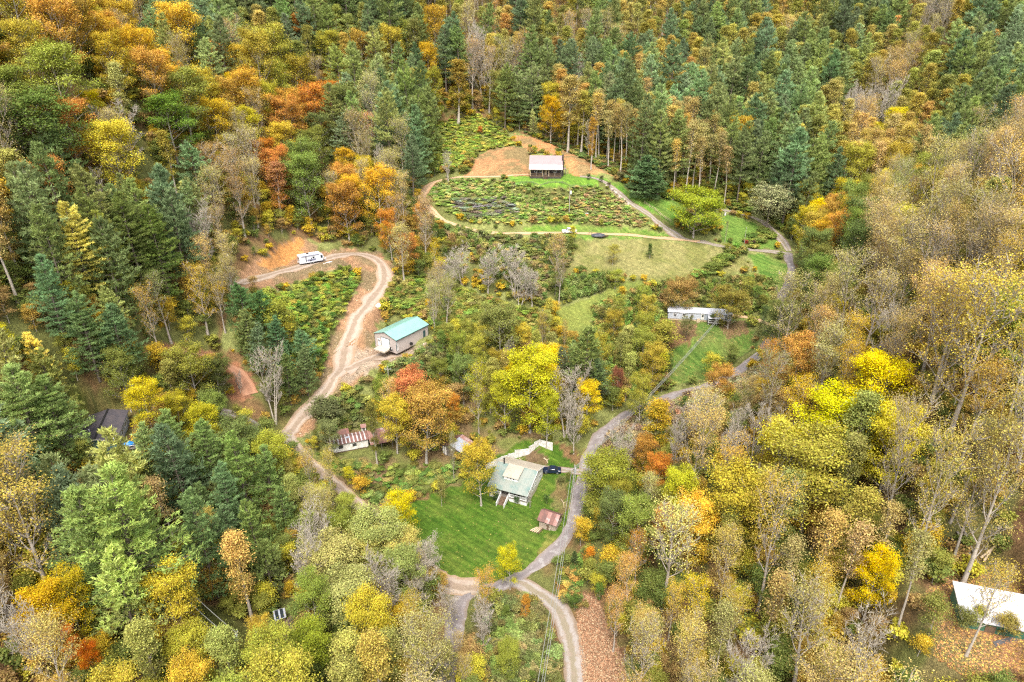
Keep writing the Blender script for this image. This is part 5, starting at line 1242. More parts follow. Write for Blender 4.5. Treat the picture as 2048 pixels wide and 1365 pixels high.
lr = np.random.default_rng(77); LV = []; LC_ = []
for nm, cols, n in lz:
    for name, ca, cb_, poly, dmax, grassy in ZONES:
        if name != nm: continue
        pa = np.array(poly, float); a = lr.uniform(pa.min(0), pa.max(0), (n * 3, 2)); a = a[in_poly(a[:, 0], a[:, 1], poly)][:n]
        zc = np.full(len(a), 5.0)
        for _ in range(12):
            q = at_z(a[:, 0], a[:, 1], zc); zc = zc * 0.4 + ground(q[0], q[1]) * 0.6
        q = at_z(a[:, 0], a[:, 1], zc); m_ = np.abs(ground(q[0], q[1]) - zc) < 0.4
        P_ = np.c_[q[0], q[1], ground(q[0], q[1]) + 0.05][m_]; k = len(P_)
        N_ = unit(np.c_[lr.normal(0, 0.35, (k, 2)), np.ones(k)]); A_ = unit(np.cross(N_, lr.normal(0, 1, (k, 3)))); B_ = np.cross(N_, A_); sz = lr.uniform(0.07, 0.19, (k, 1))
        LV.append(np.stack([P_ - A_ * sz, P_ - B_ * sz * 0.7, P_ + A_ * sz, P_ + B_ * sz * 0.7], 1).reshape(-1, 3))
        LC_.append(np.repeat(np.c_[np.array(cols)[lr.integers(len(cols), size=k)] * lr.uniform(0.7, 1.2, (k, 1)), np.ones(k)], 4, axis=0))
LV = np.concatenate(LV); LC_ = np.concatenate(LC_)
m, nt, N, L, b = new_mat('fallen_leaf'); L.new(attr(nt, 'hue').outputs['Color'], b.inputs['Base Color']); b.inputs['Roughness'].default_value = 0.8
link('fallen_leaves', mesh_np('fallen_leaves', LV, [np.arange(len(LV)).reshape(-1, 4)], [m], attrs={'hue': ('FLOAT_COLOR', LC_)}), kind='stuff', label='scattered dry leaves on the banks, yard and dirt verges')
# ---------------------------------------------------------------- buildings, vehicles and small things
class MB:
    """collects boxes, slabs, prisms and tubes into one mesh"""
    def __init__(s): s.v = []; s.f = []
    def add(s, v, f):
        n = len(s.v); s.v += [tuple(map(float, p)) for p in v]; s.f += [tuple(i + n for i in q) for q in f]; return s
    def box(s, x0, x1, y0, y1, z0, z1, c=0.0):
        return s.add([(x0,y0,z0),(x1,y0,z0),(x1,y1,z0),(x0,y1,z0),(x0+c,y0+c,z1),(x1-c,y0+c,z1),(x1-c,y1-c,z1),(x0+c,y1-c,z1)],
                     [(3,2,1,0),(4,5,6,7),(0,1,5,4),(1,2,6,5),(2,3,7,6),(3,0,4,7)])
    def slab(s, P, t):
        """polygon P given counter-clockwise seen from above, thickened downwards"""
        n = len(P); lo = [(p[0], p[1], p[2] - t) for p in P]
        return s.add(list(P) + lo, [tuple(range(n))] + [tuple(range(2 * n - 1, n - 1, -1))] + [(i, i + n, (i + 1) % n + n, (i + 1) % n) for i in range(n)])
    def prism(s, prof, y0, y1, axis='y'):
        """profile of (a, z) points extruded along y (or x)"""
        n = len(prof)
        if axis == 'y': V = [(a, y0, z) for a, z in prof] + [(a, y1, z) for a, z in prof]
        else: V = [(y0, a, z) for a, z in prof] + [(y1, a, z) for a, z in prof]
        F = [tuple(range(n)), tuple(range(2 * n - 1, n - 1, -1))] + [(i, i + n, (i + 1) % n + n, (i + 1) % n) for i in range(n)]
        return s.add(V, F)
    def tube(s, a, b, r0, r1=None, n=8):
        a = Vector(a); b = Vector(b); r1 = r0 if r1 is None else r1
        d = (b - a).normalized(); u = d.orthogonal().normalized(); w_ = d.cross(u)
        V = []
        for p, r_ in ((a, r0), (b, r1)):
            for k in range(n):
                t = 2 * math.pi * k / n; V.append(tuple(p + (u * math.cos(t) + w_ * math.sin(t)) * r_))
        return s.add(V, [(k, (k + 1) % n, (k + 1) % n + n, k + n) for k in range(n)] + [tuple(range(n - 1, -1, -1)), tuple(range(n, 2 * n))])
    def blob(s, c, r, seed=0, n=8, m_=5, k=0.25):
        rr = np.random.default_rng(seed); V = []
        for i in range(m_ + 1):
            for j in range(n):
                a = math.pi * i / m_; b_ = 2 * math.pi * j / n; q = 1 + rr.uniform(-k, k) * (0 < i < m_)
                V.append((c[0] + r[0] * q * math.sin(a) * math.cos(b_), c[1] + r[1] * q * math.sin(a) * math.sin(b_), c[2] + r[2] * q * math.cos(a)))
        return s.add(V, [(i * n + j, (i + 1) * n + j, (i + 1) * n + (j + 1) % n, i * n + (j + 1) % n) for i in range(m_) for j in range(n)])
    def build(s, name, mat, parent=None, bevel=0.0, smooth=False, **props):
        me = bpy.data.meshes.new(name); me.from_pydata(s.v, [], s.f); me.materials.append(mat)
        if smooth: me.polygons.foreach_set('use_smooth', np.ones(len(me.polygons), bool))
        me.update(); import bmesh
        bm = bmesh.new(); bm.from_mesh(me); bmesh.ops.recalc_face_normals(bm, faces=bm.faces)
        if bevel: bmesh.ops.bevel(bm, geom=list(bm.edges), offset=bevel, segments=1, affect='EDGES', clamp_overlap=True)
        bm.to_mesh(me); bm.free()
        o = bpy.data.objects.new(name, me); scene.collection.objects.link(o)
        if parent is not None: o.parent = parent
        for k, v in props.items(): o[k] = v
        return o
def thing(name, label, cat, loc, yaw=0.0, group=None):
    o = bpy.data.objects.new(name, None); scene.collection.objects.link(o); o.empty_display_size = 0.5
    o.location = loc; o.rotation_euler = (0, 0, R(yaw)); o['label'] = label; o['category'] = cat
    if group: o['group'] = group
    return o
def box(*a, **k): return MB().box(*a, **k)
def base(px, py): 
    p = hit(px, py); return Vector((p.x, p.y, float(ground(p.x, p.y))))
def gz_(x, y): return float(ground(x, y))

S = {}
S['teal'] = surf('teal_metal_roof', (0.20, 0.38, 0.32), 0.38, 0.12, 0.5, metal=0.0, stripes=(0, 2.2, 0.25))
S['tan_metal'] = surf('tan_metal_siding', (0.44, 0.38, 0.35), 0.5, 0.08, 0.5, stripes=(0, 2.5, 0.3))
S['tan_metal_y'] = surf('tan_metal_siding_long', (0.44, 0.38, 0.35), 0.5, 0.08, 0.5, stripes=(1, 2.5, 0.3))
S['dark_trim'] = surf('dark_teal_trim', (0.03, 0.07, 0.075), 0.5, 0.1)
S['white'] = surf('white_paint', (0.78, 0.77, 0.75), 0.5, 0.1, 0.8)
S['white_w'] = surf('weathered_white_paint', (0.72, 0.70, 0.66), 0.7, 0.25, 1.2, col2=(0.5, 0.47, 0.42))
S['concrete'] = surf('concrete', (0.46, 0.40, 0.31), 0.85, 0.15, 1.0)
S['glass'] = surf('dark_glass', (0.02, 0.025, 0.03), 0.12, 0.1)
S['black'] = surf('black_plastic', (0.02, 0.02, 0.022), 0.5, 0.2)
S['rubber'] = surf('tyre_rubber', (0.025, 0.025, 0.025), 0.8, 0.2)
S['steel'] = surf('dull_steel', (0.35, 0.36, 0.37), 0.4, 0.15, metal=0.6)
S['roof_green'] = surf('faded_green_roof', (0.235, 0.255, 0.22), 0.5, 0.2, 0.35, col2=(0.13, 0.20, 0.18), stripes=(0, 2.4, 0.3))
S['roof_tan'] = surf('tan_metal_roof', (0.40, 0.35, 0.28), 0.5, 0.15, 0.5, stripes=(0, 2.4, 0.3))
S['wood_grey'] = surf('grey_timber', (0.19, 0.165, 0.14), 0.9, 0.4, 2.5)
S['wood_brown'] = surf('brown_timber', (0.16, 0.10, 0.06), 0.85, 0.4, 2.5)
S['wood_pale'] = surf('pale_cut_timber', (0.55, 0.43, 0.28), 0.85, 0.3, 2.5, col2=(0.36, 0.27, 0.18))
S['log_dark'] = surf('dark_log_wall', (0.055, 0.042, 0.036), 0.8, 0.35, 2.0, stripes=(2, 3.2, 0.8))
S['cabin_roof'] = surf('mauve_metal_roof', (0.29, 0.20, 0.20), 0.5, 0.12, 0.4, stripes=(0, 2.2, 0.25))
S['porch_roof'] = surf('mauve_metal_roof_lit', (0.44, 0.34, 0.33), 0.45, 0.1, 0.4, stripes=(0, 2.2, 0.25))  # same metal as cabin_roof, colour lightened for the light its flatter pitch catches
S['rust'] = surf('rusty_roof_sheet', (0.21, 0.095, 0.075), 0.8, 0.4, 0.9, col2=(0.12, 0.065, 0.055))
S['rust_pale'] = surf('part_rusted_tin', (0.26, 0.13, 0.105), 0.65, 0.3, 0.9, col2=(0.38, 0.31, 0.30), spots=-0.6)
S['tin'] = surf('bright_tin_sheet', (0.62, 0.60, 0.60), 0.4, 0.2, 1.2, col2=(0.45, 0.36, 0.33), metal=0.2)
S['tin_blue'] = surf('blue_grey_tin', (0.36, 0.40, 0.46), 0.4, 0.25, 1.2, metal=0.2, col2=(0.36, 0.34, 0.36))
S['stone'] = surf('pale_field_stone', (0.46, 0.38, 0.29), 0.9, 0.5, 3.0, col2=(0.25, 0.2, 0.16))
S['asphalt_roof'] = surf('charcoal_shingle_roof', (0.062, 0.055, 0.065), 0.9, 0.3, 0.8, col2=(0.09, 0.075, 0.08))
S['teal_wall'] = surf('teal_green_siding', (0.075, 0.16, 0.155), 0.7, 0.15, 0.8, stripes=(2, 4.0, 0.4))
S['grey_wall'] = surf('pale_grey_siding', (0.42, 0.45, 0.50), 0.7, 0.15, 0.8, stripes=(2, 4.0, 0.4))
S['blue_tarp'] = surf('blue_tarpaulin', (0.02, 0.20, 0.55), 0.4, 0.25, 1.4)
S['green_wall'] = surf('green_metal_siding', (0.05, 0.15, 0.10), 0.55, 0.2, 0.7)
S['white_roof'] = surf('white_membrane_roof', (0.60, 0.60, 0.63), 0.45, 0.07, 0.5)
S['leaf_roof'] = surf('leaf_strewn_white_roof', (0.52, 0.52, 0.55), 0.5, 0.1, 5.0, col2=(0.34, 0.30, 0.26), spots=-0.55)
S['brown_roof'] = surf('leafy_brown_roof', (0.085, 0.055, 0.05), 0.9, 0.3, 3.0, col2=(0.22, 0.13, 0.08), spots=-0.4)
S['asphalt'] = surf('yard_asphalt', (0.085, 0.08, 0.082), 0.9, 0.2, 0.8)
S['camper'] = surf('camper_fibreglass', (0.60, 0.61, 0.66), 0.35, 0.08, 0.8)
S['camper_grey'] = surf('camper_grey_graphics', (0.16, 0.17, 0.24), 0.35, 0.08, 0.8)
S['truck'] = surf('white_car_paint', (0.80, 0.80, 0.82), 0.2, 0.04, 0.5)
S['car'] = surf('dark_blue_car_paint', (0.012, 0.02, 0.045), 0.15, 0.1, 0.5)
S['headlamp'] = surf('lamp_lens', (0.7, 0.7, 0.7), 0.1, 0.05)
S['tail'] = surf('red_lamp_lens', (0.4, 0.01, 0.01), 0.2, 0.05)
S['orange'] = surf('orange_box_paint', (0.55, 0.19, 0.06), 0.7, 0.2)
S['tarp_dark'] = surf('dark_tarpaulin', (0.05, 0.055, 0.07), 0.5, 0.3, 1.5)
S['boulder'] = surf('pinkish_boulder', (0.48, 0.38, 0.32), 0.9, 0.25, 1.5)
S['white_stone'] = surf('white_wrapped_bale', (0.70, 0.68, 0.60), 0.6, 0.2, 1.5)
S['wire'] = surf('power_line_wire', (0.22, 0.22, 0.2), 0.5, 0.1)
S['pole'] = surf('grey_pole_timber', (0.36, 0.33, 0.29), 0.85, 0.25, 1.5)
S['transformer'] = surf('pale_grey_transformer', (0.55, 0.58, 0.58), 0.4, 0.1)

def window(parent, x, y, z, w, h, face='front', d=0.06, frame=S['white']):
    """a window on a wall: frame with its pane"""
    if face == 'front':
        f = MB(); t = 0.09
        f.box(x, x + w, y - d, y + 0.02, z, z + t).box(x, x + w, y - d, y + 0.02, z + h - t, z + h).box(x, x + t, y - d, y + 0.02, z + t, z + h - t).box(x + w - t, x + w, y - d, y + 0.02, z + t, z + h - t).box(x + t, x + w - t, y - d * 0.8, y, z + h / 2 - 0.025, z + h / 2 + 0.025)
        o = f.build('window', frame, parent); box(x + t, x + w - t, y - d * 0.5, y, z + t, z + h - t).build('pane', S['glass'], o)
    else:
        f = MB(); t = 0.09
        f.box(x - 0.02, x + d, y, y + w, z, z + t).box(x - 0.02, x + d, y, y + w, z + h - t, z + h).box(x - 0.02, x + d, y, y + t, z + t, z + h - t).box(x - 0.02, x + d, y + w - t, y + w, z + t, z + h - t).box(x, x + d * 0.8, y + t, y + w - t, z + h / 2 - 0.025, z + h / 2 + 0.025)
        o = f.build('window', frame, parent); box(x, x + d * 0.5, y + t, y + w - t, z + t, z + h - t).build('pane', S['glass'], o)
    return o
def gable_walls(W, D, ze, zr, ridge='y', z0=-0.8, rp=0.5):
    """closed body with gable ends; ridge runs along y (ends at front and back) or along x (rp = ridge position over the depth)"""
    if ridge == 'y': return MB().prism([(0, z0), (W, z0), (W, ze), (W * rp, zr), (0, ze)], 0, D)
    return MB().prism([(0, z0), (D, z0), (D, ze), (D * rp, zr), (0, ze)], 0, W, 'x')

# ---- green roofed garage
W, D, ze, zr = 8.2, 13.0, 3.35, 4.6
ya = R(-35); gz0 = pad_z[0]
gor = Vector((-31.5, 168.0, 0)) - Vector((math.cos(ya), math.sin(ya), 0)) * W
g = thing('metal_garage', 'tan metal garage with a teal green gable roof and white roller door', 'garage', (gor.x, gor.y, gz0), -35)
gable_walls(W, D, ze, zr).build('wall', S['tan_metal_y'], g)
o = 0.25
for sgn in (0, 1):
    if sgn == 0: P = [(-o, -o, ze - 0.09), (W / 2, -o, zr + 0.08), (W / 2, D + o, zr + 0.08), (-o, D + o, ze - 0.09)]
    else: P = [(W / 2, -o, zr + 0.08), (W + o, -o, ze - 0.09), (W + o, D + o, ze - 0.09), (W / 2, D + o, zr + 0.08)]
    P = [(a, b_, c + 0.1) for a, b_, c in P]
    MB().slab(P, 0.07).build('roof_slope', S['teal'], g)
MB().tube((W / 2, -o, zr + 0.17), (W / 2, D + o, zr + 0.17), 0.10, n=6).build('ridge_cap', S['teal'], g)
for x in (-0.03, W - 0.09): box(x, x + 0.12, -0.04, 0.08, 0, ze).build('corner_trim', S['dark_trim'], g)
box(W - 0.02, W + 0.04, D - 0.1, D + 0.03, 0, ze).build('corner_trim', S['dark_trim'], g)
MB().prism([(-o, ze - 0.08), (W / 2, zr + 0.02), (W + o, ze - 0.08), (W + o, ze + 0.0), (W / 2, zr + 0.11), (-o, ze + 0.0)], -o - 0.03, -o + 0.02).build('eave_trim', S['dark_trim'], g)
box(W + o, W + o + 0.1, -o, D + o, ze - 0.2, ze - 0.02).build('gutter', S['dark_trim'], g)
dr = MB()
for k in range(6): dr.box(2.6, 5.6, -0.06, 0.0, 0.05 + k * 0.46, 0.05 + k * 0.46 + 0.435)
dr.build('roller_door', S['white'], g)
MB().box(2.45, 2.6, -0.08, 0, 0, 2.85).box(5.6, 5.75, -0.08, 0, 0, 2.85).box(2.45, 5.75, -0.08, 0, 2.85, 2.98).build('door_frame', S['dark_trim'], g)
e = box(1.2, 2.1, -0.06, 0, 0.05, 2.1).build('door', S['white'], g); box(1.98, 2.04, -0.12, -0.06, 1.0, 1.08).build('handle', S['steel'], e); box(1.42, 1.88, -0.075, -0.06, 1.25, 1.85).build('pane', S['glass'], e)
e = box(W, W + 0.05, D - 2.2, D - 1.3, 0.1, 2.1).build('side_door', S['dark_trim'], g)
MB().tube((W + 0.1, 0.15, 0), (W + 0.1, 0.15, ze - 0.1), 0.05, n=6).tube((W + 0.1, 0.55, 0.2), (W + 0.1, 0.55, 2.6), 0.035, n=6).build('downspout', S['white'], g)
MB().slab([(2.0, -2.6, 0.16), (6.0, -2.6, 0.16), (6.0, -0.09, 0.24), (2.0, -0.09, 0.24)], 0.4).build('ramp', S['concrete'], g)
def loc2(parent, x, y, z=0):
    c, s_ = math.cos(parent.rotation_euler.z), math.sin(parent.rotation_euler.z)
    return Vector((parent.location.x + c * x - s_ * y, parent.location.y + s_ * x + c * y, parent.location.z + z))
p = loc2(g, 6.7, -0.7, 0.02)
t = thing('air_compressor', 'small black machine by the right corner of the garage front', 'machine', p, -35)
MB().box(-0.45, 0.45, -0.25, 0.25, 0.1, 0.55).build('tank', S['black'], t, bevel=0.06); MB().tube((-0.1, 0, 0.55), (-0.1, 0, 1.0), 0.2).build('motor', S['black'], t); MB().tube((0.25, 0, 0.6), (0.42, 0, 0.62), 0.12).build('filter', S['white'], t)
p = loc2(g, W + 0.6, 5.2, 0.45)
t = thing('cable_reel', 'dark round reel leaning on the long side of the garage', 'reel', p, -35)
MB().tube((-0.18, 0, 0), (0.18, 0, 0.0), 0.28, n=12).build('drum', S['black'], t); MB().tube((-0.24, 0, 0), (-0.17, 0, 0), 0.46, n=14).build('flange', S['black'], t); MB().tube((0.17, 0, 0), (0.24, 0, 0), 0.46, n=14).build('flange', S['black'], t)

# ---- white house with green roof
yaw = -23.0; c_, s_ = math.cos(R(yaw)), math.sin(R(yaw)); W, D = 9.3, 10.4
hx, hy = 3.3 - c_ * W, 125.1 - s_ * W; hz = pad_z[2]
h = thing('farmhouse', 'white farmhouse with faded green metal roof, dormer and front steps', 'house', (hx, hy, hz), yaw)
fl = 1.15; yr = 6.2; zr = 5.75; zf = 3.3; zb = 4.3      # floor, ridge depth, ridge height, eave heights
MB().prism([(2.1, fl), (D, fl), (D, zb - 0.1), (yr, zr - 0.2), (2.1, zf + (zr - zf) * 2.6 / 6.7 - 0.4)], 0, W, 'x').build('wall', S['white_w'], h)
box(0.05, W - 0.05, 2.15, D - 0.05, -0.8, fl).build('foundation', S['concrete'], h)
MB().box(0, W, 0, 2.1, fl - 0.18, fl).build('porch_floor', S['wood_grey'], h)
MB().box(0.05, 2.9, 0.08, 0.2, -0.6, fl - 0.18).box(4.9, W - 0.05, 0.08, 0.2, -0.6, fl - 0.18).box(W - 0.17, W - 0.05, 0.2, 2.15, -0.6, fl - 0.18).build('porch_skirt', S['white_w'], h)
for x in (0.1, 2.8, 4.9, W - 0.25): box(x, x + 0.16, 0.08, 0.24, fl, zf - 0.1).build('porch_post', S['white'], h)
for x0, x1 in ((0.26, 2.8), (5.06, W - 0.25)):
    r_ = MB().box(x0, x1, 0.1, 0.2, fl + 0.85, fl + 0.95).box(x0, x1, 0.1, 0.2, fl + 0.1, fl + 0.18)
    n = int((x1 - x0) / 0.16)
    for k in range(n): r_.box(x0 + (k + 0.3) * (x1 - x0) / n, x0 + (k + 0.3) * (x1 - x0) / n + 0.05, 0.12, 0.18, fl + 0.18, fl + 0.85)
    r_.build('porch_railing', S['white'], h)
MB().box(W - 0.22, W - 0.12, 0.24, 2.1, fl + 0.85, fl + 0.95).box(W - 0.22, W - 0.12, 0.24, 2.1, fl + 0.1, fl + 0.18).build('porch_railing', S['white'], h)
e = box(3.4, 4.3, 2.04, 2.1, fl, fl + 2.05).build('door', S['wood_brown'], h); box(3.5, 4.2, 2.02, 2.04, fl + 1.1, fl + 1.9).build('pane', S['glass'], e)
window(h, 1.2, 2.1, fl + 0.8, 1.2, 1.2); window(h, 6.2, 2.1, fl + 0.8, 1.6, 1.2)
for y in (3.2, 5.3, 7.9): window(h, W, y, fl + 0.75, 0.75 if y < 7 else 1.1, 1.2, 'side')
window(h, W, 5.8, fl + 2.75, 0.6, 0.7, 'side')
# steps
nst = 8
for k in range(nst):
    z1 = fl - 0.17 * (k + 1); box(3.0, 4.75, -0.34 * (k + 1), -0.34 * k + 0.03, z1 - 0.12, z1).build('step', S['wood_brown'], h)
for x in (2.88, 4.78):
    L_ = 0.34 * nst
    MB().prism([(0.05, fl - 0.35), (0.05, fl + 0.85), (0.05, fl + 0.95), (-L_, 0.95), (-L_, 0.85 - 1.0), (-L_ + 0.25, 0.0)], x, x + 0.09, 'x').build('stair_rail', S['white'], h)
# roof
ro = 0.35
MB().slab([(-ro, -0.5, zf - 0.18), (W + ro, -0.5, zf - 0.18), (W + ro, yr, zr), (-ro, yr, zr)], 0.09).build('front_roof', S['roof_green'], h)
MB().slab([(-ro, yr, zr), (W + ro, yr, zr), (W + ro, D + 0.45, zb - 0.18), (-ro, D + 0.45, zb - 0.18)], 0.09).build('back_roof', S['roof_tan'], h)
MB().tube((-ro, yr, zr + 0.03), (W + ro, yr, zr + 0.03), 0.09, n=6).build('ridge_cap', S['roof_tan'], h)
MB().box(W + ro, W + ro + 0.05, -0.5, 0.1, zf - 0.3, zf - 0.06).prism([(-0.5, zf - 0.32), (yr, zr - 0.16), (D + 0.45, zb - 0.32), (D + 0.45, zb - 0.14), (yr, zr + 0.03), (-0.5, zf - 0.14)], W + ro, W + ro + 0.05, 'x').build('barge_board', S['white'], h)
dx0, dx1, dyf = 2.7, 6.1, 2.3; zs = lambda y: zf - 0.18 + (zr - zf + 0.18) * (y + 0.5) / (yr + 0.5)
MB().prism([(dyf, zs(dyf) - 0.1), (dyf, zs(dyf) + 1.0), (yr - 0.6, zs(dyf) + 1.0 + 0.62), (yr - 0.6, zs(yr - 0.6) - 0.2)], dx0, dx1, 'x').build('dormer', S['white'], h)
dm = MB().slab([(dx0 - 0.25, dyf - 0.35, zs(dyf) + 0.97), (dx1 + 0.25, dyf - 0.35, zs(dyf) + 0.97), (dx1 + 0.25, yr - 0.1, zs(dyf) + 1.75), (dx0 - 0.25, yr - 0.1, zs(dyf) + 1.75)], 0.08).build('dormer_roof', S['roof_tan'], h)
for k in range(3): window(h, 3.35 + k * 0.75, dyf, zs(dyf) + 0.25, 0.6, 0.55)
MB().tube((1.2, yr - 0.25, zr - 0.3), (1.2, yr - 0.25, zr + 1.3), 0.17, n=10).box(1.0, 1.4, yr - 0.45, yr - 0.05, zr + 1.3, zr + 1.38).build('flue_pipe', S['black'], h)
for x in (5.6, 7.0):
    t = thing('porch_chair', 'dark chair on the farmhouse porch ' + ('near the steps' if x < 6 else 'near the right corner'), 'chair', loc2(h, x, 0.9, fl), yaw, 'chairs on the farmhouse porch')
    MB().box(-0.28, 0.28, -0.25, 0.25, 0.38, 0.45).build('seat', S['black'], t); MB().box(-0.28, 0.28, 0.2, 0.27, 0.45, 1.0).build('backrest', S['black'], t)
    for a, b_ in ((-1, -1), (1, -1), (-1, 1), (1, 1)): MB().box(a * 0.25 - 0.03, a * 0.25 + 0.03, b_ * 0.22 - 0.03, b_ * 0.22 + 0.03, 0, 0.38).build('leg', S['black'], t)

# ---- stone shed
yaw = -27; c_, s_ = math.cos(R(yaw)), math.sin(R(yaw)); W, D = 3.9, 3.4
t = thing('stone_shed', 'small stone and timber shed with a rusty red roof', 'shed', (9.4 - c_ * W, 116.3 - s_ * W, pad_z[3]), yaw)
MB().box(0.12, W - 0.12, 0.12, D - 0.12, -0.6, 1.75).build('stone_core', S['stone'], t)
rs = np.random.default_rng(3); st = MB()
for row in range(7):
    z0 = -0.1 + row * 0.27; x = 0
    while x < W - 0.1:
        w_ = rs.uniform(0.3, 0.6); x1 = min(W, x + w_); d_ = rs.uniform(0, 0.07)
        if not (row > 0 and row < 6 and 1.4 < x < 2.2): st.box(x + 0.015, x1 - 0.015, -d_, 0.2, z0, z0 + 0.25, 0.02)
        x = x1
    y = 0.15
    while y < D - 0.1:
        w_ = rs.uniform(0.3, 0.6); y1 = min(D, y + w_); d_ = rs.uniform(0, 0.07); st.box(W - 0.15, W + d_, y + 0.015, y1 - 0.015, z0, z0 + 0.25, 0.02); st.box(-d_, 0.15, y + 0.015, y1 - 0.015, z0, z0 + 0.25, 0.02); y = y1
st.build('stones', S['stone'], t, kind='stuff')
MB().prism([(0.1, 1.75), (D - 0.1, 1.75), (D - 0.1, 2.65), (D / 2, 3.6), (0.1, 2.65)], 0.1, W - 0.1, 'x').build('timber_wall', S['wood_brown'], t)
for k in range(6): box(0.1 + k * 0.7, 0.2 + k * 0.7, 0.02, 0.1, 1.75, 2.62).build('wall_post', S['wood_grey'], t)
box(1.5, 2.3, 0.0, 0.11, 0, 1.7).build('door', S['wood_brown'], t)
for k in range(5):
    x0 = -0.35 + k * (W + 0.7) / 5; x1 = x0 + (W + 0.7) / 5 - 0.02; dz = 0.02 * (k % 2); m_ = [S['rust'], S['rust'], S['rust_pale'], S['rust'], S['rust_pale']][k]
    MB().slab([(x0, -0.5, 2.3 + dz), (x1, -0.5, 2.3 + dz), (x1, D / 2, 3.72 + dz), (x0, D / 2, 3.72 + dz)], 0.04).build('roof_sheet', m_, t)
    MB().slab([(x0, D / 2, 3.72 + dz), (x1, D / 2, 3.72 + dz), (x1, D + 0.4, 2.38 + dz), (x0, D + 0.4, 2.38 + dz)], 0.04).build('roof_sheet', S['rust'], t)
wp = loc2(t, -0.8, -1.1, 0)
for k in range(5):
    q = thing('sawn_log', ['pale log lying left of the stone shed, outermost', 'pale log second from outside beside the stone shed', 'middle pale log beside the stone shed', 'pale log next to the stone step of the shed', 'dark ended log nearest the stone shed'][k], 'log', (wp.x + k * 0.38, wp.y - k * 0.16, gz_(wp.x, wp.y) + 0.16), yaw + 62 + k * 5, 'logs beside the stone shed')
    MB().tube((-0.95, 0, 0), (0.95, 0, 0.05), 0.15, 0.12, 8).build('bark', S['wood_pale' if k < 4 else 'wood_brown'], q)

# ---- log cabin
yaw = -3; W, D = 11.8, 9.6; cz0 = pad_z[1]
t = thing('log_cabin', 'dark log cabin with mauve metal roof and covered front porch', 'house', (6.8, 259.8, cz0), yaw)
MB().prism([(2.5, 0.9), (D, 0.9), (D, 4.3), (6.0, 7.3), (2.5, 4.75)], 0, W, 'x').build('wall', S['log_dark'], t)
box(0.1, W - 0.1, 2.6, D - 0.1, -1.0, 0.9).build('foundation', S['wood_grey'], t)
box(0, W, 0, 2.5, 0.75, 0.9).build('porch_floor', S['wood_brown'], t)
sk = MB().box(0.05, W - 0.05, 0.05, 0.13, -0.8, 0.75)
sk.build('porch_skirt', S['log_dark'], t)
for k in range(6): x = 0.05 + k * (W - 0.25) / 5; box(x, x + 0.16, 0.05, 0.21, 0.9, 3.35).build('porch_post', S['wood_pale'] if k in (0, 2, 3) else S['wood_grey'], t)
for x0, x1 in ((0.2, 5.0), (7.0, W - 0.2)):
    r_ = MB().box(x0, x1, 0.08, 0.16, 1.75, 1.85).box(x0, x1, 0.08, 0.16, 1.0, 1.08)
    for k in range(int((x1 - x0) / 0.3)): r_.box(x0 + 0.1 + k * 0.3, x0 + 0.18 + k * 0.3, 0.09, 0.15, 1.08, 1.75)
    r_.build('porch_railing', S['wood_brown'], t)
for k in range(5): box(5.1, 6.7, -0.3 * (k + 1), -0.3 * k, 0.75 - 0.17 * (k + 1) - 0.06, 0.75 - 0.17 * (k + 1)).build('step', S['wood_brown'], t)
for x in (5.02, 6.75): MB().prism([(0.05, 0.9), (0.05, 1.85), (-1.5, 1.0), (-1.5, 0.0)], x, x + 0.07, 'x').build('stair_rail', S['wood_grey'], t)
window(t, 1.6, 2.5, 1.8, 1.3, 1.2); window(t, 8.6, 2.5, 1.8, 1.5, 1.2); window(t, 3.6, 2.5, 1.8, 0.8, 1.2)
e = box(5.4, 6.4, 2.44, 2.5, 0.9, 3.0).build('door', S['wood_pale'], t); box(6.2, 6.26, 2.38, 2.44, 1.9, 1.98).build('handle', S['steel'], e)
MB().slab([(-0.4, 2.3, 4.75), (W + 0.4, 2.3, 4.75), (W + 0.4, 6.0, 7.55), (-0.4, 6.0, 7.55)], 0.1).build('front_roof', S['cabin_roof'], t)
MB().slab([(-0.4, 6.0, 7.55), (W + 0.4, 6.0, 7.55), (W + 0.4, D + 0.5, 4.2), (-0.4, D + 0.5, 4.2)], 0.1).build('back_roof', S['cabin_roof'], t)
MB().slab([(-0.45, -0.45, 3.45), (W + 0.45, -0.45, 3.45), (W + 0.45, 2.35, 4.78), (-0.45, 2.35, 4.78)], 0.09).build('porch_roof', S['porch_roof'], t)
MB().box(W + 0.02, W + 0.9, 3.9, 5.3, -0.9, 6.2).box(W + 0.15, W + 0.75, 4.2, 5.0, 6.2, 8.2).build('chimney', S['log_dark'], t, bevel=0.05)
window(t, W, 6.4, 2.0, 0.9, 1.2, 'side'); window(t, W, 2.8, 2.0, 0.7, 1.2, 'side')
MB().slab([(W, 6.0, 2.9), (W + 1.9, 6.0, 2.3), (W + 1.9, 9.2, 2.3), (W, 9.2, 2.9)], 0.08).build('side_roof', S['cabin_roof'], t)
for y in (6.1, 9.0): box(W + 1.7, W + 1.82, y, y + 0.12, -0.6, 2.25).build('side_post', S['wood_grey'], t)

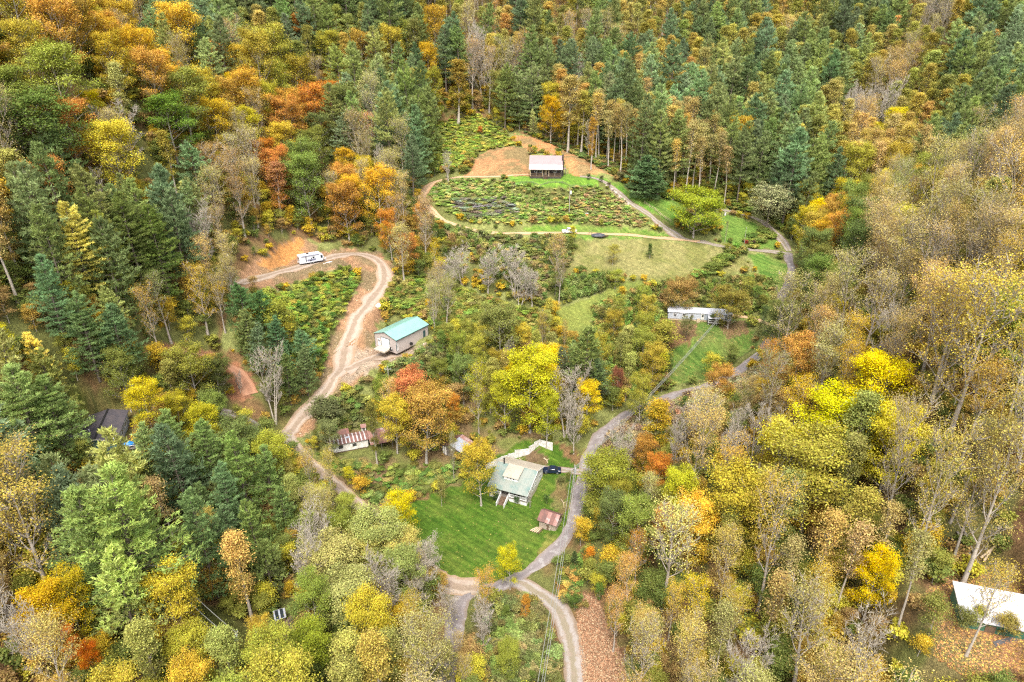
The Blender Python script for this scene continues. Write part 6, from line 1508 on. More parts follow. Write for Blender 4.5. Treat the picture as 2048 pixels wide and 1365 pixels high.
# ---- long white trailer home
yaw = -8; wz = pad_z[6]
a = at_z(1330, 612, wz + 3.0)
W, D = 19.0, 4.2
t = thing('mobile_home', 'long white roofed trailer home half hidden by trees', 'house', (float(a[0]) + 0.3, float(a[1]) - D + 0.2, wz), yaw)
box(0, W, 0, D, 0.5, 2.75).build('wall', S['grey_wall'], t); box(0.05, W - 0.05, 0.05, D - 0.05, -0.8, 0.5).build('skirt', S['wood_pale'], t)
for k in range(8):
    x0 = -0.2 + k * (W + 0.4) / 8; x1 = x0 + (W + 0.4) / 8 - 0.015
    MB().slab([(x0, -0.25, 2.75), (x1, -0.25, 2.75), (x1, D / 2, 3.2), (x0, D / 2, 3.2)], 0.05).build('roof_panel', S['white_roof'], t)
    MB().slab([(x0, D / 2, 3.2), (x1, D / 2, 3.2), (x1, D + 0.25, 2.75), (x0, D + 0.25, 2.75)], 0.05).build('roof_panel', S['white_roof'], t)
for x in (1.5, 4.2, 6.6): window(t, x, 0, 1.3, 1.1, 1.0)
e = box(9.9, 10.8, -0.06, 0, 0.6, 2.5).build('door', S['white_w'], t); box(10.1, 10.6, -0.075, -0.06, 1.5, 2.2).build('pane', S['glass'], e)
for k in range(4): MB().slab([(11.7 + k * 1.25, -2.6, 2.15), (11.7 + (k + 1) * 1.25 - 0.03, -2.6, 2.15), (11.7 + (k + 1) * 1.25 - 0.03, -0.2, 2.72), (11.7 + k * 1.25, -0.2, 2.72)], 0.05).build('porch_roof', S['tin'] if k % 2 else S['white_roof'], t)
box(11.7, 16.7, -2.5, 0, 0.45, 0.6).build('porch_floor', S['wood_grey'], t)
for x in (11.8, 14.2, 16.5): box(x, x + 0.12, -2.45, -2.33, -0.6, 2.12).build('porch_post', S['white'], t)
MB().box(11.92, 14.2, -2.43, -2.35, 1.35, 1.43).box(14.32, 16.5, -2.43, -2.35, 1.35, 1.43).box(11.92, 16.5, -2.43, -2.35, 0.7, 0.78).build('porch_railing', S['white'], t)
window(t, 12.6, 0, 1.3, 1.4, 0.9)
box(8.6, 9.6, -1.0, -0.2, 0, 1.0, 0.05).build('steps', S['wood_pale'], t)

# ---- old trailer with striped rusty roof
yaw = 20; oz = pad_z[4]
t = thing('old_trailer', 'old cream trailer with a rust striped tin roof and open lean-to', 'house', (-44.2, 138.3, oz), yaw)
W, D = 9.4, 3.6
box(0, W, 0, D, 0.35, 2.65).build('wall', S['white_w'], t); box(0.1, W - 0.1, 0.1, D - 0.1, -0.9, 0.35).build('skirt', S['wood_brown'], t)
x = -0.2; k = 0
while x < W + 0.2:
    w_ = 0.62 if k % 2 == 0 else 0.30
    x1 = min(x + w_, W + 0.25); m_ = S['rust'] if k % 2 == 0 else S['tin']; dz = 0.015 * (k % 2)
    MB().slab([(x, -0.3, 2.62 + dz), (x1 - 0.01, -0.3, 2.62 + dz), (x1 - 0.01, D / 2, 3.05 + dz), (x, D / 2, 3.05 + dz)], 0.04).build('roof_sheet', m_, t)
    MB().slab([(x, D / 2, 3.05 + dz), (x1 - 0.01, D / 2, 3.05 + dz), (x1 - 0.01, D + 0.3, 2.62 + dz), (x, D + 0.3, 2.62 + dz)], 0.04).build('roof_sheet', m_, t)
    x = x1; k += 1
MB().box(-0.25, W + 0.2, -0.36, -0.3, 2.52, 2.64).build('eave_board', S['rust'], t)
window(t, 2.3, 0, 1.2, 1.1, 0.95, frame=S['wood_grey']); window(t, 5.6, 0, 1.2, 1.0, 0.8, frame=S['wood_grey'])
box(4.3, 5.3, 1.2, 2.0, 3.0, 3.12).build('roof_patch', S['tin_blue'], t)
for k in range(5): MB().slab([(W + 0.3 + k * 1.1, -2.2, 2.0), (W + 0.3 + k * 1.1 + 1.08, -2.2, 2.0), (W + 0.3 + k * 1.1 + 1.08, D, 2.75), (W + 0.3 + k * 1.1, D, 2.75)], 0.05).build('leanto_sheet', S['rust'] if k % 3 else S['rust_pale'], t)
for x in (W + 0.5, W + 2.9, W + 5.5):
    for y in (-2.0, D - 0.2): box(x, x + 0.14, y, y + 0.14, -0.8, 2.0 if y < 0 else 2.65).build('leanto_post', S['wood_grey'], t)
box(W + 0.3, W + 5.8, D - 0.05, D + 0.05, 0, 2.6).build('leanto_wall', S['wood_brown'], t)
MB().slab([(2.5, D + 0.1, 2.7), (5.5, D + 0.1, 2.7), (5.5, D + 2.2, 3.1), (2.5, D + 2.2, 3.1)], 0.05).build('rear_roof', S['rust'], t); MB().box(2.6, 5.4, D, D + 2.1, -0.5, 2.66).build('rear_room', S['wood_brown'], t)
p = loc2(t, 8.8, 6.5); p.z = gz_(p.x, p.y)
q = thing('privy', 'tiny cream outbuilding behind the old trailer', 'outhouse', p, yaw); box(0, 1.1, 0, 1.1, -0.3, 2.0).build('wall', S['white_w'], q); MB().slab([(-0.15, -0.2, 2.0), (1.25, -0.2, 2.0), (1.25, 1.25, 2.3), (-0.15, 1.25, 2.3)], 0.06).build('roof', S['rust_pale'], q); box(0.25, 0.85, -0.04, 0, 0, 1.8).build('door', S['wood_grey'], q)

# ---- grey barn on the lot
yaw = -31; c_, s_ = math.cos(R(yaw)), math.sin(R(yaw)); W, D = 5.4, 5.0
bz = pad_z[5]; q = Vector((-17.2, 142.0, bz))
t = thing('old_barn', 'weathered little barn with half rusty, half silver tin roof', 'barn', q, yaw)
MB().prism([(0, -0.7), (W, -0.7), (W, 2.5), (W * 0.45, 3.5), (0, 2.5)], 0, D).build('wall', S['wood_grey'], t)
for k in range(4):
    y0 = -0.3 + k * (D + 0.6) / 4; y1 = y0 + (D + 0.6) / 4 - 0.02
    MB().slab([(-0.35, y0, 2.5), (W * 0.45, y0, 3.62), (W * 0.45, y1, 3.62), (-0.35, y1, 2.5)], 0.04).build('roof_sheet', S['rust'], t)
    MB().slab([(W * 0.45, y0, 3.62), (W + 0.35, y0, 2.5), (W + 0.35, y1, 2.5), (W * 0.45, y1, 3.62)], 0.04).build('roof_sheet', S['tin_blue'] if k < 3 else S['rust_pale'], t)
for k in range(9): box(0.05 + k * 0.6, 0.05 + k * 0.6 + 0.5, -0.04, 0, 0, 2.3 + 0.08 * (k % 2)).build('plank', S['white_w'] if k in (0, 1, 4) else S['wood_grey'], t)
box(2.2, 3.2, -0.07, -0.04, 0, 2.0).build('door', S['wood_brown'], t)

# ---- dark roofed house at left
yaw = 17; lz = pad_z[7]
t = thing('bungalow', 'teal walled house with a charcoal shingle roof among pines', 'house', (-81.2, 107.2, lz), yaw)
W, D = 6.4, 11.0
MB().prism([(0, -0.9), (W, -0.9), (W, 2.9), (W * 0.5, 3.6), (0, 2.9)], 0, D).build('wall', S['teal_wall'], t)
box(W, W + 0.03, 0.02, D, -0.8, 2.85).build('side_cladding', S['grey_wall'], t)
MB().slab([(-0.35, -0.35, 2.85), (W / 2, -0.35, 3.72), (W / 2, D + 0.3, 3.72), (-0.35, D + 0.3, 2.85)], 0.12).build('roof_slope', S['asphalt_roof'], t)
MB().slab([(W / 2, -0.35, 3.72), (W + 0.35, -0.35, 2.85), (W + 0.35, D + 0.3, 2.85), (W / 2, D + 0.3, 3.72)], 0.12).build('roof_slope', S['asphalt_roof'], t)
MB().box(W / 2 - 0.18, W / 2 + 0.18, -0.35, D + 0.3, 3.68, 3.80).build('ridge_vent', S['black'], t)
MB().slab([(-0.42, -0.4, 2.9), (-0.33, -0.4, 2.9), (-0.33, D + 0.3, 2.9), (-0.42, D + 0.3, 2.9)], 0.16).build('gutter', S['white'], t)
MB().prism([(-0.35, 2.68), (W / 2, 3.55), (W + 0.35, 2.68), (W + 0.35, 2.8), (W / 2, 3.67), (-0.35, 2.8)], -0.4, -0.34).build('fascia', S['white_w'], t)
MB().slab([(W - 0.35, -0.3, 3.03), (W - 0.1, -0.3, 2.97), (W - 0.1, 1.6, 2.97), (W - 0.35, 1.6, 3.03)], 0.05).build('flashing', S['white'], t)
for y in (1.4, 4.5, 7.6): window(t, W + 0.03, y, 0.9, 1.0, 1.2, 'side')
for x, y in ((1.3, 4.0), (2.2, 5.5), (1.8, 2.8)): MB().tube((x, y, 3.0), (x, y, 3.65), 0.09).build('roof_vent', S['white'] if x < 1.5 else S['black'], t)
MB().slab([(-3.6, 2.4, 2.3), (-0.45, 2.4, 2.6), (-0.45, 5.2, 2.6), (-3.6, 5.2, 2.3)], 0.07).build('side_awning', S['tin_blue'], t)
for y in (2.6, 5.0): box(-3.5, -3.4, y, y + 0.1, -0.5, 2.28).build('awning_post', S['white'], t)
dp = loc2(t, W + 0.1, -0.2); dk = thing('deck', 'small timber deck beside the teal walled house', 'deck', (dp.x, dp.y, lz), yaw)
dkm = MB()
for k in range(14): box(0.02, 3.4, 0.02 + k * 0.2, 0.19 + k * 0.2, 0.35, 0.41).build('plank', S['wood_grey'], dk)
MB().box(3.3, 3.4, 0, 2.8, 1.1, 1.18).box(3.3, 3.4, 0, 0.1, -0.5, 1.1).box(3.3, 3.4, 2.7, 2.8, -0.5, 1.1).box(0, 3.4, -0.05, 0.02, 1.1, 1.18).build('railing', S['white_w'], dk)
p = loc2(t, W + 1.6, 0.9, 0.42); tb = thing('covered_grill', 'bright blue tarpaulin over a heap on the deck', 'tarp', p, yaw)
MB().blob((0, 0, 0.5), (1.25, 0.75, 0.55), 4, 12, 6, 0.12).build('tarp', S['blue_tarp'], tb, smooth=True); MB().box(-0.8, 0.8, -0.4, 0.4, 0.0, 0.3).build('base', S['black'], tb)

# ---- striped roof house behind pines (left)
p = hit(268, 965); lz2 = gz_(p.x, p.y)
t = thing('striped_roof_shed', 'dark shed with white striped metal roof glimpsed between pines', 'shed', (p.x - 1.5, p.y - 0.5, lz2), 40)
box(0, 4.6, 0, 4.2, -0.8, 2.4).build('wall', S['wood_brown'], t)
for k in range(9):
    x0 = -0.2 + k * 0.55; MB().slab([(x0, -0.3, 2.4), (x0 + 0.53, -0.3, 2.4), (x0 + 0.53, 4.5, 3.1), (x0, 4.5, 3.1)], 0.05).build('roof_sheet', S['tin_blue'] if k % 2 else S['asphalt_roof'], t)
box(1.5, 2.4, -0.06, 0, 0, 2.0).build('door', S['white_w'], t)

# ---- leaf covered cabin lower left
p = hit(548, 1295); z0 = pad_z[12]
t = thing('low_cabin', 'low cabin with leaf strewn brown roof in the lower left wood', 'cabin', (p.x, p.y, z0), -24)
box(0, 4.6, 0, 4.6, -0.8, 2.3).build('wall', S['wood_brown'], t)
MB().slab([(-0.4, -0.4, 2.3), (2.3, -0.4, 2.9), (2.3, 5.0, 2.9), (-0.4, 5.0, 2.3)], 0.08).build('roof_slope', S['brown_roof'], t); MB().slab([(2.3, -0.4, 2.9), (5.0, -0.4, 2.3), (5.0, 5.0, 2.3), (2.3, 5.0, 2.9)], 0.08).build('roof_slope', S['brown_roof'], t)
box(1.8, 2.7, -0.06, 0, 0, 1.9).build('door', S['wood_grey'], t)
p = hit(561, 1232, 2.2); t = thing('tin_roof_hut', 'tiny hut with two dark panels on a white tin roof', 'hut', (p.x - 0.7, p.y - 0.7, gz_(p.x, p.y)), 25)
box(0, 1.7, 0, 1.7, -0.5, 1.95).build('wall', S['wood_brown'], t); MB().slab([(-0.15, -0.15, 1.95), (1.85, -0.15, 1.95), (1.85, 1.85, 2.35), (-0.15, 1.85, 2.35)], 0.06).build('roof', S['tin_blue'], t)
for x in (0.1, 0.95): MB().slab([(x, -0.05, 2.03), (x + 0.55, -0.05, 2.03), (x + 0.55, 1.75, 2.39), (x, 1.75, 2.39)], 0.04).build('dark_panel', S['glass'], t)

# ---- white roofed building lower right
yaw = -17; rz = pad_z[9]; a = at_z(1925, 1238, rz + 1.7)
t = thing('workshop', 'green sided workshop with a leaf dotted white roof at the right edge', 'workshop', (float(a[0]), float(a[1]), rz), yaw)
W, D = 14.0, 5.6
MB().prism([(0.3, -1.2), (D, -1.2), (D, 2.6), (0.3, 1.5)], 0.2, W, 'x').build('wall', S['green_wall'], t)
for k in range(9):
    x0 = k * W / 9; x1 = x0 + W / 9 - 0.02
    MB().slab([(x0, 0, 1.7), (x1, 0, 1.7), (x1, D + 0.3, 2.9), (x0, D + 0.3, 2.9)], 0.07).build('roof_panel', S['leaf_roof'], t)
MB().prism([(0, 1.5), (D + 0.3, 2.7), (D + 0.3, 2.92), (0, 1.72)], -0.06, -0.01, 'x').build('barge_board', S['white'], t)
box(3, 4.2, 0.22, 0.3, -1.0, 1.2).build('door', S['wood_brown'], t); window(t, 8, 0.3, 0.2, 1.4, 1.0)
# asphalt yard pad
pp = [base(a_, b_) for a_, b_ in [(1985, 1285), (2070, 1262), (2140, 1330), (2120, 1420), (2040, 1395)]]
MB().slab([(q.x, q.y, q.z + 0.12) for q in pp][::-1], 0.5).build('asphalt_yard', S['asphalt'], kind='structure')

# ---- camper
yaw = 33
t = thing('travel_trailer', 'white travel trailer camper parked on the dirt pad', 'camper', (-65.2, 200.3, pad_z[8] + 0.05), yaw)
Lc, Wc = 7.6, 2.4
MB().prism([(0, 0.62), (0.0, 2.85), (0.15, 3.0), (Lc - 0.9, 3.0), (Lc - 0.25, 2.6), (Lc, 1.7), (Lc - 0.35, 0.62)], 0, Wc).build('body', S['camper'], t, bevel=0.04)
MB().slab([(0.05, -0.03, 3.05), (Lc - 0.95, -0.03, 3.05), (Lc - 0.95, Wc + 0.03, 3.05), (0.05, Wc + 0.03, 3.05)], 0.06).build('roof', S['white_roof'], t)
for x, z, w_, hh in ((1.9, 1.1, 0.25, 1.5), (3.2, 1.0, 0.5, 0.4), (3.5, 1.75, 0.35, 0.3), (4.1, 1.75, 0.6, 0.55), (5.3, 1.7, 0.3, 0.7), (6.6, 1.5, 0.65, 0.85)): box(x, x + w_, -0.03, 0.0, z, z + hh).build('window', S['glass'], t)
box(2.4, 5.6, -0.015, 0, 1.05, 1.65).build('graphic_band', S['camper_grey'], t)
for z in (1.0, 1.95): box(-0.03, 0, 0.5, 1.9, z, z + 0.55).build('rear_window', S['glass'], t)
e = box(5.05, 5.7, -0.04, -0.0, 0.7, 2.65).build('door', S['camper'], t)
MB().tube((0.6, -0.12, 2.85), (6.2, -0.12, 2.85), 0.08, n=6).build('awning', S['camper_grey'], t)
for x, y in ((2.6, 1.25), (5.4, 1.25)): box(x, x + 0.7, y - 0.35, y + 0.35, 3.05, 3.3, 0.04).build('roof_unit', S['black'] if x < 3 else S['white'], t)
for x in (3.3, 4.15):
    for y in (0.02, Wc - 0.24):
        w_ = MB().tube((x, y, 0.36), (x, y + 0.22, 0.36), 0.36, n=14).build('wheel', S['rubber'], t); MB().tube((x, y - 0.01, 0.36), (x, y + 0.05, 0.36), 0.18, n=10).build('rim', S['steel'], w_)
MB().box(0.1, Lc - 0.4, 0.1, Wc - 0.1, 0.45, 0.62).build('chassis', S['black'], t)
MB().tube((Lc - 0.4, 0.4, 0.5), (Lc + 1.0, Wc / 2, 0.5), 0.06, n=6).tube((Lc - 0.4, Wc - 0.4, 0.5), (Lc + 1.0, Wc / 2, 0.5), 0.06, n=6).tube((Lc + 0.8, Wc / 2, 0.0), (Lc + 0.8, Wc / 2, 0.7), 0.05, n=6).build('hitch', S['black'], t)
MB().tube((Lc + 0.35, Wc / 2 - 0.3, 0.55), (Lc + 0.35, Wc / 2 - 0.3, 1.05), 0.17).build('gas_bottle', S['white'], t)
MB().tube((-0.25, 1.6, 0.9), (-0.02, 1.6, 0.9), 0.33, n=14).build('spare_wheel', S['white_w'], t)
p = base(653, 527)
for k in range(4):
    q = thing('white_board', ['white board lying on the bank edge right of the camper', 'second white board right of the camper', 'short white board of the heap right of the camper', 'upper white board of the heap right of the camper'][k], 'board', (p.x + [0, 0.5, 0.2, 0.9][k], p.y + [0, 0.35, 0.8, 0.7][k], p.z + 0.06 + 0.09 * (k == 3)), 30 + k * 8, 'white boards by the camper')
    MB().box(-1.1 + 0.3 * (k == 2), 1.1, -0.14, 0.14, 0, 0.07).build('board_face', S['white_w'], q)
p = base(652, 522); q = thing('white_post', 'short white post right of the camper', 'post', p, 0); MB().tube((0, 0, -0.2), (0, 0, 1.1), 0.1).build('shaft', S['white'], q); MB().tube((0, 0, 1.1), (0, 0, 1.18), 0.14).build('cap', S['white'], q)

# ---- vehicles
def car_body(t, prof, W_, mat, glass_prof, wheels, wr, bevel=0.05):
    MB().prism(prof, 0, W_).build('body', mat, t, bevel=bevel)
    for y in (-0.012, W_ - 0.018): MB().prism(glass_prof, y, y + 0.03).build('side_window', S['glass'], t)
    for x in wheels:
        for y in (-0.02, W_ - 0.2):
            w_ = MB().tube((x, y, wr), (x, y + 0.22, wr), wr, n=16).build('wheel', S['rubber'], t)
            MB().tube((x, y - 0.012, wr), (x, y + 0.232, wr), wr * 0.58, n=12).build('rim', S['steel'], w_)
t = thing('pickup_truck', 'white pickup truck parked on the dirt track below the cabin', 'truck', (17.75, 234.0, gz_(20.3, 235.0) + 0.1), 3)
Wt = 1.9
car_body(t, [(0.0, 0.45), (0.0, 0.95), (0.15, 1.1), (1.3, 1.18), (1.45, 1.2), (1.95, 1.78), (2.15, 1.84), (3.0, 1.84), (3.12, 1.75), (3.2, 1.22), (3.3, 0.72), (5.05, 0.72), (5.05, 0.45)], Wt, S['truck'],
         [(1.62, 1.25), (2.02, 1.7), (2.95, 1.7), (3.03, 1.25)], (0.95, 4.15), 0.38)
for y0, y1 in ((0, 0.09), (Wt - 0.09, Wt)): box(3.22, 5.1, y0, y1, 0.7, 1.25).build('bed_side', S['truck'], t)
box(5.02, 5.1, 0.09, Wt - 0.09, 0.7, 1.25).build('tailgate', S['truck'], t)
MB().slab([(3.3, 0.1, 1.27), (4.7, 0.1, 1.29), (4.7, Wt - 0.1, 1.29), (3.3, Wt - 0.1, 1.27)], 0.05).build('bed_cover', S['white_w'], t)
MB().add([(1.47, 0.18, 1.24), (1.47, Wt - 0.18, 1.24), (1.93, Wt - 0.22, 1.78), (1.93, 0.22, 1.78)], [(0, 1, 2, 3)]).build('windscreen', S['glass'], t)
for y in (0.12, Wt - 0.42): box(-0.03, 0.02, y, y + 0.3, 0.75, 0.92).build('headlight', S['headlamp'], t)
for y in (0.02, Wt - 0.14): box(5.09, 5.12, y, y + 0.12, 0.85, 1.15).build('taillight', S['tail'], t)
MB().box(-0.1, 0.0, 0.05, Wt - 0.05, 0.45, 0.62).build('bumper', S['steel'], t); MB().box(0.0, 0.01, 0.45, Wt - 0.45, 0.68, 0.92).build('grille', S['black'], t)
t = thing('parked_car', 'dark blue saloon car parked behind the white farmhouse', 'car', (7.3, 135.3, gz_(9.5, 136) + 0.1), -4)
car_body(t, [(0.0, 0.35), (0.02, 0.7), (0.2, 0.82), (1.2, 0.95), (1.85, 1.38), (2.2, 1.44), (3.0, 1.42), (3.75, 1.05), (4.35, 1.0), (4.5, 0.75), (4.5, 0.35)], 1.78, S['car'],
         [(1.38, 0.98), (1.9, 1.34), (2.95, 1.34), (3.5, 1.03)], (0.85, 3.6), 0.33, 0.07)
MB().add([(1.25, 0.2, 0.99), (1.25, 1.58, 0.99), (1.85, 1.5, 1.42), (1.85, 0.28, 1.42)], [(0, 1, 2, 3)]).build('windscreen', S['glass'], t)
MB().add([(3.05, 0.28, 1.44), (3.05, 1.5, 1.44), (3.7, 1.55, 1.1), (3.7, 0.23, 1.1)], [(0, 1, 2, 3)]).build('rear_window', S['glass'], t)
for y in (0.1, 1.38): box(-0.02, 0.03, y, y + 0.3, 0.55, 0.7).build('headlight', S['headlamp'], t); box(4.48, 4.52, y, y + 0.3, 0.68, 0.84).build('taillight', S['tail'], t)

# ---- white board fence by the farmhouse
fp = [base(a_, b_) for a_, b_ in [(972, 940), (1003, 926), (1030, 917), (1058, 909), (1079, 891), (1105, 902)]]
t = thing('board_fence', 'stepped white board fence running behind the farmhouse', 'fence', fp[0], 0)
k0 = 0
for a_, b_ in zip(fp[:-1], fp[1:]):
    n = max(1, round((b_ - a_).to_2d().length / 2.4))
    for k in range(n):
        p0 = a_.lerp(b_, k / n); p1 = a_.lerp(b_, (k + 1) / n); zt = max(gz_(p0.x, p0.y), gz_(p1.x, p1.y)) + 1.75; zb_ = min(gz_(p0.x, p0.y), gz_(p1.x, p1.y)) - 0.1
        d = (p1 - p0); d.z = 0; L_ = d.length; d.normalize(); nrm = Vector((-d.y, d.x, 0)) * 0.025
        m_ = MB(); nb = 12
        for j in range(nb):
            u0 = p0 + d * (L_ * j / nb + 0.008) - fp[0]; u1 = p0 + d * (L_ * (j + 1) / nb - 0.008) - fp[0]
            z1 = zt - fp[0].z - 0.03 * (j % 2); z0_ = zb_ - fp[0].z
            m_.add([tuple(Vector((q.x, q.y, z)) + s2 * nrm) for s2 in (-1, 1) for q, z in ((u0, z0_), (u1, z0_), (u1, z1), (u0, z1))], [(0, 1, 2, 3), (7, 6, 5, 4), (0, 4, 5, 1), (1, 5, 6, 2), (2, 6, 7, 3), (3, 7, 4, 0)])
        m_.build('fence_panel', S['white_w'], t)
        q = p0 - fp[0]; box(q.x - 0.06, q.x + 0.06, q.y - 0.06, q.y + 0.06, zb_ - fp[0].z, zt - fp[0].z + 0.06).build('post', S['white_w'], t)
# ---- rail fences by the gravel drive
def rail_fence(pts, label, hgt=1.1, gap=2.6, mat='wood_pale'):
    P = [base(a_, b_) for a_, b_ in pts]; t = thing('rail_fence', label, 'fence', P[0], 0)
    prev = None
    for a_, b_ in zip(P[:-1], P[1:]):
        n = max(1, round((b_ - a_).to_2d().length / gap))
        for k in range(n + 1):
            q = a_.lerp(b_, k / n); q.z = gz_(q.x, q.y); q = q - P[0]
            if prev is None or (q - prev).length > 0.5:
                MB().tube(q - Vector((0, 0, 0.3)), q + Vector((0, 0, hgt)), 0.07, 0.06, 6).build('post', S[mat], t)
                if prev is not None:
                    for zz in (0.45, 0.9): MB().tube(prev + Vector((0, 0, zz * hgt)), q + Vector((0, 0, zz * hgt)), 0.05, 0.05, 5).build('rail', S[mat], t)
                prev = q
rail_fence([(1222, 388), (1240, 402), (1262, 420)], 'pale rail fence along the lower side of the gravel drive')
rail_fence([(1288, 408), (1310, 422), (1342, 446)], 'pale rail fence at the edge of the upper lawn')
rail_fence([(1028, 372), (1080, 374), (1140, 374), (1178, 372)], 'low wire and post fence below the cabin lawn', 0.8, 3.0, 'wood_grey')
for k, (a_, b_) in enumerate([(1214, 374), (1224, 381), (1232, 388), (1240, 396), (1248, 403), (1256, 411)]):
    p = base(a_, b_); t = thing('boulder', f'{["first", "second", "third", "fourth", "fifth", "lowest"][k]} pink boulder down the drive edge from the cabin', 'boulder', p, k * 50, 'boulders along the cabin drive'); MB().blob((0, 0, 0.3), (0.75, 0.55, 0.55), k, 9, 6).build('stone', S['boulder'], t)
for nm, lb, ct, (a_, b_), sz, mt in [('hive_box', 'orange box with a pale lid standing in the brush', 'box', (1173, 432), (1.1, 0.8, 0.9), 'orange'), ('utility_box', 'small white utility box at the edge of the upper lawn', 'box', (1416, 407), (0.9, 0.7, 1.1), 'white'), ('meter_box', 'white box on a short post by the upper farm lane', 'box', (1450, 432), (0.5, 0.4, 1.3), 'white_w')]:
    p = base(a_, b_); t = thing(nm, lb, ct, p, 5); MB().box(-sz[0] / 2, sz[0] / 2, -sz[1] / 2, sz[1] / 2, 0.05, sz[2]).build('body', S[mt], t, bevel=0.03); MB().box(-sz[0] / 2 - 0.12, sz[0] / 2 + 0.12, -sz[1] / 2 - 0.12, sz[1] / 2 + 0.12, sz[2], sz[2] + 0.1).build('lid', S['tin'], t); MB().box(-0.06, 0.06, -0.06, 0.06, -0.4, 0.05).build('post', S['wood_grey'], t)
p = base(757, 616); t = thing('wrapped_bale', 'lumpy white wrapped bale beside the gravel lane', 'bale', p, 20)
MB().blob((0, 0, 0.6), (0.75, 0.7, 0.75), 12, 10, 7, 0.18).build('wrap', S['white_stone'], t); MB().blob((0.3, 0.1, 1.25), (0.3, 0.2, 0.25), 3, 7, 4).build('knot', S['white_stone'], t)
p = base(1196, 474); t = thing('tarped_pile', 'dark tarpaulin covered pile on orange dirt beside the track', 'pile', p, -6)
MB().blob((0, 0, 0.45), (2.6, 1.2, 0.75), 5, 12, 6, 0.14).build('tarp', S['tarp_dark'], t)
for k in range(4): MB().tube((1.2 + 0.3 * k, -0.9, 0.2 + 0.1 * k), (3.6, 0.4, 0.15 + 0.15 * k), 0.08, n=6).build('timber', S['wood_brown'], t)
for k, (a_, b_) in enumerate([(1178, 470), (1183, 471)]):
    p = base(a_, b_); t = thing('stake', ['left', 'right'][k] + ' upright timber stake left of the tarpaulin pile', 'stake', p, 0, 'stakes by the tarpaulin pile'); MB().tube((0, 0, -0.3), (0.05, 0, 1.9), 0.08, 0.06, 6).build('shaft', S['wood_grey'], t); MB().tube((-0.2, 0, 1.5), (0.25, 0, 1.55), 0.04, n=5).build('peg', S['wood_grey'], t)
p = base(1122, 480)
for k in range(6):
    t = thing('cut_board', ['longest grey board in the heap below the pickup', 'front board in the heap below the pickup', 'crossed board in the heap below the pickup', 'pale board sticking out left below the pickup', 'thin board at the back of the heap below the pickup', 'short board on top of the heap below the pickup'][k], 'board', (p.x + 0.35 * k - 0.6, p.y + [0, 0.5, -0.4, 0.2, 0.9, 0.3][k], p.z + 0.08 + 0.07 * k), 12 + k * 17 % 60, 'boards heaped below the pickup')
    MB().box(-1.5, 1.5, -0.11, 0.11, 0, 0.06).build('board_face', S['wood_pale' if k % 2 else 'white_w'], t)
p = base(889, 1303); t = thing('white_tank', 'rounded white tank half hidden in the lower thicket', 'tank', p, 10)
MB().tube((-0.75, 0, 0.9), (0.75, 0, 0.9), 0.55, n=16).blob((-0.75, 0, 0.9), (0.3, 0.55, 0.55), 1, 14, 8, 0).blob((0.75, 0, 0.9), (0.3, 0.55, 0.55), 1, 14, 8, 0).build('shell', S['white'], t, smooth=True)
for x in (-0.5, 0.5): MB().box(x - 0.1, x + 0.1, -0.4, 0.4, -0.2, 0.5).build('foot', S['concrete'], t)
MB().tube((0, 0, 1.4), (0, 0, 1.6), 0.15).build('valve_cap', S['steel'], t)
p = base(1016, 1222); t = thing('white_sacks', 'two white sacks lying below the road junction', 'sack', p, 0); MB().blob((0, 0, 0.3), (0.5, 0.35, 0.35), 3).build('sack', S['white'], t); MB().blob((0.6, 0.5, 0.3), (0.4, 0.35, 0.3), 4).build('sack', S['white'], t)
for k, (a_, b_, c, d, r_) in enumerate([(752, 905, 762, 942, 0.13), (795, 985, 818, 972, 0.12), (1088, 918, 1095, 928, 0.2), (1038, 918, 1042, 925, 0.12), (1122, 1000, 1128, 1018, 0.1)]):
    p0 = base(a_, b_); p1 = base(c, d); t = thing('fallen_branch', ['long white fallen branch in the lot grass', 'pale fallen branch near the lot corner', 'pale log by the brown bed behind the farmhouse', 'white stick lying by the white fence', 'thin pale pole lying in the garden strip'][k], 'branch', p0, 0)
    e = p1 - p0; mid_ = e * 0.5 + Vector((0.25, 0.1, 0.25)); MB().tube((0, 0, 0.15), mid_, r_, r_ * 0.8, 6).tube(mid_, e + Vector((0, 0, 0.15)), r_ * 0.8, r_ * 0.4, 6).build('limb', S['wood_pale'], t); MB().tube(mid_, mid_ + Vector((0.6, 0.3, 0.3)), r_ * 0.5, r_ * 0.2, 5).build('twig', S['wood_pale'], t)
lf = [((1900, 1082), (1960, 1132)), ((1912, 1070), (1950, 1135)), ((1922, 1062), (1955, 1128)), ((1926, 1072), (1946, 1138)), ((1890, 1100), (1936, 1138)), ((1965, 1130), (1985, 1098)), ((1960, 1120), (1992, 1092))]
for k, (a_, b_) in enumerate(lf):
    p0 = base(*a_); p1 = base(*b_); t = thing('fallen_log', ['long fallen log leaning towards the tall pale trunk', 'brown fallen log in the middle of the leaning bundle', 'uppermost log of the leaning bundle', 'log under the leaning bundle', 'lowest left log of the bundle', 'split pale log at the foot of the twin trunk', 'second split log at the foot of the twin trunk'][k], 'log', p0, 0, 'fallen logs on the right slope')
    e = p1 - p0; MB().tube((0, 0, 0.5 + 0.15 * (k % 3)), e + Vector((0, 0, 0.25)), 0.17, 0.12, 7).build('bark', S['wood_pale' if k > 4 else 'wood_grey'], t)

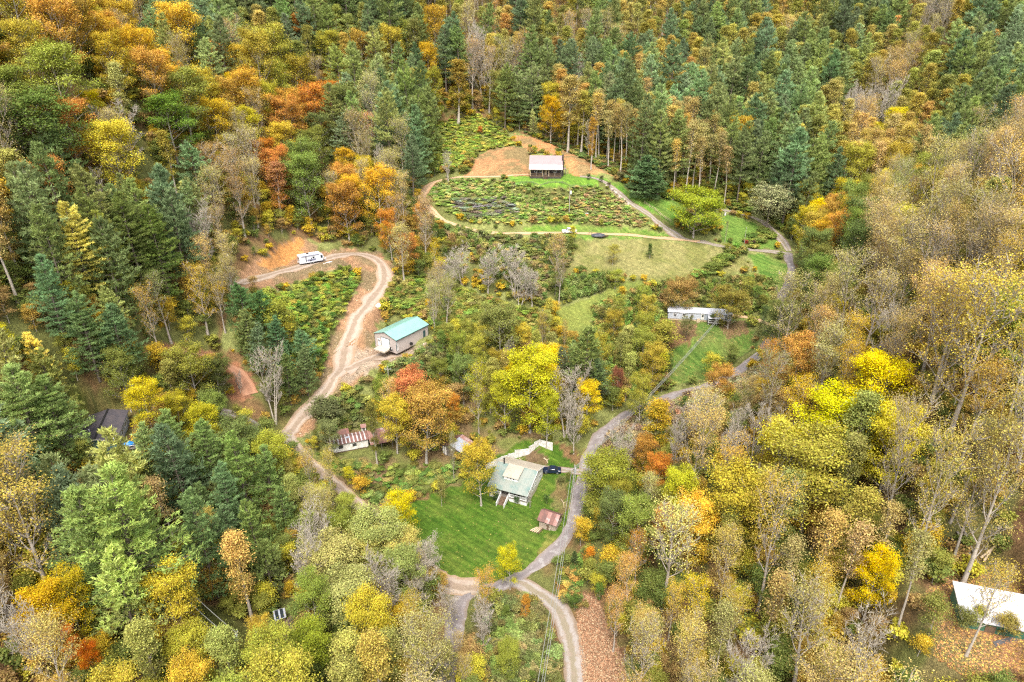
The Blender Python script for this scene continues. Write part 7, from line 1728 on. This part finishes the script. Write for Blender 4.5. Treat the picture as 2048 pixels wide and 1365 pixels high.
# ---- utility poles and wires
poles = []
def pole(px, py, hgt, label, tr=False, arm=True, yaw=0, top=True, r=0.14):
    p = hit(px, py, hgt) if top else hit(px, py)
    z = gz_(p.x, p.y); t = thing('utility_pole', label, 'pole', (p.x, p.y, z), yaw, 'timber utility poles')
    MB().tube((0, 0, -0.8), (0, 0, hgt), r, r * 0.7, 8).build('shaft', S['pole'], t)
    if arm: MB().box(-0.9, 0.9, -0.06, 0.06, hgt - 0.9, hgt - 0.78).build('crossarm', S['pole'], t)
    for x in ((-0.8, 0.8) if arm else (0,)): MB().tube((x, 0, hgt - 0.78 if arm else hgt), (x, 0, hgt - 0.6 if arm else hgt + 0.15), 0.05, n=6).build('insulator', S['transformer'], t)
    if tr: MB().tube((0.42, 0, hgt - 2.3), (0.42, 0, hgt - 1.2), 0.3, n=12).tube((0.42, 0, hgt - 1.2), (0.42, 0, hgt - 1.05), 0.18, n=10).build('transformer', S['transformer'], t)
    poles.append(Vector((p.x, p.y, z + hgt))); return poles[-1]
A = pole(1149, 930, 9.5, 'tall utility pole with transformer on the farmhouse lawn edge', True, yaw=60)
B = pole(1140, 376, 9.0, 'white looking utility pole on the brushy slope below the cabin', True, False)
Cc = pole(775, 733, 8.0, 'thin utility pole between the garage yard and the old trailer', False, True)
Dd = pole(463, 1262, 9.0, 'utility pole with a grey transformer in the lower left wood', True, True, 40)
E = pole(449, 500, 8.5, 'utility pole with transformer left of the camper pad', True, False)
F_ = pole(1493, 456, 7.0, 'slim pole on the lawn by the farm lane fork', False, False, r=0.09)
G = pole(1482, 576, 7.5, 'utility pole behind the long white trailer', False, True, 70)
Hh = pole(258, 760, 7.0, 'short pole standing behind the dark roofed house', True, False)
def wire(a_, b_, label, sag=1.2, off=(0, 0, 0), r=0.05):
    a_ = a_ + Vector(off); b_ = b_ + Vector(off); t = thing('power_line', label, 'wire', a_, 0, 'overhead power lines')
    m_ = MB(); n = 14; pr = None
    for k in range(n + 1):
        u = k / n; q = (b_ - a_) * u - Vector((0, 0, 4 * sag * u * (1 - u)))
        if pr is not None: m_.tube(pr, q, r, n=4)
        pr = q
    m_.build('cable', S['wire'], t)
far1 = Vector([float(v) for v in at_z(1072, 1420, 7.0)])
wire(A, far1, 'left overhead line from the lawn pole to the bottom edge', 1.5, (-0.5, 0, -0.7)); wire(A, far1, 'right overhead line from the lawn pole to the bottom edge', 1.5, (0.5, 0, -0.7)); wire(A, far1, 'lowest overhead line from the lawn pole', 2.0, (0, 0, -1.6))
wire(A, G, 'upper overhead line crossing the trailer lawn', 2.2, (0.3, 0.3, -0.7)); wire(A, G, 'lower overhead line crossing the trailer lawn', 2.6, (-0.4, -0.3, -1.3)); wire(A, G, 'third overhead line crossing the trailer lawn', 2.6, (0, -0.9, -0.7))
far2 = Vector([float(v) for v in at_z(300, 1105, 24.0)])
wire(Dd, far2, 'upper overhead line in the gap of the lower left wood', 1.0, (0.5, 0.3, -0.7)); wire(Dd, far2, 'middle overhead line in the lower left wood gap', 1.2, (-0.5, -0.3, -0.7)); wire(Dd, far2, 'lowest overhead line in the lower left wood gap', 1.8, (-0.7, -0.5, -1.6))
